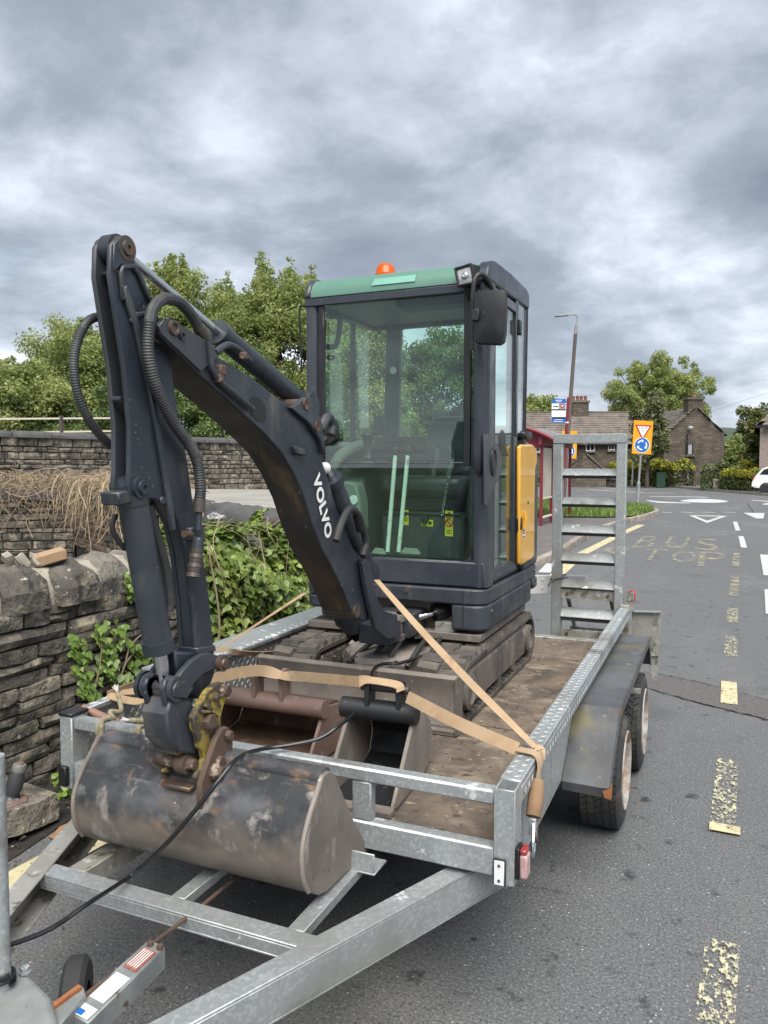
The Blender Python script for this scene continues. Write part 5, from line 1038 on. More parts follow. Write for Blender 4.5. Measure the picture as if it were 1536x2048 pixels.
lc = MB(); lc.box((-2.30, YF+.62, .7005), (-2.1205, YB, .7195)); lc.box((-2.124, YF+.082, .7005), (-2.085, YB, .722)); cap_l = tp('top_rail', lc, bev=.004)
tread('tread_pattern', side_l, (-2.112, YF+.1, .502), (0, 1, 0), (0, 0, 1), (1, 0, 0), 118, 8, .024, .0240, .026, .007, .0024); tread('tread_pattern', cap_l, (-2.122, YF+.1, .722), (0, 1, 0), (1, 0, 0), (0, 0, 1), 94, 1, .030, .034, .034, .009, .0035)
# deck
yj1, yj2 = PZ(1040, 1462, .5).y, PZ(1130, 1335, .5).y
for a, b, dz in ((YF+.052, yj1-.004, 0), (yj1+.004, yj2-.004, .004), (yj2+.004, 4.85, .001)): tp('deck_board', MB().box((-2.108, a, .478), (-.545, b, .500+dz)), 'board', bev=.004)
tp('rear_sill', MB().box((-2.108, 4.853, .44), (-.505, 4.925, .512)), 'galv_dirty')
for y in (2.6, 3.2, 3.8, 4.4): tp('cross_member', MB().box((-2.11, y, .412), (-.546, y+.06, .4775)), 'galv_dirty')
# drawbar: two channels that run together to the hitch
def channel(p, q, w, h, open_side, th=.007):
    """C section from p to q (top face centre line), open towards open_side (+1/-1 of the across axis)"""
    p, q = Vector(p), Vector(q); d = (q-p).normalized(); r = d.cross(UP).normalized(); mb = MB()
    mb.bar(p-UP*th/2, q-UP*th/2, w, th); mb.bar(p-UP*(h-th/2), q-UP*(h-th/2), w, th); o = -r*open_side*(w/2-th/2); mb.bar(p+o-UP*h/2, q+o-UP*h/2, th, h-2*th); return mb
ZT = .455
ri0, ri1 = Vector((-.558, 2.245, ZT)), Vector((-1.165, .86, ZT)); tp('drawbar_beam', channel(ri0, ri1, .062, .105, 1 if (ri1-ri0).cross(UP).x < 0 else -1), bev=.002)
li0, li1 = Vector((-2.054, 2.245, ZT)), Vector((-1.447, .86, ZT)); tp('drawbar_beam', channel(li0, li1, .062, .105, 1 if (li1-li0).cross(UP).x > 0 else -1), 'galv_dirty', bev=.002)
tp('drawbar_cross_beam', channel((-1.735, 1.575, ZT-.004), (-.865, 1.575, ZT-.004), .058, .045, -1), bev=.002)
tp('drawbar_strut', MB().bar((-1.655, 1.606, ZT-.036), (-1.655, 1.998, ZT-.036), .062, .060), 'galv_dirty', bev=.002); tp('drawbar_strut', MB().bar((-1.300, 1.606, ZT-.020), (-1.300, 1.998, ZT-.020), .044, .028), bev=.002); tp('drawbar_strut', MB().bar((-.938, 1.606, ZT-.020), (-.938, 1.998, ZT-.020), .046, .028), bev=.002)
# hitch end: casting, jockey mast, brake lever housing with its labels, brake rod
cast_pts = [PZ(*q, .50) for q in ((-70, 1945), (-6, 1935), (62, 1947), (104, 1990), (122, 2060), (120, 2140), (-70, 2140))]
cs_ = tp('coupling_casting', MB().prism(cast_pts, (0, 0, -.11)), 'cast_grey', bev=.014, seg=3)
bl = PZ(50, 1945, .502); tp('bolt', MB().lathe(bl, UP, [(0, .013), (.003, .013), (.003, .010), (.014, .0095), (.014, 0)], 6), 'galv', cs_, bev=0)
ms = PZ(4, 1975, .50); tp('jockey_mast', MB().tube([ms, ms+UP*.50], .019, 16), 'galv', None, bev=0)
lvb = [PZ(*q, .462) for q in ((134, 2022), (299, 1877), (331, 1893), (176, 2046))]
lv = MB().prism(lvb, (0, 0, -.055)); lvo = tp('brake_housing', lv, 'cast_grey', bev=.003); ld_ = (lvb[1]-lvb[0]); lw_ = (lvb[3]-lvb[0])
def on_lv(s0, s1, t0, t1, m, dz=.0015): return tp('label', MB().prism([lvb[0]+ld_*a+lw_*b+UP*dz for a, b in ((s0, t0), (s1, t0), (s1, t1), (s0, t1))], (0, 0, .0008)), m, lvo, bev=0)
on_lv(.60, .88, .2, .8, 'label_red'); on_lv(.20, .52, .2, .85, 'label_white'); on_lv(.01, .13, .1, .9, 'label_white'); on_lv(.015, .07, .15, .6, 'sign_blue', .003)
for k in range(5): on_lv(.63, .86, .27+.1*k, .30+.1*k, 'label_white', .003)
for s in ((.93, .3), (.94, .75)): b_ = lvb[0]+ld_*s[0]+lw_*s[1]; tp('bolt', MB().lathe(b_, UP, [(0, .008), (.010, .008), (.010, 0)], 6), 'rust', lvo, bev=0)
tp('brake_rod', MB().tube([PZ(120, 2030, .47), PZ(308, 1885, .445), PZ(400, 1815, .44), PZ(520, 1715, .44)], .0055, 8), 'rust', None, bev=0)
tp('lever_plate', MB().prism([PZ(*q, .478) for q in ((60, 2048), (148, 1975), (168, 1972), (172, 1990), (110, 2060))], (0, 0, -.05)), 'cast_grey', bev=.003); tp('lever_edge', MB().bar(PZ(62, 2046, .482), PZ(160, 1974, .482), .012, .008), 'rust_orange', bev=0)
jc = PZ(152, 2000, .30); jw = MB().lathe(jc, (RH*.9+FH*.2), [(-.028, .04), (-.028, .085), (-.018, .098), (.018, .098), (.028, .085), (.028, .04)], 24); tp('jockey_wheel', jw, 'tyre', bev=0)
# lamps on the front right post
rp = tp('reflector', MB().box((TR0+.002, YF-.010, .456), (TR0+.036, YF-.001, .530)), 'print_black', cp, bev=.002); tp('reflector_face', MB().box((TR0+.005, YF-.013, .459), (TR0+.033, YF-.0103, .527)), 'alu_strip', rp, bev=.001)
for zz in (.472, .514): tp('screw', MB().lathe((TR0+.019, YF-.013, zz), (0, -1, 0), [(0, .004), (.002, .004), (.002, 0)], 10), 'pin_steel', rp, bev=0)
lm = tp('side_lamp', MB().box((TR1+.001, YF+.004, .475), (TR1+.012, YF+.050, .562)), 'black_plastic', cp, bev=.002); tp('lamp_lens', MB().box((TR1+.0122, YF+.006, .478), (TR1+.034, YF+.048, .545)), 'red_lens', lm, bev=.006, seg=2); tp('lamp_lens', MB().box((TR1+.0122, YF+.006, .5455), (TR1+.032, YF+.048, .560)), 'lamp_red', lm, bev=.004)
# wheels
def wheel(yc, xo):
    w = .180; c = Vector((xo-w/2, yc, .25)); ty = MB().lathe(c, (1, 0, 0), [(-w/2+.01, .165), (-w/2, .19), (-w/2+.004, .222), (-w/2+.022, .243), (-.04, .2465), (.04, .2465), (w/2-.022, .243), (w/2-.004, .222), (w/2, .19), (w/2-.010, .165)], 56)
    t_ = tp('wheel', ty, 'tyre', None, bev=0); tb = MB()
    for k in range(46):
        a = 2*math.pi*k/46
        for j, x in enumerate((-.062, -.031, 0, .031, .062)):
            a2 = a + (math.pi/46 if j % 2 else 0); rr = .2462 if abs(x) < .05 else .2440
            u = Vector((0, math.cos(a2), math.sin(a2))); tdir = Vector((0, -math.sin(a2), math.cos(a2))); sk = .008*(1 if j % 2 else -1)
            pts = [c+Vector((x+dx, 0, 0))+u*rr+tdir*(dt+sk*(dx/.014)) for dx, dt in ((-.0135, -.0145), (.0135, -.0145), (.0135, .0145), (-.0135, .0145))]; tb.prism(pts, u*.0065)
    tp('tread_blocks', tb, 'tyre', t_, bev=0, kind='stuff')
    rb_ = MB().lathe(c, (1, 0, 0), [(w/2-.012, .166), (w/2-.002, .172), (w/2+.004, .168), (w/2-.004, .158), (w/2-.02, .150), (w/2-.050, .140), (w/2-.062, .10), (w/2-.052, .05), (w/2-.046, .03), (w/2-.030, .028), (w/2-.028, 0)], 40); r_ = tp('rim', rb_, 'rim', t_, bev=0)
    for k in range(5): a = k*2*math.pi/5+.3; q = c+Vector((w/2-.060, math.cos(a)*.075, math.sin(a)*.075)); tp('wheel_nut', MB().lathe(q, (1, 0, 0), [(0, .011), (.016, .010), (.016, 0)], 6), 'rust', r_, bev=0)
wheel(3.50, -.345); wheel(4.22, -.328)
for y in (3.50, 4.22): tp('axle', MB().tube([(-2.2, y, .25), (-.45, y, .25)], .03, 10), 'galv_dirty', bev=0)
for y in (3.45, 4.20):
    w = MB().lathe((-2.25, y, .25), (1, 0, 0), [(-.09, .16), (-.086, .222), (-.07, .243), (.07, .243), (.086, .222), (.09, .16)], 40); tp('wheel', w, 'tyre', bev=0)
# mudguard on the near side: folded sheet with a lip
XO, XI = -.345, -.5215
ft_o, rt_o = PX(1239, 1417, XO), PX(1298, 1285, XO); rt_o.z = ft_o.z; fb_o = Vector((XO, 2.90, .40)); line = [(fb_o.y, fb_o.z), (ft_o.y, ft_o.z), (rt_o.y, rt_o.z), (rt_o.y+.16, rt_o.z-.20)]
fe = MB(); fe.sheet([(XI, y, z) for y, z in line], (XO-XI, 0, 0), .004); fo_ = tp('mudguard', fe, 'fender', bev=.001)
lip = MB(); inner = [(line[0][0]+.035, line[0][1]+.0), (line[1][0]+.028, line[1][1]-.048), (line[2][0]-.02, line[2][1]-.048), (line[3][0]-.04, line[3][1])]; lip.prism([(XO+.0005, y, z) for y, z in line] + [(XO+.0005, y, z) for y, z in inner[::-1]], (.004, 0, 0)); tp('mudguard_lip', lip, 'fender', fo_, bev=.001)
fl_ = MB().prism([(XI, line[0][0]-.001, line[0][1]), (XO+.004, line[0][0]-.001, line[0][1]), (XO+.002, line[0][0]+.008, line[0][1]-.042), (XI, line[0][0]+.008, line[0][1]-.036)], (0, .005, 0)); tp('mudguard_lip', fl_, 'fender', fo_, bev=.001)
for (y, z, s, up) in ((line[0][0]-.006, line[0][1]-.005, .036, 1), (line[1][0]-.006, line[1][1]-.010, .022, 0)):
    pts = [(XO+.005, y+s*a, z-s*b) for a, b in ((-.1, -.25), (.6, -.55), (1.05, -.1), (.9, .6), (.3, 1.05), (.0, .8))]; tp('rust_patch', MB().prism(pts, (.0012, 0, 0)), 'rust_orange', fo_, bev=0)
    pts = [(XO+.006-.030*q, y-.004+.002*q*0, z-s*b) for q, b in ((0, -.3), (.5, -.1), (1, .1), (.7, .8), (0, .9))]; tp('rust_patch', MB().prism(pts, (0, -.0012, 0)), 'rust_orange', fo_, bev=0)
tp('mudguard_strut', MB().bar((XI-.0, 3.9, .50), (XO+.02, 3.9, .50), .03, .02), 'galv_dirty', fo_, bev=0)
lf = MB(); lf.sheet([(-2.36, y, z) for y, z in line], (.22, 0, 0), .004); tp('mudguard', lf, 'fender', bev=.001)
# tail: light bracket plate, flap and hinge lug
yb = 5.0; q = [PY(*p, yb) for p in ((1264, 1222), (1322, 1223), (1318, 1312), (1264, 1312))]; tpq = tp('tail_plate', MB().prism(q, (0, .006, 0)), 'galv_dirty', bev=.002); tp('plate_flange', MB().bar(q[0]-Vector((0, .012, 0)), q[1]-Vector((0, .012, 0)), .03, .006), 'galv', tpq, bev=0)
q = [PY(*p, yb+.02) for p in ((1298, 1312), (1317, 1312), (1314, 1362), (1302, 1356))]; tp('mud_flap', MB().prism(q, (0, .006, 0)), 'galv_dirty', bev=.001); tp('tail_post', MB().box((-.545, 4.935, .44), (-.492, 4.985, .735)), 'galv_dirty')
lug = [PY(*p, 4.96) for p in ((1251, 1188), (1255, 1182), (1266, 1183), (1268, 1190), (1268, 1222), (1251, 1222))]; lo = tp('hinge_lug', MB().prism(lug, (0, .01, 0)), 'galv_dirty', bev=.001); b_ = PY(1259, 1198, 4.955); tp('bolt', MB().lathe(b_, (0, -1, 0), [(0, .013), (.008, .012), (.008, 0)], 6), 'galv', lo, bev=0)
tp('tie', MB().tube(spline([PY(1255, 1184, 4.95), PY(1268, 1182, 4.93), PY(1270, 1195, 4.93), PY(1266, 1205, 4.94)], 5), .004, 6), 'print_red', lo, bev=0)
# ladder ramp standing on end
YR = 4.97; rm = MB()
def pyp(px, py, y=YR): return PY(px, py, y)
xl0, xl1, xr0, xr1 = pyp(1105, 1000).x, pyp(1123.5, 1000).x, pyp(1231.5, 1000).x, pyp(1251, 1000).x; ztop, zbot = pyp(1180, 868).z, pyp(1103, 1282).z
rl = MB().box((xl0, YR, zbot), (xl1, YR+.07, ztop-.058)).box((xr0, YR, zbot), (xr1, YR+.07, ztop-.058)); rampo = tp('ladder_ramp', rl, 'galv', bev=.003)
tpb = MB().prism([(xl0, YR-.004, ztop-.0575), (xr1, YR-.004, ztop-.0575), (xr1, YR-.004, ztop-.012), (xr1-.014, YR-.004, ztop), (xl0+.014, YR-.004, ztop), (xl0, YR-.004, ztop-.012)], (0, .076, 0)); tp('top_channel', tpb, 'galv', rampo, bev=.003)
for pt_, pb_ in ((941, 957), (999, 1015), (1055, 1073), (1113, 1131), (1166, 1185), (1224, 1246)):
    z0, z1 = pyp(1180, pb_).z, pyp(1180, pt_).z; zm = z0 + (z1-z0)*.42
    rg = MB().prism([(xl1+.0005, YR+.004, zm), (xl1+.0005, YR+.066, z1+.012), (xl1+.0005, YR+.066, z1+.006), (xl1+.0005, YR+.006, zm-.005)], (xr0-xl1-.001, 0, 0)); ro_ = tp('rung', rg, 'galv', rampo, bev=.0008); tp('rung_web', MB().box((xl1+.0005, YR+.022, z0), (xr0-.0005, YR+.028, zm-.001)), 'rung_shade_steel', ro_ if False else rampo, bev=.0008)  # web coloured dark as the shadowed recess beneath the bright tread
for pt_, pb_, m_ in ((1181, 1201, 'galv_dirty'), (1263, 1281, 'galv_dirty')):
    z0, z1 = pyp(1180, pb_).z, pyp(1180, pt_).z; o_ = tp('foot_plate', MB().box((xl1+.0005, YR+.020, z0), (xr0-.0005, YR+.026, z1)), m_, rampo, bev=.001)
    for f in (.12, .88): tp('bolt', MB().lathe((xl1+(xr0-xl1)*f, YR+.020, (z0+z1)/2), (0, -1, 0), [(0, .011), (.007, .010), (.007, 0)], 8), 'rust', rampo, bev=0)
pr_ = MB()
for x in (xl1+.03, xr0-.03): pr_.bar((x, YR+.06, pyp(1180, 1190).z), (x+.02, YR+.26, pyp(1180, 1262).z-.03), .022, .022).bar((x, YR+.07, zbot+.02), (x+.02, YR+.27, zbot+.02), .03, .03)
pr_.bar((xl1+.02, YR+.27, zbot+.03), (xr0, YR+.27, zbot+.03), .03, .05); tp('prop_frame', pr_, 'galv_dirty', rampo, bev=.001)
# number board tied behind the ramp
lb = thing('light_board', 'white trailer board tied behind the upright ladder ramp', 'trailer board', tuple(pyp(1120, 1187, 5.12))); q = [PY(*p, 5.12) for p in ((1040, 1150), (1173, 1152), (1173, 1187), (1040, 1189))]; bo_ = build('board', MB().prism(q, (0, .02, 0)), M['sign_white'], lb, bev=.004)
for px, py in ((1085, 1160), (1085, 1176)): build('rivet', MB().lathe(PY(px, py, 5.12), (0, -1, 0), [(0, .008), (.004, .006), (.004, 0)], 8), M['alu_strip'], lb)
zt_ = MB(); zc = pyp(1112, 1157).z
ring = [(xl0-.006, YR-.007, zc-.01), (xl1+.006, YR-.007, zc+.004), (xl1+.006, YR+.16, zc+.008), (xl0-.006, YR+.16, zc-.006), (xl0-.006, YR-.007, zc-.008)]; zt_.tube(ring, .004, 6); zt_.tube(spline([(xl0+.02, YR-.01, zc), (xl0-.0, YR-.03, zc-.02), (xl0-.015, YR-.03, zc-.05)], 4), .004, 5).tube([(xl1, YR-.01, zc+.002), (xl1+.05, YR-.02, zc+.012)], .003, 5)
tag(build('cable_tie', zt_, M['black_plastic']), 'black cable tie holding the white board to the ramp stile', 'cable tie')

# ================================================================== spare buckets on the deck
def spare_bucket(name, label, X0, X1, prof, tube_c, tube_r, ears, pin, ms, mi, mt, yaw=0):
    t = thing(name, label, 'excavator bucket', ((X0+X1)/2, tube_c[0], .5), 'spare digging buckets on the deck'); cx = (X0+X1)/2; cy = tube_c[0]
    def rot(p): x, y, z = p; dx, dy = x-cx, y-cy; return (cx+dx*math.cos(yaw)-dy*math.sin(yaw), cy+dx*math.sin(yaw)+dy*math.cos(yaw), z)
    def b(nm, mb, m, bev=.002, par=None): mb.v = [rot(v) for v in mb.v]; return build(nm, mb, M[m], par or t, bev=bev)
    for x in (X0, X1-.014): b('side_plate', MB().prism([(x, y, z) for y, z in prof], (.014, 0, 0)), ms)
    k = len(prof); shell = prof[:]                         # first point: tube; last: lip
    b('shell', MB().sheet([(X0+.0145, y, z) for y, z in shell], (X1-X0-.029, 0, 0), -.009), mi, 0)
    b('lip', MB().bar(((X0), prof[-1][0], prof[-1][1]), ((X1), prof[-1][0], prof[-1][1]), .05, .018), ms, .002)
    b('top_tube', MB().tube([(X0-.012, *tube_c), (X1+.012, *tube_c)], tube_r, 18), mt, 0)
    for x in ears: b('ear', MB().prism([(x-.009, y, z) for y, z in [(tube_c[0]-.03, tube_c[1]), (tube_c[0]-.035, pin[1]), (pin[0]-.03, pin[1]+.022), (pin[0], pin[1]+.034), (pin[0]+.03, pin[1]+.022), (pin[0]+.036, pin[1]-.01), (tube_c[0]+.03, tube_c[1])]], (.018, 0, 0)), mt, .003)
    b('pin', MB().tube([(ears[0]-.03, *pin), (ears[1]+.03, *pin)], .0145, 12), 'pin_steel', 0)
    return t
def arc(p0, p1, bul, n=9):
    (y0, z0), (y1, z1) = p0, p1; out = []
    for i in range(n+1):
        s = i/n; y, z = y0+(y1-y0)*s, z0+(z1-z0)*s; nx, nz = (z1-z0), -(y1-y0); l = math.hypot(nx, nz); k = bul*math.sin(math.pi*s**.85); out.append((y-nx/l*k, z-nz/l*k))
    return out
spare_bucket('excavator_bucket', 'wide brown spare bucket lying on the deck behind the front rail', -1.86, -1.325, [(2.50, .70), (2.62, .685), (2.70, .64), (2.735, .58), (2.70, .525), (2.62, .508), (2.50, .508), (2.36, .512)], (2.475, .702), .034, (-1.605, -1.485), (2.475, .806), 'brown_paint', 'brown_inner', 'brown_paint')
spare_bucket('excavator_bucket', 'narrow black spare bucket lying open beside the digger blade', -1.175, -.925, [(2.40, .76), (2.50, .735), (2.57, .68), (2.60, .61), (2.57, .54), (2.48, .510), (2.35, .508), (2.16, .512)], (2.375, .762), .036, (-1.085, -.972), (2.375, .842), 'mud', 'black_steel', 'black_steel', .06)
# ================================================================== lashing straps, ropes, cables
def ribbon(path, w, ups, th=.003, n=7):
    pts = [Vector(p) for p in path]; us = [Vector(u).normalized() for u in ups]; pp = spline(pts, n) if len(pts) > 2 else [pts[0].lerp(pts[1], i/n) for i in range(n+1)]; m = len(pp); mb = MB()
    for i, p in enumerate(pp):
        s = i/(m-1)*(len(us)-1); k = min(int(s), len(us)-2); u = us[k].lerp(us[k+1], s-k).normalized(); t = (pp[min(i+1, m-1)]-pp[max(i-1, 0)]).normalized(); u = (u - t*u.dot(t)).normalized(); nn = t.cross(u)
        mb.v += [tuple(p-u*w/2-nn*th/2), tuple(p+u*w/2-nn*th/2), tuple(p+u*w/2+nn*th/2), tuple(p-u*w/2+nn*th/2)]
    for i in range(m-1):
        for j in range(4): mb.f.append((i*4+j, i*4+(j+1) % 4, (i+1)*4+(j+1) % 4, (i+1)*4+j))
    mb.f.append((0, 1, 2, 3)); mb.f.append(((m-1)*4, (m-1)*4+1, (m-1)*4+2, (m-1)*4+3)); return mb
R0 = Vector((-.517, 2.30, .728)); up = (0, 0, 1)
sa = thing('lashing_strap', 'wide tan webbing strap pulled from the right rail through both spare bucket pins', 'lashing strap', tuple(R0), 'tan lashing straps on the trailer')
build('webbing', ribbon([R0 + Vector((-.03, -.01, .003)), (-.74, 2.30, .782), (-.93, 2.333, .835)], .040, [(0, .5, 1), (0, .35, 1), (0, .2, 1)]), M['strap'], sa)
build('webbing', ribbon([(-.955, 2.34, .850), (-.975, 2.345, .868), (-1.07, 2.345, .872), (-1.115, 2.35, .862)], .040, [(0, 1, .6), (0, 1, .3), (0, 1, .3), (0, .4, 1)]), M['strap'], sa)
build('webbing', ribbon([(-1.115, 2.352, .860), (-1.25, 2.38, .848), (-1.40, 2.415, .832), (-1.475, 2.43, .822)], .036, [up, up, up, (0, .9, .4)]), M['strap'], sa)
build('webbing', ribbon([(-1.475, 2.43, .822), (-1.55, 2.42, .835), (-1.63, 2.38, .828), (-1.75, 2.30, .80), (-1.95, 2.28, .755), (-2.10, 2.27, .728)], .042, [(0, .9, .4), up, up, up, (0, .8, .6), (0, 1, .2)]), M['strap'], sa)
sb = thing('lashing_strap', 'long thin tan strap running from the digger boom foot down to the right rail', 'lashing strap', tuple(PX(755, 1163, -1.22)), 'tan lashing straps on the trailer')
s0 = PX(753, 1160, -1.22); s1 = R0 + Vector((.018, .02, .004)); build('webbing', ribbon([s0, s0.lerp(s1, .33)+Vector((0, 0, -.012)), s0.lerp(s1, .66)+Vector((0, 0, -.012)), s1], .026, [(.2, 1, .1), (.5, .8, .5), (.5, .6, .8), (.3, 1, .1)]), M['strap'], sb)
build('webbing', ribbon([s1, s1+Vector((.020, -.005, -.012)), Vector((-.476, 2.25, .66)), Vector((-.474, 2.20, .57))], .042, [(.3, 1, .1), (0, 1, .2), (0, 1, .3), (0, 1, .3)]), M['strap'], sb)
build('strap_tail', ribbon([R0+Vector((-.03, -.01, .003)), Vector((-.483, 2.27, .727)), Vector((-.470, 2.24, .66)), Vector((-.470, 2.205, .53))], .030, [(0, 1, .1), (0, 1, .2), (0, 1, .4), (0, 1, .4)]), M['strap'], sb)
build('blue_tag', ribbon([Vector((-.468, 2.26, .665)), Vector((-.4655, 2.25, .625))], .014, [(0, 1, .3), (0, 1, .3)]), M['blue_tag'], sb)
rt = thing('ratchet', 'rolled strap end with steel ratchet hook hanging on the right rail', 'ratchet', (-.470, 2.17, .6)); build('strap_roll', MB().tube([(-.470, 2.235, .665), (-.470, 2.200, .63), (-.470, 2.165, .585)], [.018, .024, .022], 12), M['handle_tan'], rt)
hk = MB().tube(spline([(-.468, 2.16, .575), (-.462, 2.135, .55), (-.460, 2.115, .515), (-.462, 2.125, .488), (-.465, 2.150, .485), (-.466, 2.170, .51), (-.466, 2.178, .545), (-.467, 2.17, .575)], 6), .0055, 8); build('hook', hk, M['chrome'], rt)
build('ratchet_frame', MB().box((-.480, 2.150, .535), (-.460, 2.185, .585)), M['galv'], rt, bev=.003); build('spindle', MB().tube(spline([(-.462, 2.15, .56), (-.455, 2.14, .535), (-.458, 2.155, .52)], 4), .007, 8), M['pin_steel'], rt); build('lever', MB().box((-.469, 2.192, .50), (-.463, 2.205, .56)), M['pin_steel'], rt, bev=.001)
sc_ = thing('lashing_strap', 'thin tan strap stretched along the left side of the trailer to the digger', 'lashing strap', tuple(PZ(300, 1352, .728)), 'tan lashing straps on the trailer')
c0 = PZ(215, 1391, .728); c1 = Vector((-1.885, 3.34, .965)); cm = PX(430, 1303, -2.09)
build('webbing', ribbon([c0, c0.lerp(cm, .5), cm, cm.lerp(c1, .5), c1], .034, [(0, .3, 1), (1, .2, .8), (1, .2, .5), (1, 0, .4), (1, 0, .3)]), M['strap'], sc_)
build('webbing', ribbon([c0, Vector((-1.93, 2.20, .735)), PY(330, 1365, 2.2)], .034, [(0, 1, .4), (0, 1, .6), (0, 1, .6)]), M['strap'], sc_)
build('webbing', ribbon([PZ(432, 1300, .72), PX(478, 1305, -2.05), PX(530, 1307, -2.0), PX(590, 1303, -1.93)], .030, [(1, 0, 1), (1, 0, .9), (1, 0, 1), (.5, 0, 1)]), M['strap'], sc_)
cb_ = MB().tube(spline([PZ(-20, 1900, .52), PZ(30, 1886, .50), PZ(100, 1858, .50), PZ(175, 1808, .53), PY(260, 1752, 1.60), PY(330, 1690, 1.60), PY(395, 1615, 1.62), PY(440, 1558, 1.66), PY(478, 1515, 1.74), PY(520, 1499, 1.95), PY(580, 1490, 2.03), PY(640, 1476, 2.08), PY(680, 1450, 2.14), PY(712, 1425, 2.30)], 8), .0062, 8)
tag(build('cable', cb_, M['cable']), 'black trailer cable looping over the front bucket towards the hitch', 'cable')
cb2 = MB().tube(spline([PY(735, 1385, 2.36), PY(741, 1362, 2.5), PY(748, 1338, 2.85), PY(766, 1328, 2.98), PY(800, 1326, 3.05), PY(840, 1313, 3.15), PY(872, 1302, 3.2)], 7), .007, 8); tag(build('cable', cb2, M['cable']), 'short black cable hanging over the top of the digger blade', 'cable')
cb3 = MB().tube([ms+UP*.012 + Vector((.025*math.cos(a), .025*math.sin(a), .012*a/6.28)) for a in [i*.5 for i in range(26)]], .0045, 6); tag(build('cable', cb3, M['cable']), 'black cable wound round the foot of the jockey mast', 'cable')
def rope(px, label, tail):
    a = PY(px, 1440, YF+.028); x = a.x; lp = [(x+.010*math.sin(i*1.05), YF+.028+.034*math.cos(i*.7), .691+.034*math.sin(i*.7)) for i in range(20)]; t = thing('rope', label, 'rope', (x, YF+.03, .69), 'rope ends tied to the front rail')
    build('loop', MB().tube(lp, .0085, 8), M['rope'], t); tl = spline([lp[-1]] + tail(x), 6); build('tail', MB().tube(tl, .0085, 8), M['rope'], t); e = Vector(tl[-1]); d = (e-Vector(tl[-3])).normalized(); f = MB()
    for k in range(14): s = Vector((rnd.uniform(-.5, .5), rnd.uniform(-.5, .5), rnd.uniform(-.4, .4))); f.tube([e-d*.005, e+d*.012+s*.006, e+(d+s*.7).normalized()*.030], [.003, .0022, .001], 4)
    build('frayed_end', f, M['litter'], t)
rope(212, 'knotted rope with frayed pale end tied round the left of the front rail', lambda x: [(x-.01, YF+.06, .735), (x+.00, YF+.10, .725), (x-.03, YF+.13, .745), (x-.06, YF+.15, .775)])
rope(285, 'rope looped over the front rail next to the digger linkage', lambda x: [(x+.02, YF+.05, .735), (x+.01, YF+.02, .74), (x-.03, YF+.0, .742)])
hb = MB().tube([PY(165, 1414, 2.10), PY(200, 1432, 2.12), PY(240, 1446, 2.16)], [.013, .017, .014], 12); tag(build('wooden_handle', hb, M['handle_wood']), 'red brown wooden handle lying inside the left front corner of the trailer', 'tool handle')
# grey hand lever by the wall
hl = thing('hand_lever', 'grey gripped hand lever with red cap standing by the wall at the left edge', 'lever', tuple(PX(24, 1604, -2.78))); b0 = PX(22, 1600, -2.78); b1 = PX(37, 1540, -2.76); ax = (b1-b0).normalized(); Lh = (b1-b0).length
build('base_plate', MB().prism([b0+Vector((x, y, -.008)) for x, y in ((-.06, -.05), (.05, -.06), (.075, .02), (.03, .06), (-.05, .05))], (0, 0, .012)), M['brown_paint'], hl, bev=.003)
build('grip', MB().lathe(b0, ax, [(0, .030), (.012, .030), (.02, .024), (Lh*.35, .034), (Lh*.75, .034), (Lh*.98, .026), (Lh, .022)], 18), M['post_grey'] if False else M['grey_inner'], hl); build('collar', MB().lathe(b0, ax, [(.0, .036), (.012, .036), (.016, .030)], 16), M['chrome'], hl)
build('cap', MB().lathe(b1, ax, [(-.01, .026), (.012, .030), (.026, .026), (.03, .0)], 16), M['galv'], hl); build('button', MB().lathe(b1+ax*.028, ax, [(0, .016), (.006, .015), (.006, 0)], 14), M['brown_paint'], hl)
ko = link('kerb_block', SV[3], M['stone'], None); ko.data = ko.data.copy(); o_ = ko; o_.location = PX(18, 1624, -2.80); o_.scale = (.36, .26, .12); o_.rotation_euler = (0, .08, 1.45); tag(ko, 'flat fallen stone under the grey hand lever at the wall foot', 'stone')
# ================================================================== the mini excavator
ex = thing('mini_excavator', 'dark blue grey mini excavator with green roofed cab lashed on the trailer', 'excavator', (-1.41, 3.7, .5))
def ep(name, mb, m='navy', parent=None, bev=.004, **k): return build(name, mb, M[m], parent or ex, bev=bev, **k)
XC = -1.41
def yz(pts, x): return [PX(a, b, x) for a, b in pts]
# ---- tracks
TY0, TY1, TZ, TR_ = 3.10, 4.23, .638, .128
def stadium(s, r=TR_):
    L = TY1-TY0; per = 2*L + 2*math.pi*r; s = s % per
    if s < L: return Vector((0, TY0+s, TZ+r)), Vector((0, 1, 0)), Vector((0, 0, 1))
    s -= L
    if s < math.pi*r: a = s/r; return Vector((0, TY1+math.sin(a)*r, TZ+math.cos(a)*r)), Vector((0, math.cos(a), -math.sin(a))), Vector((0, math.sin(a), math.cos(a)))
    s -= math.pi*r
    if s < L: return Vector((0, TY1-s, TZ-r)), Vector((0, -1, 0)), Vector((0, 0, -1))
    s -= L; a = s/r; return Vector((0, TY0-math.sin(a)*r, TZ-math.cos(a)*r)), Vector((0, -math.cos(a), math.sin(a))), Vector((0, -math.sin(a), -math.cos(a)))
PER = 2*(TY1-TY0) + 2*math.pi*TR_
def lugmesh(w):
    mb = MB(); a, b = .030, .019; mb.add([(-w/2, -a, -.002), (w/2, -a, -.002), (w/2, a, -.002), (-w/2, a, -.002), (-w/2+.006, -b, .020), (w/2-.004, -b, .020), (w/2-.004, b, .020), (-w/2+.006, b, .020)], [(4, 5, 6, 7), (0, 1, 5, 4), (1, 2, 6, 5), (2, 3, 7, 6), (3, 0, 4, 7)]); me = mb.mesh('lug'); me.materials.append(M['track_rubber']); return me
LUG = lugmesh(.100)
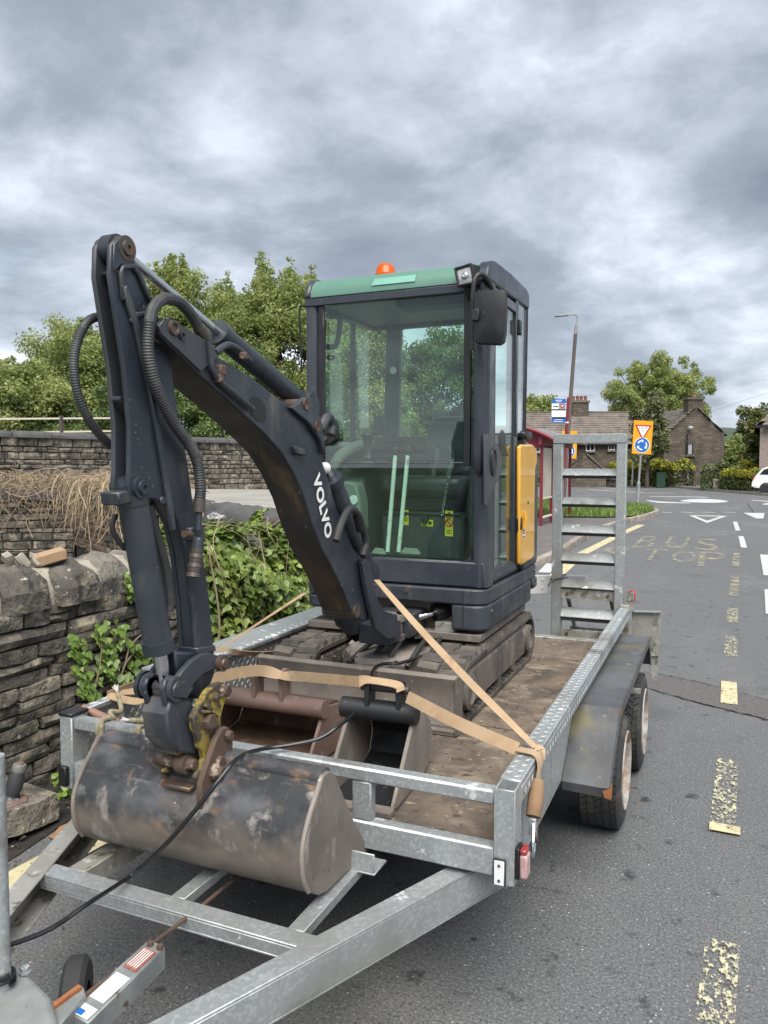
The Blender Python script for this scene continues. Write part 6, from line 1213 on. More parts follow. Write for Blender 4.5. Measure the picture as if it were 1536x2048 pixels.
def track(x0, x1):
    n = 72; ring = [stadium(PER*i/n) for i in range(n)]; mb = MB(); th = .020; e = .012
    for p, t, u in ring: mb.v += [(x0, p.y, p.z-.0), (x1, p.y, p.z), (x1, p.y-u.y*th, p.z-u.z*th), (x0, p.y-u.y*th, p.z-u.z*th)]
    for i in range(n):
        j = (i+1) % n
        for k in range(4): mb.f.append((i*4+k, i*4+(k+1) % 4, j*4+(k+1) % 4, j*4+k))
    t_ = ep('track', mb, 'track_rubber', bev=0); cx = (x0+x1)/2; w = x1-x0; nl = 40
    for i in range(nl):
        for h in (0, 1):
            p, tg, u = stadium(PER*(i+.5*h)/nl); o = link('lug', LUG, None, t_); c = Vector((cx + (w/4-.001)*(1 if h else -1), p.y, p.z)); sk = .10*(1 if h else -1)
            o.matrix_basis = Matrix.Translation(c) @ Matrix((Vector((1, 0, 0)), tg, u)).transposed().to_4x4() @ Matrix.Rotation(sk, 4, 'Z')
    fr = MB(); fr.prism([(x0+.02, TY0-.02, TZ-.075), (x0+.02, TY1-.10, TZ-.075), (x0+.02, TY1-.06, TZ+.02), (x0+.02, TY1-.16, TZ+.088), (x0+.02, TY0+.02, TZ+.088), (x0+.02, TY0-.04, TZ+.03)], (w-.026, 0, 0)); f_ = ep('track_frame', fr, 'dirty_steel', t_, bev=.012)
    for y, r in ((TY1-.01, .098), (TY0+.01, .098)): ep('track_wheel', MB().lathe((x0+.015, y, TZ), (1, 0, 0), [(0, 0), (0, r), (w-.05, r), (w-.045, r*.8), (w-.012, r*.78), (w-.006, r*.55), (w-.02, r*.5), (w-.02, 0)], 24), 'dirty_steel', t_, bev=0)
    ep('drive_motor', MB().lathe((x1-.035, TY1-.03, TZ+.012), (1, 0, 0), [(0, .07), (.026, .066), (.028, .05), (.036, .046), (.038, 0)], 20), 'mud', t_, bev=0)
    for k in range(3): y = TY0+.25+k*.28; ep('roller', MB().lathe((x0+.02, y, TZ-.082), (1, 0, 0), [(0, 0), (0, .034), (w-.03, .034), (w-.03, 0)], 14), 'dirty_steel', t_, bev=0)
    gu = MB()
    for k in range(18): p, tg, u = stadium(PER*.5+.1+k*.06); gu.box((x1-.03, p.y-.012, p.z+.020), (x1-.006, p.y+.012, p.z+.034))
    ep('track_guides', gu, 'track_rubber', t_, bev=0, kind='stuff'); return t_
track(-1.165, -.950); track(-1.870, -1.655)
# ---- undercarriage, blade
ep('car_body', MB().prism([(-1.64, 3.25, .56), (-1.18, 3.25, .56), (-1.18, 4.1, .56), (-1.64, 4.1, .56)], (0, 0, .17)), 'dirty_steel', bev=.02)
ep('turntable', MB().lathe((XC, 3.78, .725), UP, [(0, .30), (.035, .30), (.04, .27), (.12, .27), (.12, 0)], 36), 'pin_steel', bev=0)
ep('hub_cover', MB().prism([(-1.60, 3.22, .66), (-1.44, 3.02, .66), (-1.30, 3.02, .66), (-1.20, 3.22, .66), (-1.20, 3.50, .66), (-1.60, 3.50, .66)], (0, 0, .095)), 'mud', bev=.02)
for x in (-1.53, -1.25): ep('blade_arm', MB().bar((x, 2.95, .60), (x, 3.5, .64), .05, .085), 'dirty_steel', bev=.006)
ep('blade_ram', MB().tube([(XC, 2.98, .66), (XC, 3.3, .70)], .035, 14), 'dirty_steel', bev=0)
bp = [(2.905, .742), (2.918, .748), (2.945, .748), (2.952, .735), (2.962, .66), (2.962, .58), (2.945, .515), (2.925, .507), (2.912, .52), (2.928, .58), (2.932, .64), (2.922, .70)]
bl_ = ep('dozer_blade', MB().prism([(-1.888, y, z) for y, z in bp], (.936, 0, 0)), 'mud', bev=.003)
for x in (-1.893, -.9515): ep('blade_end', MB().prism([(x, y, z) for y, z in ((2.90, .745), (2.965, .752), (2.985, .70), (2.985, .54), (2.955, .505), (2.905, .51))], (.006, 0, 0)), 'dirty_steel', bl_, bev=.001)
ep('cutting_edge', MB().box((-1.885, 2.916, .5035), (-.955, 2.9245, .545)), 'dirty_steel', bl_, bev=.001)
gr_ = MB()
for k in range(5): gr_.tube(spline([(-1.50+.09*k, 3.05+.03*(k % 2), .72), (-1.46+.08*k, 3.2, .78+.02*(k % 3)), (-1.42+.06*k, 3.4, .80)], 6), .012, 8)
ep('travel_hose', gr_, 'rubber', bev=0)
# ---- upper body: skirt with the slewing ram recess, counterweight
def rplan(x0, x1, y0, y1, r, n=6, corners=(1, 1, 1, 1)):
    out = []
    for (cx, cy, a0), on in zip(((x0+r, y0+r, 180), (x1-r, y0+r, 270), (x1-r, y1-r, 0), (x0+r, y1-r, 90)), corners):
        if on: out += [(cx+r*math.cos(R(a0+90*i/n)), cy+r*math.sin(R(a0+90*i/n))) for i in range(n+1)]
        else: out.append({180: (x0, y0), 270: (x1, y0), 0: (x1, y1), 90: (x0, y1)}[a0])
    return out
SK0, SK1 = -1.876, -.945
ep('body_skirt', MB().prism([(x, y, .970) for x, y in rplan(SK0, SK1, 3.315, 4.40, .07)], (0, 0, .072)), bev=.008, seg=2)
ep('body_skirt', MB().prism([(x, y, .850) for x, y in rplan(-1.108, SK1, 3.317, 4.28, .07, corners=(0, 1, 1, 0))], (0, 0, .1195)), bev=.012, seg=2); ep('body_skirt', MB().prism([(x, y, .905) for x, y in rplan(SK0, -1.56, 3.317, 4.28, .07, corners=(1, 0, 0, 1))], (0, 0, .0645)), bev=.012, seg=2)
ep('body_frame', MB().box((-1.555, 3.40, .835), (-1.112, 4.30, .969)), 'pin_steel'); ep('swing_plate', MB().box((-1.86, 3.325, .80), (-.97, 4.2, .834)), 'dirty_steel')
cw = [(x, y) for x, y in rplan(SK0+.005, SK1+.004, 4.02, 4.46, .12, corners=(0, 0, 1, 1))]; ep('counterweight', MB().prism([(x, y, 1.0425) for x, y in cw], (0, 0, .63)), 'cab_paint', bev=.02, seg=2); ep('counterweight_base', MB().prism([(x, y, .905) for x, y in rplan(SK0+.005, SK1+.004, 4.285, 4.45, .1, corners=(0, 0, 1, 1))], (0, 0, .065)), bev=.012)
ep('engine_case', MB().box((-1.84, 4.03, 1.6735), (-.98, 4.36, 1.735)), 'cab_paint', bev=.02)
for px, py in ((812, 1181),): q = PY(px, py, 3.3145); ep('bolt', MB().lathe(q, (0, -1, 0), [(0, .010), (.006, .009), (.006, 0)], 10), 'rust', bev=0)
for q in ((-.9445, 3.42, .93), (-.9445, 4.30, .93), (-.9445, 4.30, 1.01)): ep('bolt', MB().lathe(q, (1, 0, 0), [(0, .011), (.005, .010), (.005, 0)], 10), 'pin_steel', bev=0)
ep('skirt_seam', MB().box((-1.052, 3.3135, .856), (-1.049, 3.3165, 1.036)), 'print_black', bev=0)
ep('data_plate', MB().prism([PY(*p, 3.37) for p in ((828, 1262), (868, 1260), (868, 1275), (830, 1278))], (0, .004, 0)), 'alu_strip', bev=0); ep('tool_box', MB().prism([PY(*p, 3.35) for p in ((870, 1243), (905, 1246), (909, 1270), (868, 1272))], (0, .08, 0)), 'galv_dirty', bev=.003)
# slewing ram
ep('swing_ram_rod', MB().tube([PY(792, 1247, 3.24), PY(880, 1222, 3.40)], .016, 14), 'chrome', bev=0); ep('swing_ram', MB().tube([PY(868, 1226, 3.375), PY(905, 1216, 3.44)], .042, 16), 'black_plastic', bev=0)
# ---- king post
XR_, XL_ = -1.262, -1.448; kp_ = [(726, 1125), (734, 1118), (742, 1125), (745, 1156), (753, 1191), (768, 1222), (795, 1230), (797, 1273), (775, 1278), (752, 1258), (743, 1223), (731, 1164)]
pts = yz(kp_, XR_); kpo = ep('king_post', MB().prism(pts, (-.020, 0, 0)), bev=.003); ep('king_post_cheek', MB().prism([Vector((XL_, p.y, p.z)) for p in pts], (.020, 0, 0)), 'navy', kpo, bev=.003)
kc = PX(776, 1252, -1.355); kc.x = -1.355
ep('pivot_block', MB().lathe((kc.x, kc.y+.02, kc.z-.062), UP, [(0, 0), (0, .070), (.025, .074), (.026, .060), (.085, .060), (.086, .074), (.112, .070), (.112, .035), (.120, .03), (.120, 0)], 24), 'dirty_steel', kpo, bev=0); ep('pivot_bracket', MB().box((-1.45, kc.y+.03, kc.z-.055), (-1.26, 3.42, kc.z+.05)), 'navy', kpo, bev=.006)
ep('pivot_web', MB().box((XL_+.021, kc.y-.16, kc.z-.05), (XR_-.021, kc.y-.02, kc.z+.035)), 'navy', kpo)
# ---- boom
BX1, BX0 = -1.290, -1.420
top_e = [(314, 648), (326, 636), (342, 640), (362, 652), (419, 688), (435, 712), (504, 755), (576, 811), (592, 812), (637, 862), (641, 912), (657, 959), (673, 1015), (706, 1096), (728, 1121), (740, 1200), (742, 1228), (728, 1243)]
low_e = [(318, 668), (350, 700), (399, 749), (463, 805), (528, 866), (564, 906), (588, 947), (609, 995), (625, 1047), (645, 1100), (661, 1128), (682, 1170), (703, 1222)]
poly = yz(top_e, BX1) + yz(low_e[::-1], BX1)
bm_ = ep('boom', MB().prism(poly, (BX0-BX1, 0, 0)), bev=.005, seg=2)
un = yz(low_e, BX1); ub = MB()
ub.v = [tuple(p+Vector((-.004, -.0025, -.0015))) for p in un] + [tuple(Vector((BX0+.004, p.y-.0025, p.z-.0015))) for p in un]; k = len(un)
for i in range(k-1): ub.f.append((i, i+1, k+i+1, k+i))
ep('worn_underside', ub, 'boom_under', bm_, bev=0)
def on_boom(pts, o, th, m, nm, bev=.001): return ep(nm, MB().prism([p+Vector((o, 0, 0)) for p in yz(pts, BX1)], (th, 0, 0)), m, bm_, bev=bev)
on_boom([(313, 652), (326, 636), (342, 640), (362, 652), (419, 688), (433, 714), (398, 744), (350, 698), (318, 668)], .0005, .007, 'navy', 'tip_plate', .002)
on_boom([(499, 800), (505, 793), (520, 797), (531, 815), (532, 838), (525, 846), (512, 840), (500, 826)], .0004, .0012, 'print_black', 'slot', 0)
on_boom([(581, 893), (603, 899), (605, 911), (583, 907)], .0, .018, 'navy', 'lug_block', .002)
for (px, py, r, m_) in ((342, 656, .020, 'pin_steel'), (358, 672, .011, 'navy')):
    q = PX(px, py, BX1)+Vector((.007, 0, 0)); ep('boss', MB().lathe(q, (1, 0, 0), [(0, r), (.008, r*.95), (.008, r*.6), (.003, r*.5), (.003, 0)], 20), m_, bm_, bev=0)
for x0 in (BX1+.0005, BX0-.0185):
    ep('ram_ear', MB().prism([Vector((x0, p.y, p.z)) for p in yz([(574, 815), (588, 806), (602, 794), (612, 795), (622, 808), (636, 848), (641, 890), (640, 912), (632, 880), (610, 846)], BX1)], (.018, 0, 0)), 'navy', bm_, bev=.003)
for px, py in ((611, 808), (634, 853)): q = PX(px, py, BX1+.019); ep('pin', MB().lathe(Vector((BX0-.03, q.y, q.z)), (1, 0, 0), [(0, 0), (0, .018), (.185, .018), (.185, .012), (.180, 0)], 16), 'rust', bm_, bev=0)
q = PX(712, 1232, BX1); ep('foot_boss', MB().lathe(Vector((BX0-.008, q.y, q.z+.02)), (1, 0, 0), [(0, 0), (0, .026), (.145, .026), (.145, .016), (.141, 0)], 18), 'pin_steel', bm_, bev=0)
# lettering down the boom
u = (PX(659, 1072, BX1) - PX(634, 955, BX1)); v_ = Vector((1, 0, 0)).cross(u).normalized(); v_ = v_ if v_.y > 0 else -v_
def text_on3(s, c, u, v, w, h, off, parent):
    cu = bpy.data.curves.new('t', 'FONT'); cu.body = s; cu.size = 1; cu.offset = .045; cu.resolution_u = 5; cu.space_character = 1.06; ob = bpy.data.objects.new('t', cu); me = bpy.data.meshes.new_from_object(ob); bpy.data.objects.remove(ob); bpy.data.curves.remove(cu)
    co = np.empty(len(me.vertices)*3, dtype=np.float32); me.vertices.foreach_get('co', co); co = co.reshape(-1, 3); mn, mx = co.min(0), co.max(0); X_ = (co[:, :1]-mn[0])/(mx[0]-mn[0])-.5; Y_ = (co[:, 1:2]-mn[1])/(mx[1]-mn[1])-.5
    p = np.array(c+off)[None] + X_*w*np.array(u.normalized())[None] + Y_*h*np.array(v)[None]; me.vertices.foreach_set('co', p.astype(np.float32).ravel()); me.update(); me.name = 'lettering'; return link('lettering', me, M['label_white'], parent)
text_on3('VOLVO', PX(644, 1013, BX1)+u*0, u, v_, u.length*1.06, .056, Vector((.0035, 0, 0)), bm_)
# rams: arm ram above the boom, lift ram behind it
XM = -1.355
def ram(nm, pa, pb, split, rb, rr, par=None):
    a, b = pa, pb; m = a.lerp(b, split); o = ep(nm, MB().tube([a, a.lerp(b, split-.015), m], [rb, rb, rb], 18), 'navy', par, bev=0); d = (b-a).normalized()
    ep('ram_gland', MB().tube([m-d*.004, m+d*.03], rb*1.12, 18), 'navy', o, bev=0); ep('ram_rod', MB().tube([m, b], rr, 16), 'chrome', o, bev=0); return o
ar_ = ram('arm_ram', PX(610, 812, XM), PX(240, 500, XM), .54, .034, .0125); ep('ram_eye', MB().lathe(PX(610, 812, XM)-Vector((.035, 0, 0)), (1, 0, 0), [(0, 0), (0, .045), (.07, .045), (.07, 0)], 18), 'navy', ar_, bev=0)
lr = ram('lift_ram', PX(735, 1142, XM+.03), PX(652, 935, XM+.03), .86, .040, .020); ep('ram_eye', MB().lathe(PX(736, 1146, XM+.03)-Vector((.035, 0, 0)), (1, 0, 0), [(0, 0), (0, .04), (.07, .04), (.07, 0)], 18), 'navy', lr, bev=0)
ep('grease_cap', MB().ball(PX(650, 936, BX1-.03), .022, 8), 'alu_strip', lr, bev=0)
def hose(nm, pts, x, r, m='hose', n=10, ribbed=0, par=None):
    pp = spline([PX(p[0], p[1], x if len(p) < 3 else p[2]) for p in pts], n)
    if ribbed:
        fine = []; L = 0
        for a, b in zip(pp, pp[1:]):
            k = max(1, int((b-a).length/(ribbed/2)));  fine += [a.lerp(b, i/k) for i in range(k)]
        fine.append(pp[-1]); rr = [r*(1.05 if i % 2 else .94) for i in range(len(fine))]; return ep(nm, MB().tube(fine, rr, 10), m, par, bev=0)
    return ep(nm, MB().tube(pp, r, 10), m, par, bev=0)
h1 = hose('hydraulic_hose', [(403, 668), (384, 632), (359, 605), (328, 598), (307, 616), (299, 645)], XM+.06, .0150, 'hose'); hose('hose_guard', [(299, 643), (296, 700), (306, 757), (326, 805), (350, 850), (379, 890), (395, 926), (401, 975), (399, 1000)], XM+.06, .0150, 'hose', ribbed=.0056, par=h1)
ep('hose_fitting', MB().tube([PX(397, 655, XM+.06), PX(413, 682, XM+.06)], [.018, .015], 12), 'pin_steel', h1, bev=0); ep('hose_fitting', MB().tube([PX(399, 998, XM+.06), PX(398, 1024, XM+.06)], .0165, 12), 'pin_steel', h1, bev=0); ep('hose_tail', MB().tube([PX(398, 1020, XM+.06), PX(396, 1060, XM+.06)], .010, 10), 'navy', h1, bev=0)
hose('hydraulic_hose', [(212, 634), (187, 636), (169, 652), (152, 692), (148, 741), (157, 793), (177, 838), (197, 866), (222, 892)], -1.42, .0112, 'hose', ribbed=.0056)
hose('hydraulic_hose', [(296, 1010), (316, 1080), (332, 1140), (339, 1200), (338, 1222)], XM+.0, .0135, 'hose'); hose('hydraulic_hose', [(232, 1030), (224, 1050), (232, 1075), (250, 1098)], -1.39, .007, 'rubber')
hose('steel_pipe', [(417, 682), (421, 712), (425, 738), (440, 762), (472, 790), (506, 818)], BX1+.012, .0085, 'navy'); hose('steel_pipe', [(430, 705), (455, 690), (478, 700), (500, 722)], XM+.06, .010, 'navy')
for px, py, s in ((441, 741, .030), (437, 757, .024), (487, 712, .022)): q = PX(px, py, BX1+.010); ep('pipe_clamp', MB().box((q.x-.01, q.y-s/2, q.z-s/2), (q.x+.012, q.y+s/2, q.z+s/2)), 'rust', bm_, bev=.004)
hose('hydraulic_hose', [(672, 1082), (682, 1048), (697, 1020), (712, 1024), (724, 1052), (732, 1085), (725, 1112)], XM+.11, .014, 'rubber'); hose('hydraulic_hose', [(640, 860), (655, 835), (664, 850), (660, 870)], XM+.05, .018, 'hose')
ep('hose_fitting', MB().tube([PX(714, 1030, XM+.11), PX(722, 1060, XM+.11)], .019, 10), 'black_plastic', bev=0)
# ---- dipper arm: two deep cheek plates round a box
AX1, AX0 = -1.325, -1.387
plate = [(222, 490), (230, 478), (245, 476), (258, 484), (268, 527), (279, 549), (300, 600), (309, 615), (340, 690), (348, 765), (358, 833), (374, 914), (387, 1007), (404, 1091), (419, 1200), (429, 1310), (394, 1310), (391, 1291), (385, 1204), (374, 1109), (359, 1045), (342, 1015), (306, 997), (276, 1002), (262, 990), (256, 968), (259, 940), (259, 854), (248, 733), (234, 644), (229, 611), (220, 551)]
pr_pts = yz(plate, AX1); arm_ = ep('dipper_arm', MB().prism(pr_pts, (-.014, 0, 0)), bev=.004, seg=2); ep('cheek_plate', MB().prism([Vector((AX0, p.y, p.z)) for p in pr_pts], (.014, 0, 0)), 'navy', arm_, bev=.004)
core = [(246, 545), (279, 552), (300, 602), (338, 692), (346, 765), (356, 833), (372, 914), (385, 1007), (402, 1091), (417, 1200), (427, 1309), (396, 1309), (393, 1290), (387, 1204), (376, 1109), (361, 1048), (340, 1010), (308, 960), (296, 850), (275, 733), (262, 644), (250, 600)]
ep('arm_box', MB().prism([Vector((AX0+.0145, p.y, p.z)) for p in yz(core, AX1)], (AX1-AX0-.029, 0, 0)), 'navy', arm_, bev=.003)
low_box = [(320, 1060), (404, 1093), (419, 1200), (429, 1309), (358, 1309), (351, 1290), (344, 1204), (335, 1109)]
ep('arm_collar', MB().prism([Vector((AX0-.006, p.y, p.z)) for p in yz([(391, 1296), (428, 1290), (430, 1302), (393, 1310)], AX1)], (AX1-AX0+.012, 0, 0)), 'navy', arm_, bev=.003)
def boss(px, py, r, over=.012, m='navy', par=None, x1=None, x0=None):
    x1 = x1 or AX1; x0 = x0 or AX0; q = PX(px, py, x1); return ep('pin_boss', MB().lathe(Vector((x0-over, q.y, q.z)), (1, 0, 0), [(0, 0), (0, r), (x1-x0+2*over, r), (x1-x0+2*over, r*.62), (x1-x0+2*over+.006, r*.58), (x1-x0+2*over+.006, r*.22), (x1-x0+2*over+.002, r*.2), (x1-x0+2*over+.002, 0)], 24), m, par or arm_, bev=0)
boss(250, 497, .030, .008, 'pin_steel'); boss(280, 975, .030, .010, 'navy'); boss(342, 660, .030, .004)
q = PX(247, 497, AX1); ep('cross_tube', MB().tube([(AX0+.014, q.y, q.z), (AX1-.014, q.y, q.z)], .036, 18), 'navy', arm_, bev=0); q = PX(238, 800, AX1); q2 = PX(258, 798, AX1); ep('cross_bar', MB().tube([(AX0+.018, q2.y-.004, q2.z), (AX1-.018, q2.y-.004, q2.z)], .008, 10), 'navy', arm_, bev=0)
ep('web_plate', MB().prism([Vector((AX0+.018, p.y, p.z)) for p in yz([(228, 545), (238, 538), (268, 548), (262, 575)], AX1)], (AX1-AX0-.036, 0, 0)), 'navy', arm_, bev=.002)
on = lambda pts, o, th: ep('stiffener', MB().prism([p+Vector((o, 0, 0)) for p in yz(pts, AX1)], (th, 0, 0)), 'navy', arm_, bev=.003)
on([(247, 570), (258, 600), (270, 640), (300, 765), (322, 900), (340, 1010), (346, 1060), (337, 1062), (330, 1010), (312, 900), (290, 770), (260, 645), (248, 610), (240, 575)], .0003, .012)
on([(224, 486), (232, 478), (246, 477), (258, 486), (268, 527), (262, 532), (240, 530), (230, 540), (222, 545)], .0003, .006)
on([(240, 530), (268, 528), (279, 549), (300, 600), (294, 606), (272, 552), (262, 538), (243, 540), (246, 600), (240, 602), (234, 545)], .0003, .010)
on([(255, 640), (268, 625), (290, 622), (310, 630), (330, 668), (322, 672), (302, 640), (285, 632), (270, 636), (262, 650)], .0003, .009)
for k, pts in enumerate(([(300, 560), (232, 700), (240, 860), (262, 1000)], )):
    pass
for xx in (-1.367, -1.345): hose('inner_hose', [(250, 640, xx), (246, 690, xx), (256, 760, xx), (268, 850, xx), (290, 950, xx), (300, 1000, xx)], xx, .012, 'rubber', par=arm_)
vb = [PX(*p, AX1+.02) for p in ((380, 1056), (410, 1050), (414, 1076), (384, 1084))]; vo = ep('valve_block', MB().prism(vb, (-.03, 0, 0)), 'navy', bev=.004); ep('coupler', MB().tube([PX(397, 1075, AX1+.03), PX(394, 1100, AX1+.03)], .016, 12), 'navy', vo, bev=0)
cq0, cq1 = PX(395, 1098, AX1+.03), PX(386, 1155, AX1+.03); cmb = MB(); d_ = (cq1-cq0)/6
for i in range(6): cmb.tube([cq0+d_*i, cq0+d_*(i+.9)], [.0185, .0195 if i % 2 else .0165], 14)
ep('quick_coupler', cmb, 'pin_steel', vo, bev=0); ep('valve_stem', MB().tube([PX(368, 1068, AX1+.03), PX(382, 1068, AX1+.03)], [.010, .007], 10), 'pin_steel', vo, bev=0)
q = PX(325, 1001, AX1+.001); ep('plug', MB().lathe(q, (1, 0, 0), [(0, .011), (.004, .009), (.004, 0)], 12), 'navy', arm_, bev=0)
# bucket ram
bc = ram('bucket_ram', PX(262, 982, XM), PX(332, 1376, XM), .745, .038, .0205); ep('ram_cap', MB().tube([PX(260, 968, XM), PX(266, 1008, XM)], .0405, 16), 'navy', bc, bev=0); ep('ram_block', MB().prism(yz([(236, 985), (262, 980), (266, 1005), (240, 1012)], XM+.03), (-.06, 0, 0)), 'navy', bc, bev=.004)
q = PX(333, 1378, XM); ep('ram_eye', MB().lathe(q-Vector((.020, 0, 0)), (1, 0, 0), [(0, 0), (0, .032), (.040, .032), (.040, 0)], 18), 'pin_steel', bc, bev=0)
# ---- linkage
def links(nm, pts, m, xr, xl, th=.018, bev=.004):
    p = yz(pts, xr); o = ep(nm, MB().prism(p, (-th, 0, 0)), m, bev=bev); ep(nm, MB().prism([Vector((xl, k.y, k.z)) for k in p], (th, 0, 0)), m, o, bev=bev); return o
c3 = lambda pts: [(200+x/2.743, 1000+y/2.743) for x, y in pts]
lk = links('bucket_link', c3([(672, 900), (655, 860), (610, 838), (560, 845), (505, 880), (450, 940), (415, 1000), (400, 1060), (430, 1085), (478, 1090), (490, 1060), (520, 1005), (570, 955), (625, 930), (655, 928)]), 'navy', -1.305, -1.412, .018)
ep('link_block', MB().prism(yz(c3([(405, 1030), (470, 990), (518, 1030), (478, 1092), (408, 1085)]), -1.299), (-.014, 0, 0)), 'navy', lk, bev=.003); q = PX(*c3([(655, 893)])[0], -1.305); ep('pin', MB().lathe(Vector((-1.42, q.y, q.z)), (1, 0, 0), [(0, 0), (0, .020), (.116, .020), (.116, .024), (.132, .024), (.132, .015), (.138, .012), (.138, 0)], 18), 'pin_steel', lk, bev=0)
tl = links('tipping_link', c3([(362, 985), (345, 1040), (362, 1110), (375, 1180), (425, 1245), (490, 1272), (520, 1235), (512, 1170), (470, 1105), (445, 1060), (450, 1010), (410, 975)]), 'navy', -1.318, -1.396, .018); q = PX(*c3([(405, 1035)])[0], -1.318); ep('pin', MB().lathe(Vector((-1.408, q.y, q.z)), (1, 0, 0), [(0, 0), (0, .034), (.030, .034), (.030, .017), (.072, .017), (.072, .034), (.104, .034), (.104, .022), (.108, .020), (.108, 0)], 18), 'navy', tl, bev=0)
ep('pin_head', MB().lathe(Vector((-1.412, q.y, q.z)), (1, 0, 0), [(-.010, 0), (-.010, .038), (.003, .038)], 18), 'navy', tl, bev=0)
# arm nose and quick hitch
ep('arm_nose', MB().prism([Vector((AX0+.004, p.y, p.z)) for p in yz([(352, 1305), (430, 1305), (434, 1345), (422, 1378), (400, 1400), (374, 1380), (358, 1345)], AX1)], (AX1-AX0-.008, 0, 0)), 'navy', bev=.006)
hb_ = ep('quick_hitch', MB().prism([Vector((-1.398, p.y, p.z)) for p in yz([(345, 1395), (385, 1400), (402, 1440), (400, 1490), (392, 1512), (360, 1505), (340, 1480), (334, 1430)], -1.31)], (.086, 0, 0)), 'navy', bev=.006)
hk_ = c3([(690, 1010), (668, 1000), (628, 1015), (590, 1052), (540, 1140), (512, 1195), (520, 1255), (538, 1300), (548, 1360), (566, 1376), (575, 1420), (560, 1470), (530, 1530), (560, 1530), (640, 1390), (668, 1262), (664, 1190), (680, 1130), (697, 1080)])
yh = ep('hitch_plate', MB().prism(yz(hk_, -1.285), (-.020, 0, 0)), 'yellow_hitch', hb_, bev=.003); ep('hitch_plate', MB().prism([Vector((-1.412, p.y, p.z)) for p in yz(hk_, -1.285)], (.020, 0, 0)), 'yellow_hitch', hb_, bev=.003)
0 and ep('hitch_edge', MB().prism(yz(c3([(690, 1010), (668, 1000), (628, 1015), (590, 1052), (540, 1140), (512, 1195), (520, 1255), (540, 1305), (548, 1245), (530, 1200), (556, 1140), (600, 1066), (634, 1030), (672, 1016)]), -1.2848), (.008, 0, 0)), 'pin_steel', yh, bev=.002)
for (x, y, r, th) in ((583, 1212, .024, .022), (675, 1045, .020, .020), (630, 1085, .012, .014)):
    q = PX(*c3([(x, y)])[0], -1.285); ep('hitch_bolt', MB().lathe(q, (1, 0, 0), [(0, r), (th, r*.92), (th, 0)], 6), 'rust', yh, bev=.002)
ep('hitch_rib', MB().prism(yz(c3([(575, 1110), (640, 1175), (632, 1192), (560, 1130)]), -1.2845), (.014, 0, 0)), 'yellow_hitch', yh, bev=.003); ep('hitch_rib', MB().prism(yz(c3([(548, 1150), (590, 1150), (588, 1166), (545, 1170)]), -1.2845), (.016, 0, 0)), 'yellow_hitch', yh, bev=.003)
p1, p2 = c3([(520, 1452)])[0], c3([(365, 1420)])[0]; q = PX(*p1, -1.300)
ep('lower_pin', MB().lathe(Vector((-1.425, q.y, q.z)), (1, 0, 0), [(0, 0), (0, .019), (.075, .019), (.075, .030), (.105, .030), (.105, .017), (.128, .014), (.128, 0)], 18), 'rust', hb_, bev=0); ep('hitch_bar', MB().box((-1.400, q.y-.024, q.z-.070), (-1.300, q.y+.02, q.z-.058)), 'pin_steel', hb_, bev=.003); ep('hitch_block', MB().box((-1.400, q.y-.045, q.z+.034), (-1.320, q.y+.03, q.z+.070)), 'pin_steel', hb_, bev=.006)
# ---- grading bucket on the hitch
GX1, GX0 = -.935, -1.712
side_px = [(659, 1542), (669, 1546), (689, 1594), (710, 1645), (736, 1693), (734, 1705), (702, 1736), (654, 1783), (637, 1791), (622, 1785), (611, 1757), (609, 1701), (622, 1637), (637, 1589), (648, 1551)]
sp_pts = yz(side_px, GX1); bk = ep('bucket', MB().sheet([Vector((GX0+.001, p.y, p.z)) for p in yz([(652, 1560), (637, 1589), (622, 1637), (613, 1672), (609, 1701), (609, 1732), (611, 1757), (616, 1774), (622, 1785), (637, 1791), (654, 1783), (702, 1736), (734, 1705)], GX1)], (GX1-GX0-.002, 0, 0), -.010), 'bucket_back', bev=0)
for x in (GX1-.014, GX0): ep('bucket_side', MB().prism([Vector((x, p.y, p.z)) for p in sp_pts], (.014, 0, 0)), 'bucket_side', bk, bev=.003)
# raised weld rim seen along the near edge
rimp = yz([(648, 1553), (637, 1589), (622, 1637), (609, 1701), (611, 1757), (622, 1785)], GX1); ep('weld_rim', MB().tube(spline([p+Vector((-.007, 0, 0)) for p in rimp], 4), .0065, 8), 'mud', bk, bev=0); ep('weld_rim', MB().tube(spline([Vector((GX0+.007, p.y, p.z)) for p in rimp], 4), .0065, 8), 'mud', bk, bev=0)
q = PX(657, 1556, GX1); ep('bucket_tube', MB().tube([(GX0+.010, q.y+.006, q.z-.006), (GX1-.012, q.y+.006, q.z-.006)], .030, 20), 'bucket_back', bk, bev=0); ep('tube_weld', MB().bar((GX0+.012, q.y-.018, q.z-.034), (GX1-.012, q.y-.018, q.z-.034), .012, .008), 'mud', bk, bev=.003)
ear_r = c3([(702, 1242), (733, 1280), (730, 1370), (700, 1425), (650, 1480), (610, 1600), (590, 1690), (572, 1715), (558, 1690), (556, 1560), (595, 1440), (640, 1310), (670, 1255)]); ep('bucket_ear', MB().prism(yz(ear_r, -1.258), (-.018, 0, 0)), 'rust', bk, bev=.003)
ear_l = c3([(345, 1395), (375, 1460), (384, 1520), (400, 1560), (388, 1670), (374, 1672), (378, 1560), (340, 1470), (330, 1410)]); ep('bucket_ear', MB().prism(yz(ear_l, -1.405), (-.016, 0, 0)), 'rust', bk, bev=.003)
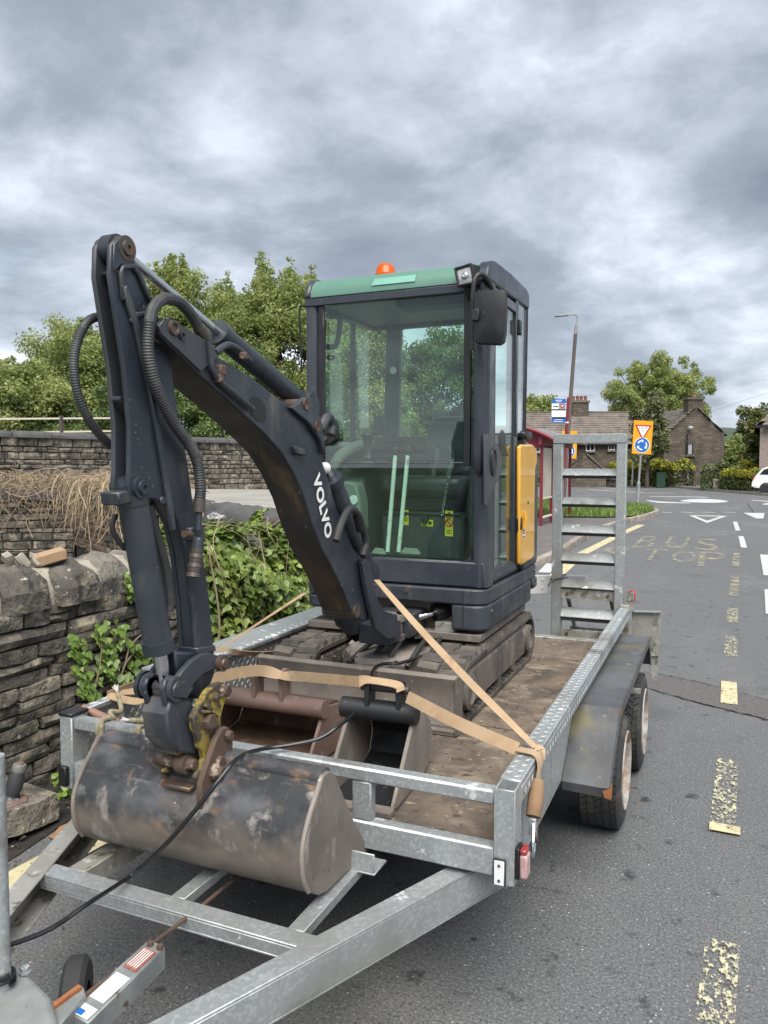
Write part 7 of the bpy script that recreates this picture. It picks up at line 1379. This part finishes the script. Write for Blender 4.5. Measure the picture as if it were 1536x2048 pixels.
q = PX(*c3([(628, 1490)])[0], -1.256); ep('ear_pin', MB().lathe(Vector((q.x-.02, q.y, q.z)), (1, 0, 0), [(0, .024), (.030, .024), (.032, .018), (.050, .018), (.050, 0)], 8), 'rust', bk, bev=.002); q = PX(*c3([(700, 1290)])[0], -1.256); ep('ear_bolt', MB().lathe(q, (1, 0, 0), [(0, .016), (.014, .014), (.014, 0)], 6), 'print_red' if False else 'rust', bk, bev=.002)
q = PX(*c3([(655, 1440)])[0], -1.256); ep('ear_pin', MB().lathe(Vector((q.x-.02, q.y, q.z)), (1, 0, 0), [(0, .02), (.03, .02), (.03, 0)], 8), 'rust', bk, bev=.002)
rope_ = MB().tube(spline([PY(320, 1460, 1.80), PY(303, 1482, 1.74), PY(296, 1508, 1.70), PY(305, 1528, 1.68), PY(322, 1538, 1.68)], 6), .0028, 6); ep('tie_wire', rope_, 'rust', bk, bev=0)
# ---- cab
FY = 3.340; CX0, CX1 = -1.876, -.948; ZF, ZR = 1.046, 2.40
def cp_(name, mb, m='cab_paint', parent=None, bev=.006, **k): return ep(name, mb, m, parent, bev=bev, **k)
cab = cp_('cab', MB().box((CX0+.02, FY+.02, ZF), (CX1-.02, 4.015, ZF+.05)).box((CX0+.03, FY+.004, ZF+.0), (CX1-.03, FY+.03, 1.165)), bev=.004)
def c_(name, mb, m='cab_paint', bev=.006, **k): return ep(name, mb, m, cab, bev=bev, **k)
c_('front_panel', MB().prism([(CX0+.012, FY-.004, ZF+.006), (CX1-.012, FY-.004, ZF+.006), (CX1-.012, FY-.004, 1.160), (CX0+.012, FY-.004, 1.160)], (0, .0075, 0)), bev=.003)
# pillars: right front one is fat and round with a raised channel
c_('front_pillar', MB().prism([(x, y, ZF+.004) for x, y in rplan(-1.022, CX1, FY-.006, FY+.105, .038, corners=(1, 1, 0, 0))], (0, 0, 2.415-ZF)), bev=.004)
chn = MB(); cpth = [(-.985, FY-.010, z) for z in (2.36, 2.2, 1.9, 1.66, 1.58, 1.555)]; chn.tube(cpth, [.026, .027, .028, .028, .024, .006], 14); c_('pillar_channel', chn, bev=0)
c_('front_pillar', MB().prism([(x, y, ZF+.004) for x, y in rplan(CX0, -1.806, FY-.006, FY+.07, .03, corners=(1, 1, 0, 0))], (0, 0, 2.415-ZF)), bev=.004)
for i in range(len(bpy.data.objects)): pass
c_('window_channel', MB().box((-1.062, FY-.002, 1.60), (-1.028, FY+.014, 2.372)), 'black_plastic', bev=.003); c_('window_channel', MB().box((-1.800, FY-.002, 1.60), (-1.770, FY+.014, 2.372)), 'black_plastic', bev=.003)
RY = 4.06
c_('rear_pillar', MB().prism([(x, RY, 1.60) for x in (-1.775, -1.690)] + [(x, RY, 2.41) for x in (-1.668, -1.752)], (0, .05, 0)), 'grey_inner'); c_('rear_pillar', MB().box((-1.02, RY-.02, 1.70), (CX1-.004, RY+.05, 2.43)), 'cab_paint', bev=.01)
c_('rear_sill', MB().box((CX0+.01, RY-.01, 1.046), (CX1-.01, RY+.045, 1.765)), 'grey_inner'); c_('rear_header', MB().box((CX0+.02, RY-.01, 2.375), (CX1-.01, RY+.05, 2.43)), 'grey_inner')
c_('side_sill', MB().box((CX0+.004, FY+.075, 1.097), (CX0+.04, RY-.015, 1.700)), 'cab_paint'); c_('side_header', MB().box((CX0+.004, FY+.075, 2.372), (CX0+.05, RY-.012, 2.43)), 'cab_paint')
q = PX(706, 750, CX0+.02); c_('side_bar', MB().box((CX0+.008, q.y-.010, 1.7005), (CX0+.032, q.y+.010, 2.3715)), 'black_plastic', bev=.002)
# door side
dx = CX1
c_('door_post', MB().prism([(dx-.05, 3.845, 1.75), (dx-.05, 3.885, 1.75), (dx-.05, 3.885, 2.43), (dx-.05, 3.845, 2.43)], (.052, 0, 0)), bev=.004)
dr = MB(); dr.box((dx-.030, FY+.1055, 1.070), (dx, 3.885, 1.120)).box((dx-.030, 3.835, 1.120), (dx+.001, 3.884, 1.7495)).box((dx-.030, FY+.1055, 2.365), (dx+.001, 3.8445, 2.410)).box((dx-.030, FY+.1055, 1.120), (dx+.001, FY+.122, 2.365)); dro = c_('door', dr, bev=.003)
hp_ = yz([(974, 868), (978, 884), (990, 890), (999, 903), (1003, 925), (1000, 948), (990, 968), (978, 988), (973, 1010), (966, 1010), (966, 868)], dx+.001); ep('handle_panel', MB().prism(hp_, (.006, 0, 0)), 'cab_paint', dro, bev=.002)
ov = PX(986, 924, dx+.007); ring_ = [(ov.x, ov.y+.036*math.cos(a), ov.z+.058*math.sin(a)) for a in [i*math.pi/12 for i in range(25)]]; ep('handle_ring', MB().tube(ring_, .009, 8, cap=False), 'black_plastic', dro, bev=0); ep('handle', MB().prism([(ov.x, ov.y+.024*math.cos(a), ov.z+.044*math.sin(a)) for a in [i*math.pi/10 for i in range(20)]], (.006, 0, 0)), 'black_plastic', dro, bev=.002)
lt_ = yz([(994, 868), (1001, 858), (1007, 872), (1007, 893), (1013, 913), (996, 912), (995, 890)], dx-.02); ep('latch', MB().prism(lt_, (.012, 0, 0)), 'black_plastic', dro, bev=.004)
gp = MB().prism([(dx-.014, FY+.122, 1.1205), (dx-.014, 3.8345, 1.1205), (dx-.014, 3.8345, 2.3645), (dx-.014, FY+.122, 2.3645)], (.004, 0, 0)); ep('door_glass', gp, 'glass_side', dro, bev=0)
for z in (2.30, 1.30): ep('hinge', MB().box((dx+.001, 3.858, z-.035), (dx+.016, 3.872, z+.035)).box((dx+.001, 3.880, z-.040), (dx+.016, 3.896, z+.032)), 'black_plastic', dro, bev=.003)
c_('quarter_glass', MB().prism([(dx-.012, 3.886, 1.765), (dx-.012, RY-.021, 1.765), (dx-.012, RY-.021, 2.43), (dx-.012, 3.886, 2.43)], (.004, 0, 0)), 'glass_side', bev=0)
c_('rear_corner_trim', MB().prism([(dx-.01, RY-.004, 1.75), (dx+.004, RY+.004, 1.75), (dx+.004, RY+.030, 2.46), (dx-.01, RY+.02, 2.46)], (-.02, .03, 0)), 'black_plastic', bev=.003)
# panes
c_('upper_windscreen', MB().box((-1.7695, FY+.004, 1.620), (-1.0625, FY+.009, 2.3715)), 'glass_front', bev=0); c_('windscreen_edge', MB().box((-1.7690, FY+.0025, 1.6150), (-1.0630, FY+.0095, 1.6175)), 'pale_inner', bev=0)
c_('lower_windscreen', MB().box((-1.8050, FY+.012, 1.1655), (-1.0225, FY+.017, 1.612)), 'glass_front', bev=0)
crn = MB(); crn.prism([(-1.0228, FY+.0045, 1.1655), (-1.0228, FY+.0045, 1.215)] + [(-1.0728+.05*math.cos(a), FY+.0045, 1.2155-.05*math.sin(a)) for a in [i*math.pi/12 for i in range(7)]], (0, .006, 0)); c_('glass_corner', crn, bev=0)
c_('rear_glass', MB().box((-1.689, RY+.015, 1.7655), (-1.0205, RY+.020, 2.3745)), 'glass_clear', bev=0); c_('side_glass', MB().box((CX0+.018, FY+.076, 1.7005), (CX0+.022, RY-.012, 2.3715)), 'glass_clear', bev=0)
# roof
rp_ = [(FY-.012, 2.412), (FY-.010, 2.440), (FY+.006, 2.474), (FY+.040, 2.502), (FY+.10, 2.520), (FY+.40, 2.530), (RY+.0, 2.524), (RY+.06, 2.505), (RY+.06, 2.431), (FY+.01, 2.4165)]
rf_ = c_('roof', MB().prism([(-1.838, y, z) for y, z in rp_], (.836, 0, 0)), 'roof_green', bev=.003)
for x0, w in ((-1.8725, .034), (-1.0015, .056)):
    e = [(y-.004*(i < 5), z+.006*(2 < i < 8)) for i, (y, z) in enumerate(rp_)]; c_('roof_edge', MB().prism([(x0, y, z) for y, z in e], (w, 0, 0)), 'cab_paint', bev=.012, seg=2)
c_('roof_trim', MB().box((CX0+.008, FY-.012, 2.3725), (CX1-.03, FY+.02, 2.4115)), 'cab_paint', bev=.004); c_('gutter', MB().bar((CX1-.008, FY+.10, 2.448), (CX1-.008, RY+.05, 2.466), .02, .03), 'black_plastic', bev=.006)
sg = MB(); a, b = Vector((0, FY-.010, 2.440)), Vector((0, FY+.006, 2.474)); sl_ = (b-a); nn = Vector((0, -sl_.z, sl_.y)).normalized(); xa, xb = PY(745, 575, FY).x, PY(832, 575, FY).x
sg.prism([Vector((xa, 0, 0))+a.lerp(b, .0)+nn*.0030, Vector((xb, 0, 0))+a.lerp(b, .0)+nn*.0030, Vector((xb, 0, 0))+a.lerp(b, .98)+nn*.0030, Vector((xa+.01, 0, 0))+a.lerp(b, .98)+nn*.0030], nn*.0015); c_('roof_decal', sg, 'sticker_green', bev=0)
c_('headliner', MB().box((CX0+.05, FY+.04, 2.395), (CX1-.05, RY-.02, 2.405)), 'pale_inner', bev=0); c_('sun_visor', MB().box((-1.42, FY+.06, 2.345), (-1.08, FY+.20, 2.394)), 'grey_inner', bev=.01)
bq = PY(771, 549, 3.62); bq.z = 2.528; be = MB().lathe(bq, UP, [(0, .054), (.035, .054), (.040, .050), (.066, .046), (.084, .034), (.092, .016), (.094, 0)], 24); c_('beacon', be, 'amber', bev=0)
an_ = MB().tube(spline([(CX0-.002, FY+.02, 2.38), (CX0-.03, FY+.01, 2.38), (CX0-.034, FY+.01, 2.30), (CX0-.03, FY+.02, 2.14), (CX0-.036, FY+.02, 2.06)], 6), .005, 6); c_('aerial_loop', an_, 'black_plastic', bev=0)
# work lamp and mirror
lq = [PY(*p, 3.27) for p in ((908, 537), (944, 526), (952, 568), (916, 576))]; wl = c_('work_lamp', MB().prism(lq, (.012, .085, .01)), 'black_plastic', bev=.008, seg=2); cc_ = sum(lq, Vector())/4
ep('lamp_face', MB().prism([cc_+(p-cc_)*.76+Vector((0, -.0025, 0)) for p in lq], (0, .004, 0)), 'lens', wl, bev=.003); ep('lamp_bezel', MB().tube([cc_+(p-cc_)*.86+Vector((0, -.003, 0)) for p in lq+lq[:2]], .008, 6), 'black_plastic', wl, bev=0); ep('bulb', MB().ball(cc_+Vector((0, -.003, 0)), .016, 8, (1, .4, 1)), 'chrome', wl, bev=0)
ep('lamp_stalk', MB().bar(PY(932, 572, 3.30), PY(940, 600, 3.33), .02, .02), 'black_plastic', wl, bev=.003)
ma = MB().tube(spline([PY(945, 700, 3.25), PY(945, 640, 3.25), PY(946, 580, 3.25), PY(951, 556, 3.26), PY(962, 549, 3.28), PY(975, 560, 3.32), PY(984, 578, 3.38)], 6), .0105, 10); mao = c_('mirror_arm', ma, 'black_plastic', bev=0)
mp = [(950, 584), (956, 579), (1003, 577), (1011, 582), (1013, 620), (1011, 668), (1008, 684), (1000, 690), (956, 688), (949, 684), (947, 640)]; mq = [PY(*p, 3.215) for p in mp]; mc = sum(mq, Vector())/len(mq)
mb = MB(); n0 = len(mq); mb.v = [tuple(p+Vector((0, .022, 0))) for p in mq] + [tuple(mc+(p-mc)*.96+Vector((0, -.004, 0))) for p in mq] + [tuple(mc+(p-mc)*.6+Vector((0, -.016, 0))) for p in mq] + [tuple(mc+Vector((0, -.018, 0)))]
mb.f.append(tuple(range(n0)))
for r_ in range(2):
    for i in range(n0): mb.f.append((r_*n0+i, r_*n0+(i+1) % n0, (r_+1)*n0+(i+1) % n0, (r_+1)*n0+i))
for i in range(n0): mb.f.append((2*n0+i, 2*n0+(i+1) % n0, 3*n0))
mir = c_('mirror', mb, 'black_plastic', bev=0); ep('mirror_glass', MB().prism([mc+(p-mc)*.92+Vector((0, .0225, 0)) for p in mq], (0, .002, 0)), 'chrome', mir, bev=0); q = PY(952, 630, 3.20); ep('mirror_clamp', MB().box((q.x-.018, q.y-.012, q.z-.025), (q.x+.016, q.y+.03, q.z+.025)), 'black_plastic', mir, bev=.004); ep('mirror_socket', MB().ball(q+Vector((.035, .010, .0)), .026, 8, (1, .5, 1.2)), 'black_plastic', mir, bev=0)
# yellow engine panel low on the side
ypx = yz([(1032, 893), (1036, 889), (1058, 889), (1066, 898), (1067, 925), (1063, 940), (1062, 1000), (1061, 1112), (1058, 1117), (1036, 1130), (1032, 1128)], dx+.004); yp = ep('side_panel', MB().prism(ypx, (.022, 0, 0)), 'cab_yellow', bev=.010, seg=2)
q = PX(1047, 1040, dx+.0265); rc_ = MB().prism([(q.x, q.y+.022*math.cos(a), q.z+.055*math.sin(a)) for a in [i*math.pi/9 for i in range(18)]], (.0012, 0, 0)); ep('latch_recess', rc_, mat('deep_yellow_recess', (.50, .25, .02), .35) and 'cab_yellow', yp, bev=0)
ep('latch_grip', MB().tube([(q.x+.004, q.y, q.z+.045), (q.x+.010, q.y, q.z), (q.x+.004, q.y, q.z-.045)], .010, 8), 'cab_yellow', yp, bev=0)
for (px, py, w, h, m_) in ((1048, 1067, .040, .045, 'label_white'), (1054, 1038, .012, .03, 'label_yellow')): q = PX(px, py, dx+.0262); ep('sticker', MB().box((q.x, q.y-w/2, q.z-h/2), (q.x+.001, q.y+w/2, q.z+h/2)), m_, yp, bev=0)
for py in (1061, 1066, 1073): q = PX(1048, py, dx+.0275); ep('sticker_print', MB().box((q.x, q.y-.017, q.z-.004), (q.x+.0006, q.y+.013, q.z+.004)), 'print_black', yp, bev=0)
ep('keyhole', MB().lathe(PX(1056, 1005+0, dx+.026), (1, 0, 0), [(0, .009), (.003, .008), (.003, 0)], 10), 'print_black', yp, bev=0)
q = PX(1055, 874, dx-.0); ep('rear_catch', MB().prism([(dx-.06, 4.02, 1.740), (dx+.012, 4.02, 1.740), (dx+.02, 4.16, 1.740), (dx-.06, 4.20, 1.740)], (0, 0, .045)), 'black_plastic', bev=.012)
ep('door_hook', MB().box((dx+.002, 3.868, 1.27), (dx+.03, 3.90, 1.34)), 'black_plastic', bev=.006)
# ---- inside the cab
c_('floor', MB().box((CX0+.045, FY+.032, 1.0965), (CX1-.05, RY-.012, 1.125)), 'pale_inner', bev=0)
seat = c_('seat_base', MB().box((-1.585, 3.60, 1.1255), (-1.145, 4.03, 1.37)), 'grey_inner', bev=.02); ep('seat_cushion', MB().box((-1.585, 3.565, 1.4455), (-1.14, 3.99, 1.55)), 'seat', seat, bev=.04, seg=3); ep('seat_rail', MB().box((-1.54, 3.63, 1.3705), (-1.19, 3.98, 1.445)), 'black_plastic', seat, bev=.01); ep('seat_rib', MB().bar((-1.57, 3.597, 1.36), (-1.16, 3.597, 1.36), .012, .010), 'black_plastic', seat, bev=.002); ep('access_cover', MB().box((-1.44, 3.5993, 1.15), (-1.20, 3.615, 1.335)), 'grey_inner', seat, bev=.003); ep('cover_knob', MB().lathe((-1.34, 3.594, 1.335), (0, -1, 0), [(0, .022), (.014, .02), (.016, 0)], 14), 'black_plastic', seat, bev=0)
bk_ = MB().prism([(-1.475, 3.93, 1.55), (-1.135, 3.93, 1.55), (-1.135, 3.97, 1.80), (-1.165, 3.985, 1.865), (-1.44, 3.985, 1.865), (-1.478, 3.97, 1.80)], (0, .07, .01)); ep('seat_back', bk_, 'seat', seat, bev=.025, seg=3)
for x in (-1.33, -1.25): ep('arm_rest', MB().tube(spline([(x-.10, 3.90, 1.70), (x-.02, 3.80, 1.68), (x+.01, 3.70, 1.62), (x+.02, 3.62, 1.54)], 5), .012, 8), 'grey_inner', seat, bev=0)
sqd = [PY(*p, 3.598) for p in ((832, 966), (845, 964), (860, 964), (873, 967), (871, 973), (833, 973))]; ep('seat_handle', MB().prism(sqd, (0, -.02, 0)), 'label_white' if False else 'pale_inner', seat, bev=.004)
for q4, bits in ((((803, 1020), (817, 1020), (817, 1050), (803, 1050)), ((807, 1024, 813, 1032), (805, 1036, 815, 1038), (805, 1041, 815, 1043))), (((842, 1039), (866, 1040), (866, 1053), (842, 1052)), ((846, 1042, 853, 1050), (856, 1043, 863, 1049))), (((890, 1021), (906, 1022), (906, 1073), (890, 1072)), ((894, 1025, 902, 1034), (893, 1055, 903, 1057), (893, 1061, 903, 1063)))):
    yl_ = ep('warning_label', MB().prism([PY(*p, 3.597) for p in q4], (0, .002, 0)), 'label_yellow', seat, bev=0)
for tri_ in (((848, 1042), (852, 1050), (844, 1050)), ((898, 1024), (903, 1034), (893, 1034))):
    pts = [PY(*p, 3.594) for p in tri_]; ep('warning_mark', MB().tube(pts + pts[:2], .0022, 5), 'print_black', seat, bev=0)
rc0 = PY(898, 1045, 3.594); ep('warning_mark', MB().tube([rc0+Vector((.018*math.cos(a), 0, .018*math.sin(a))) for a in [i*math.pi/9 for i in range(20)]], .003, 5).tube([rc0+Vector((-.012, 0, .012)), rc0+Vector((.012, 0, -.012))], .003, 5), 'print_red', seat, bev=0)
for (x0, y0, x1, y1) in ((806, 1024, 814, 1027), (808, 1027, 812, 1033), (805, 1036, 815, 1037.2), (805, 1040, 815, 1041.2), (857, 1043, 863, 1049), (893, 1060, 903, 1061.2), (893, 1065, 903, 1066.2)): ep('warning_mark', MB().prism([PY(*p, 3.5945) for p in ((x0, y0), (x1, y0), (x1, y1), (x0, y1))], (0, .002, 0)), 'print_black', seat, bev=0)
con = c_('console', MB().prism([(-1.83, 3.46, 1.126), (-1.83, 3.46, 1.50), (-1.83, 3.58, 1.60), (-1.83, 3.98, 1.63), (-1.83, 3.98, 1.126)], (.20, 0, 0)), 'grey_inner', bev=.02); c_('console', MB().prism([(-1.115, 3.62, 1.126), (-1.115, 3.55, 1.40), (-1.115, 3.62, 1.60), (-1.115, 3.98, 1.63), (-1.115, 3.98, 1.126)], (.10, 0, 0)), 'grey_inner', bev=.02)
jq = PY(737, 916, 3.56); js = MB().tube([jq, jq+Vector((.0, 0, .03)), jq+Vector((-.004, 0, .06)), jq+Vector((-.002, -.005, .105))], [.030, .018, .020, .026], 12); js.ball(jq+Vector((-.002, -.012, .115)), .027, 8, (1.3, 1, .7)); ep('joystick', js, 'black_plastic', con, bev=0); ep('joystick_base', MB().box((jq.x-.09, 3.47, jq.z-.055), (jq.x+.07, 3.66, jq.z-.012)), 'black_plastic', con, bev=.01)
ep('arm_pad', MB().tube(spline([(-1.80, 3.42, 1.54), (-1.80, 3.55, 1.64), (-1.79, 3.72, 1.70), (-1.78, 3.9, 1.72)], 5), .03, 10), 'pale_inner', con, bev=0); ph = PY(757, 850, 3.75); ep('phone_holder', MB().box((ph.x-.03, 3.74, ph.z-.055), (ph.x+.03, 3.77, ph.z+.05)), 'black_plastic', con, bev=.01)
tk = c_('washer_tank', MB().prism([PY(*p, 3.40) for p in ((664, 968), (690, 962), (712, 968), (720, 1000), (722, 1062), (700, 1080), (664, 1080))], (0, .10, 0)), 'pale_inner', bev=.012, seg=2)
for px, py in ((707, 1000), (683, 980)): q = PY(px, py, 3.399); ep('gauge', MB().lathe(q, (0, -1, 0), [(0, .024), (.005, .022), (.005, 0)], 16), 'alu_strip', tk, bev=0)
for (xb, xt) in ((775, 791), (797, 816)):
    a, b = PY(xb, 1104, 3.44), PY(xt, 906, 3.50); lv_ = c_('travel_lever', MB().tube([a, b], .0105, 10), 'lever_steel', bev=0); ep('knob', MB().lathe(b-UP*.015, (b-a), [(0, .010), (.01, .018), (.03, .024), (.042, .022), (.048, 0)], 12), 'black_plastic', lv_, bev=0)
for (x0, x1, yy) in ((742, 773, 0), (800, 842, 0)):
    q4 = [PY(x0, 1104, 3.40), PY(x0+8, 1094, 3.44), PY(x1-6, 1096, 3.44), PY(x1, 1106, 3.40)]; c_('pedal', MB().prism(q4, (0, 0, -.012)), 'pale_inner', bev=.004)
ch_ = MB()
for k in range(12):
    q = PY(897-k*1.1, 950+k*7, 3.55); ch_.tube([q+Vector((.006*math.cos(a)*(k % 2), .006*math.cos(a)*(1-k % 2), .011*math.sin(a))) for a in [i*math.pi/4 for i in range(9)]], .0022, 4)
c_('chain', ch_, 'chrome', bev=0)
rs_ = PY(786.5, 741, RY-.003); c_('round_sticker', MB().lathe(rs_, (0, -1, 0), [(0, .021), (.0015, .021), (.0015, 0)], 20), 'alu_strip', bev=0)
gh = MB().tube(spline([PY(652, 632, 3.40), PY(676, 634, 3.44), PY(679, 650, 3.45), PY(672, 690, 3.44), PY(652, 694, 3.40)], 5), .014, 8); c_('grab_handle', gh, 'black_plastic', bev=0); c_('hook_ring', MB().tube([PY(662+7*math.cos(a), 715+3.5*math.sin(a), 3.40) for a in [i*math.pi/6 for i in range(13)]], .005, 6), 'black_plastic', bev=0)
wp = MB().bar(PY(648, 655, 3.325), PY(650, 868, 3.325), .006, .012).bar(PY(651, 640, 3.33), PY(645, 860, 3.33), .010, .006); wo_ = c_('wiper', wp, 'black_plastic', bev=0); wm = MB().prism([PY(*p, 3.30) for p in ((640, 862), (655, 840), (664, 835), (670, 852), (672, 880), (660, 890), (641, 892))], (0, .05, 0)); ep('wiper_motor', wm, 'black_plastic', wo_, bev=.008)
for px, py in ((656, 852), (650, 878)): ep('wiper_bolt', MB().lathe(PY(px, py, 3.299), (0, -1, 0), [(0, .013), (.010, .011), (.010, 0)], 12), 'pin_steel', wo_, bev=0)

# ================================================================== dirt that lies about
def grit(name, m, n, spot, size, kind='stuff', parent=None):
    mb = MB()
    for k in range(n):
        p = Vector(spot()); s = size*rnd.uniform(.35, 1.3)*(2.2 if rnd.random() < .06 else 1); q = [Vector((rnd.uniform(-1, 1), rnd.uniform(-1, 1), rnd.uniform(-.2, .9)))*s for _ in range(4)]
        mb.add([p+v for v in q], [(0, 1, 2), (0, 2, 3), (0, 3, 1), (1, 3, 2)])
    return build(name, mb, M[m], parent, kind=kind, ang=10)
grit('soil_grit', 'joint', 900, lambda: (rnd.gauss(-2.78, .10), rnd.uniform(1.2, 4.2), .012), .011)
grit('soil_grit', 'coping', 420, lambda: (rnd.gauss(-2.74, .16), rnd.uniform(1.2, 4.2), .012), .009)
grit('road_grit', 'grey_stone', 700, lambda: (-2.55+abs(rnd.gauss(0, .35)), rnd.uniform(.8, 4.5), .004), .0045)
grit('road_grit', 'grey_stone', 900, lambda: (rnd.uniform(-1.9, 1.2), rnd.uniform(1.0, 9)**1.0, .003), .0032)
grit('deck_dirt', 'mud', 520, lambda: (rnd.choice((rnd.gauss(-.62, .05), rnd.gauss(-.90, .12), rnd.uniform(-2.05, -.58))), rnd.uniform(2.08, 4.8), .503), .0075, parent=tr)
grit('track_dirt', 'mud', 260, lambda: (rnd.uniform(-1.62, -1.2), rnd.uniform(3.0, 3.6), .745), .010, parent=ex)
for i, (px, py, lb) in enumerate(((48, 1630, 'brown leaf lying flat near the fallen stone'), (70, 1648, 'pale dead leaf on the soil between the drawbar and the wall'), (105, 1622, 'russet leaf caught by the weed at the wall foot'), (15, 1668, 'curled brown leaf at the left edge of the soil'))):
    a = PZ(px, py, .016); me = leaf_mesh('dry_leaf', 'dry_leaf'); o = link('dry_leaf', me, None); o.location = a; o.scale = (.030,)*3; o.rotation_euler = (rnd.uniform(-.4, .4), rnd.uniform(-.4, .4), rnd.uniform(0, 6)); tag(o, lb, 'dead leaf', 'dead leaves on the soil')
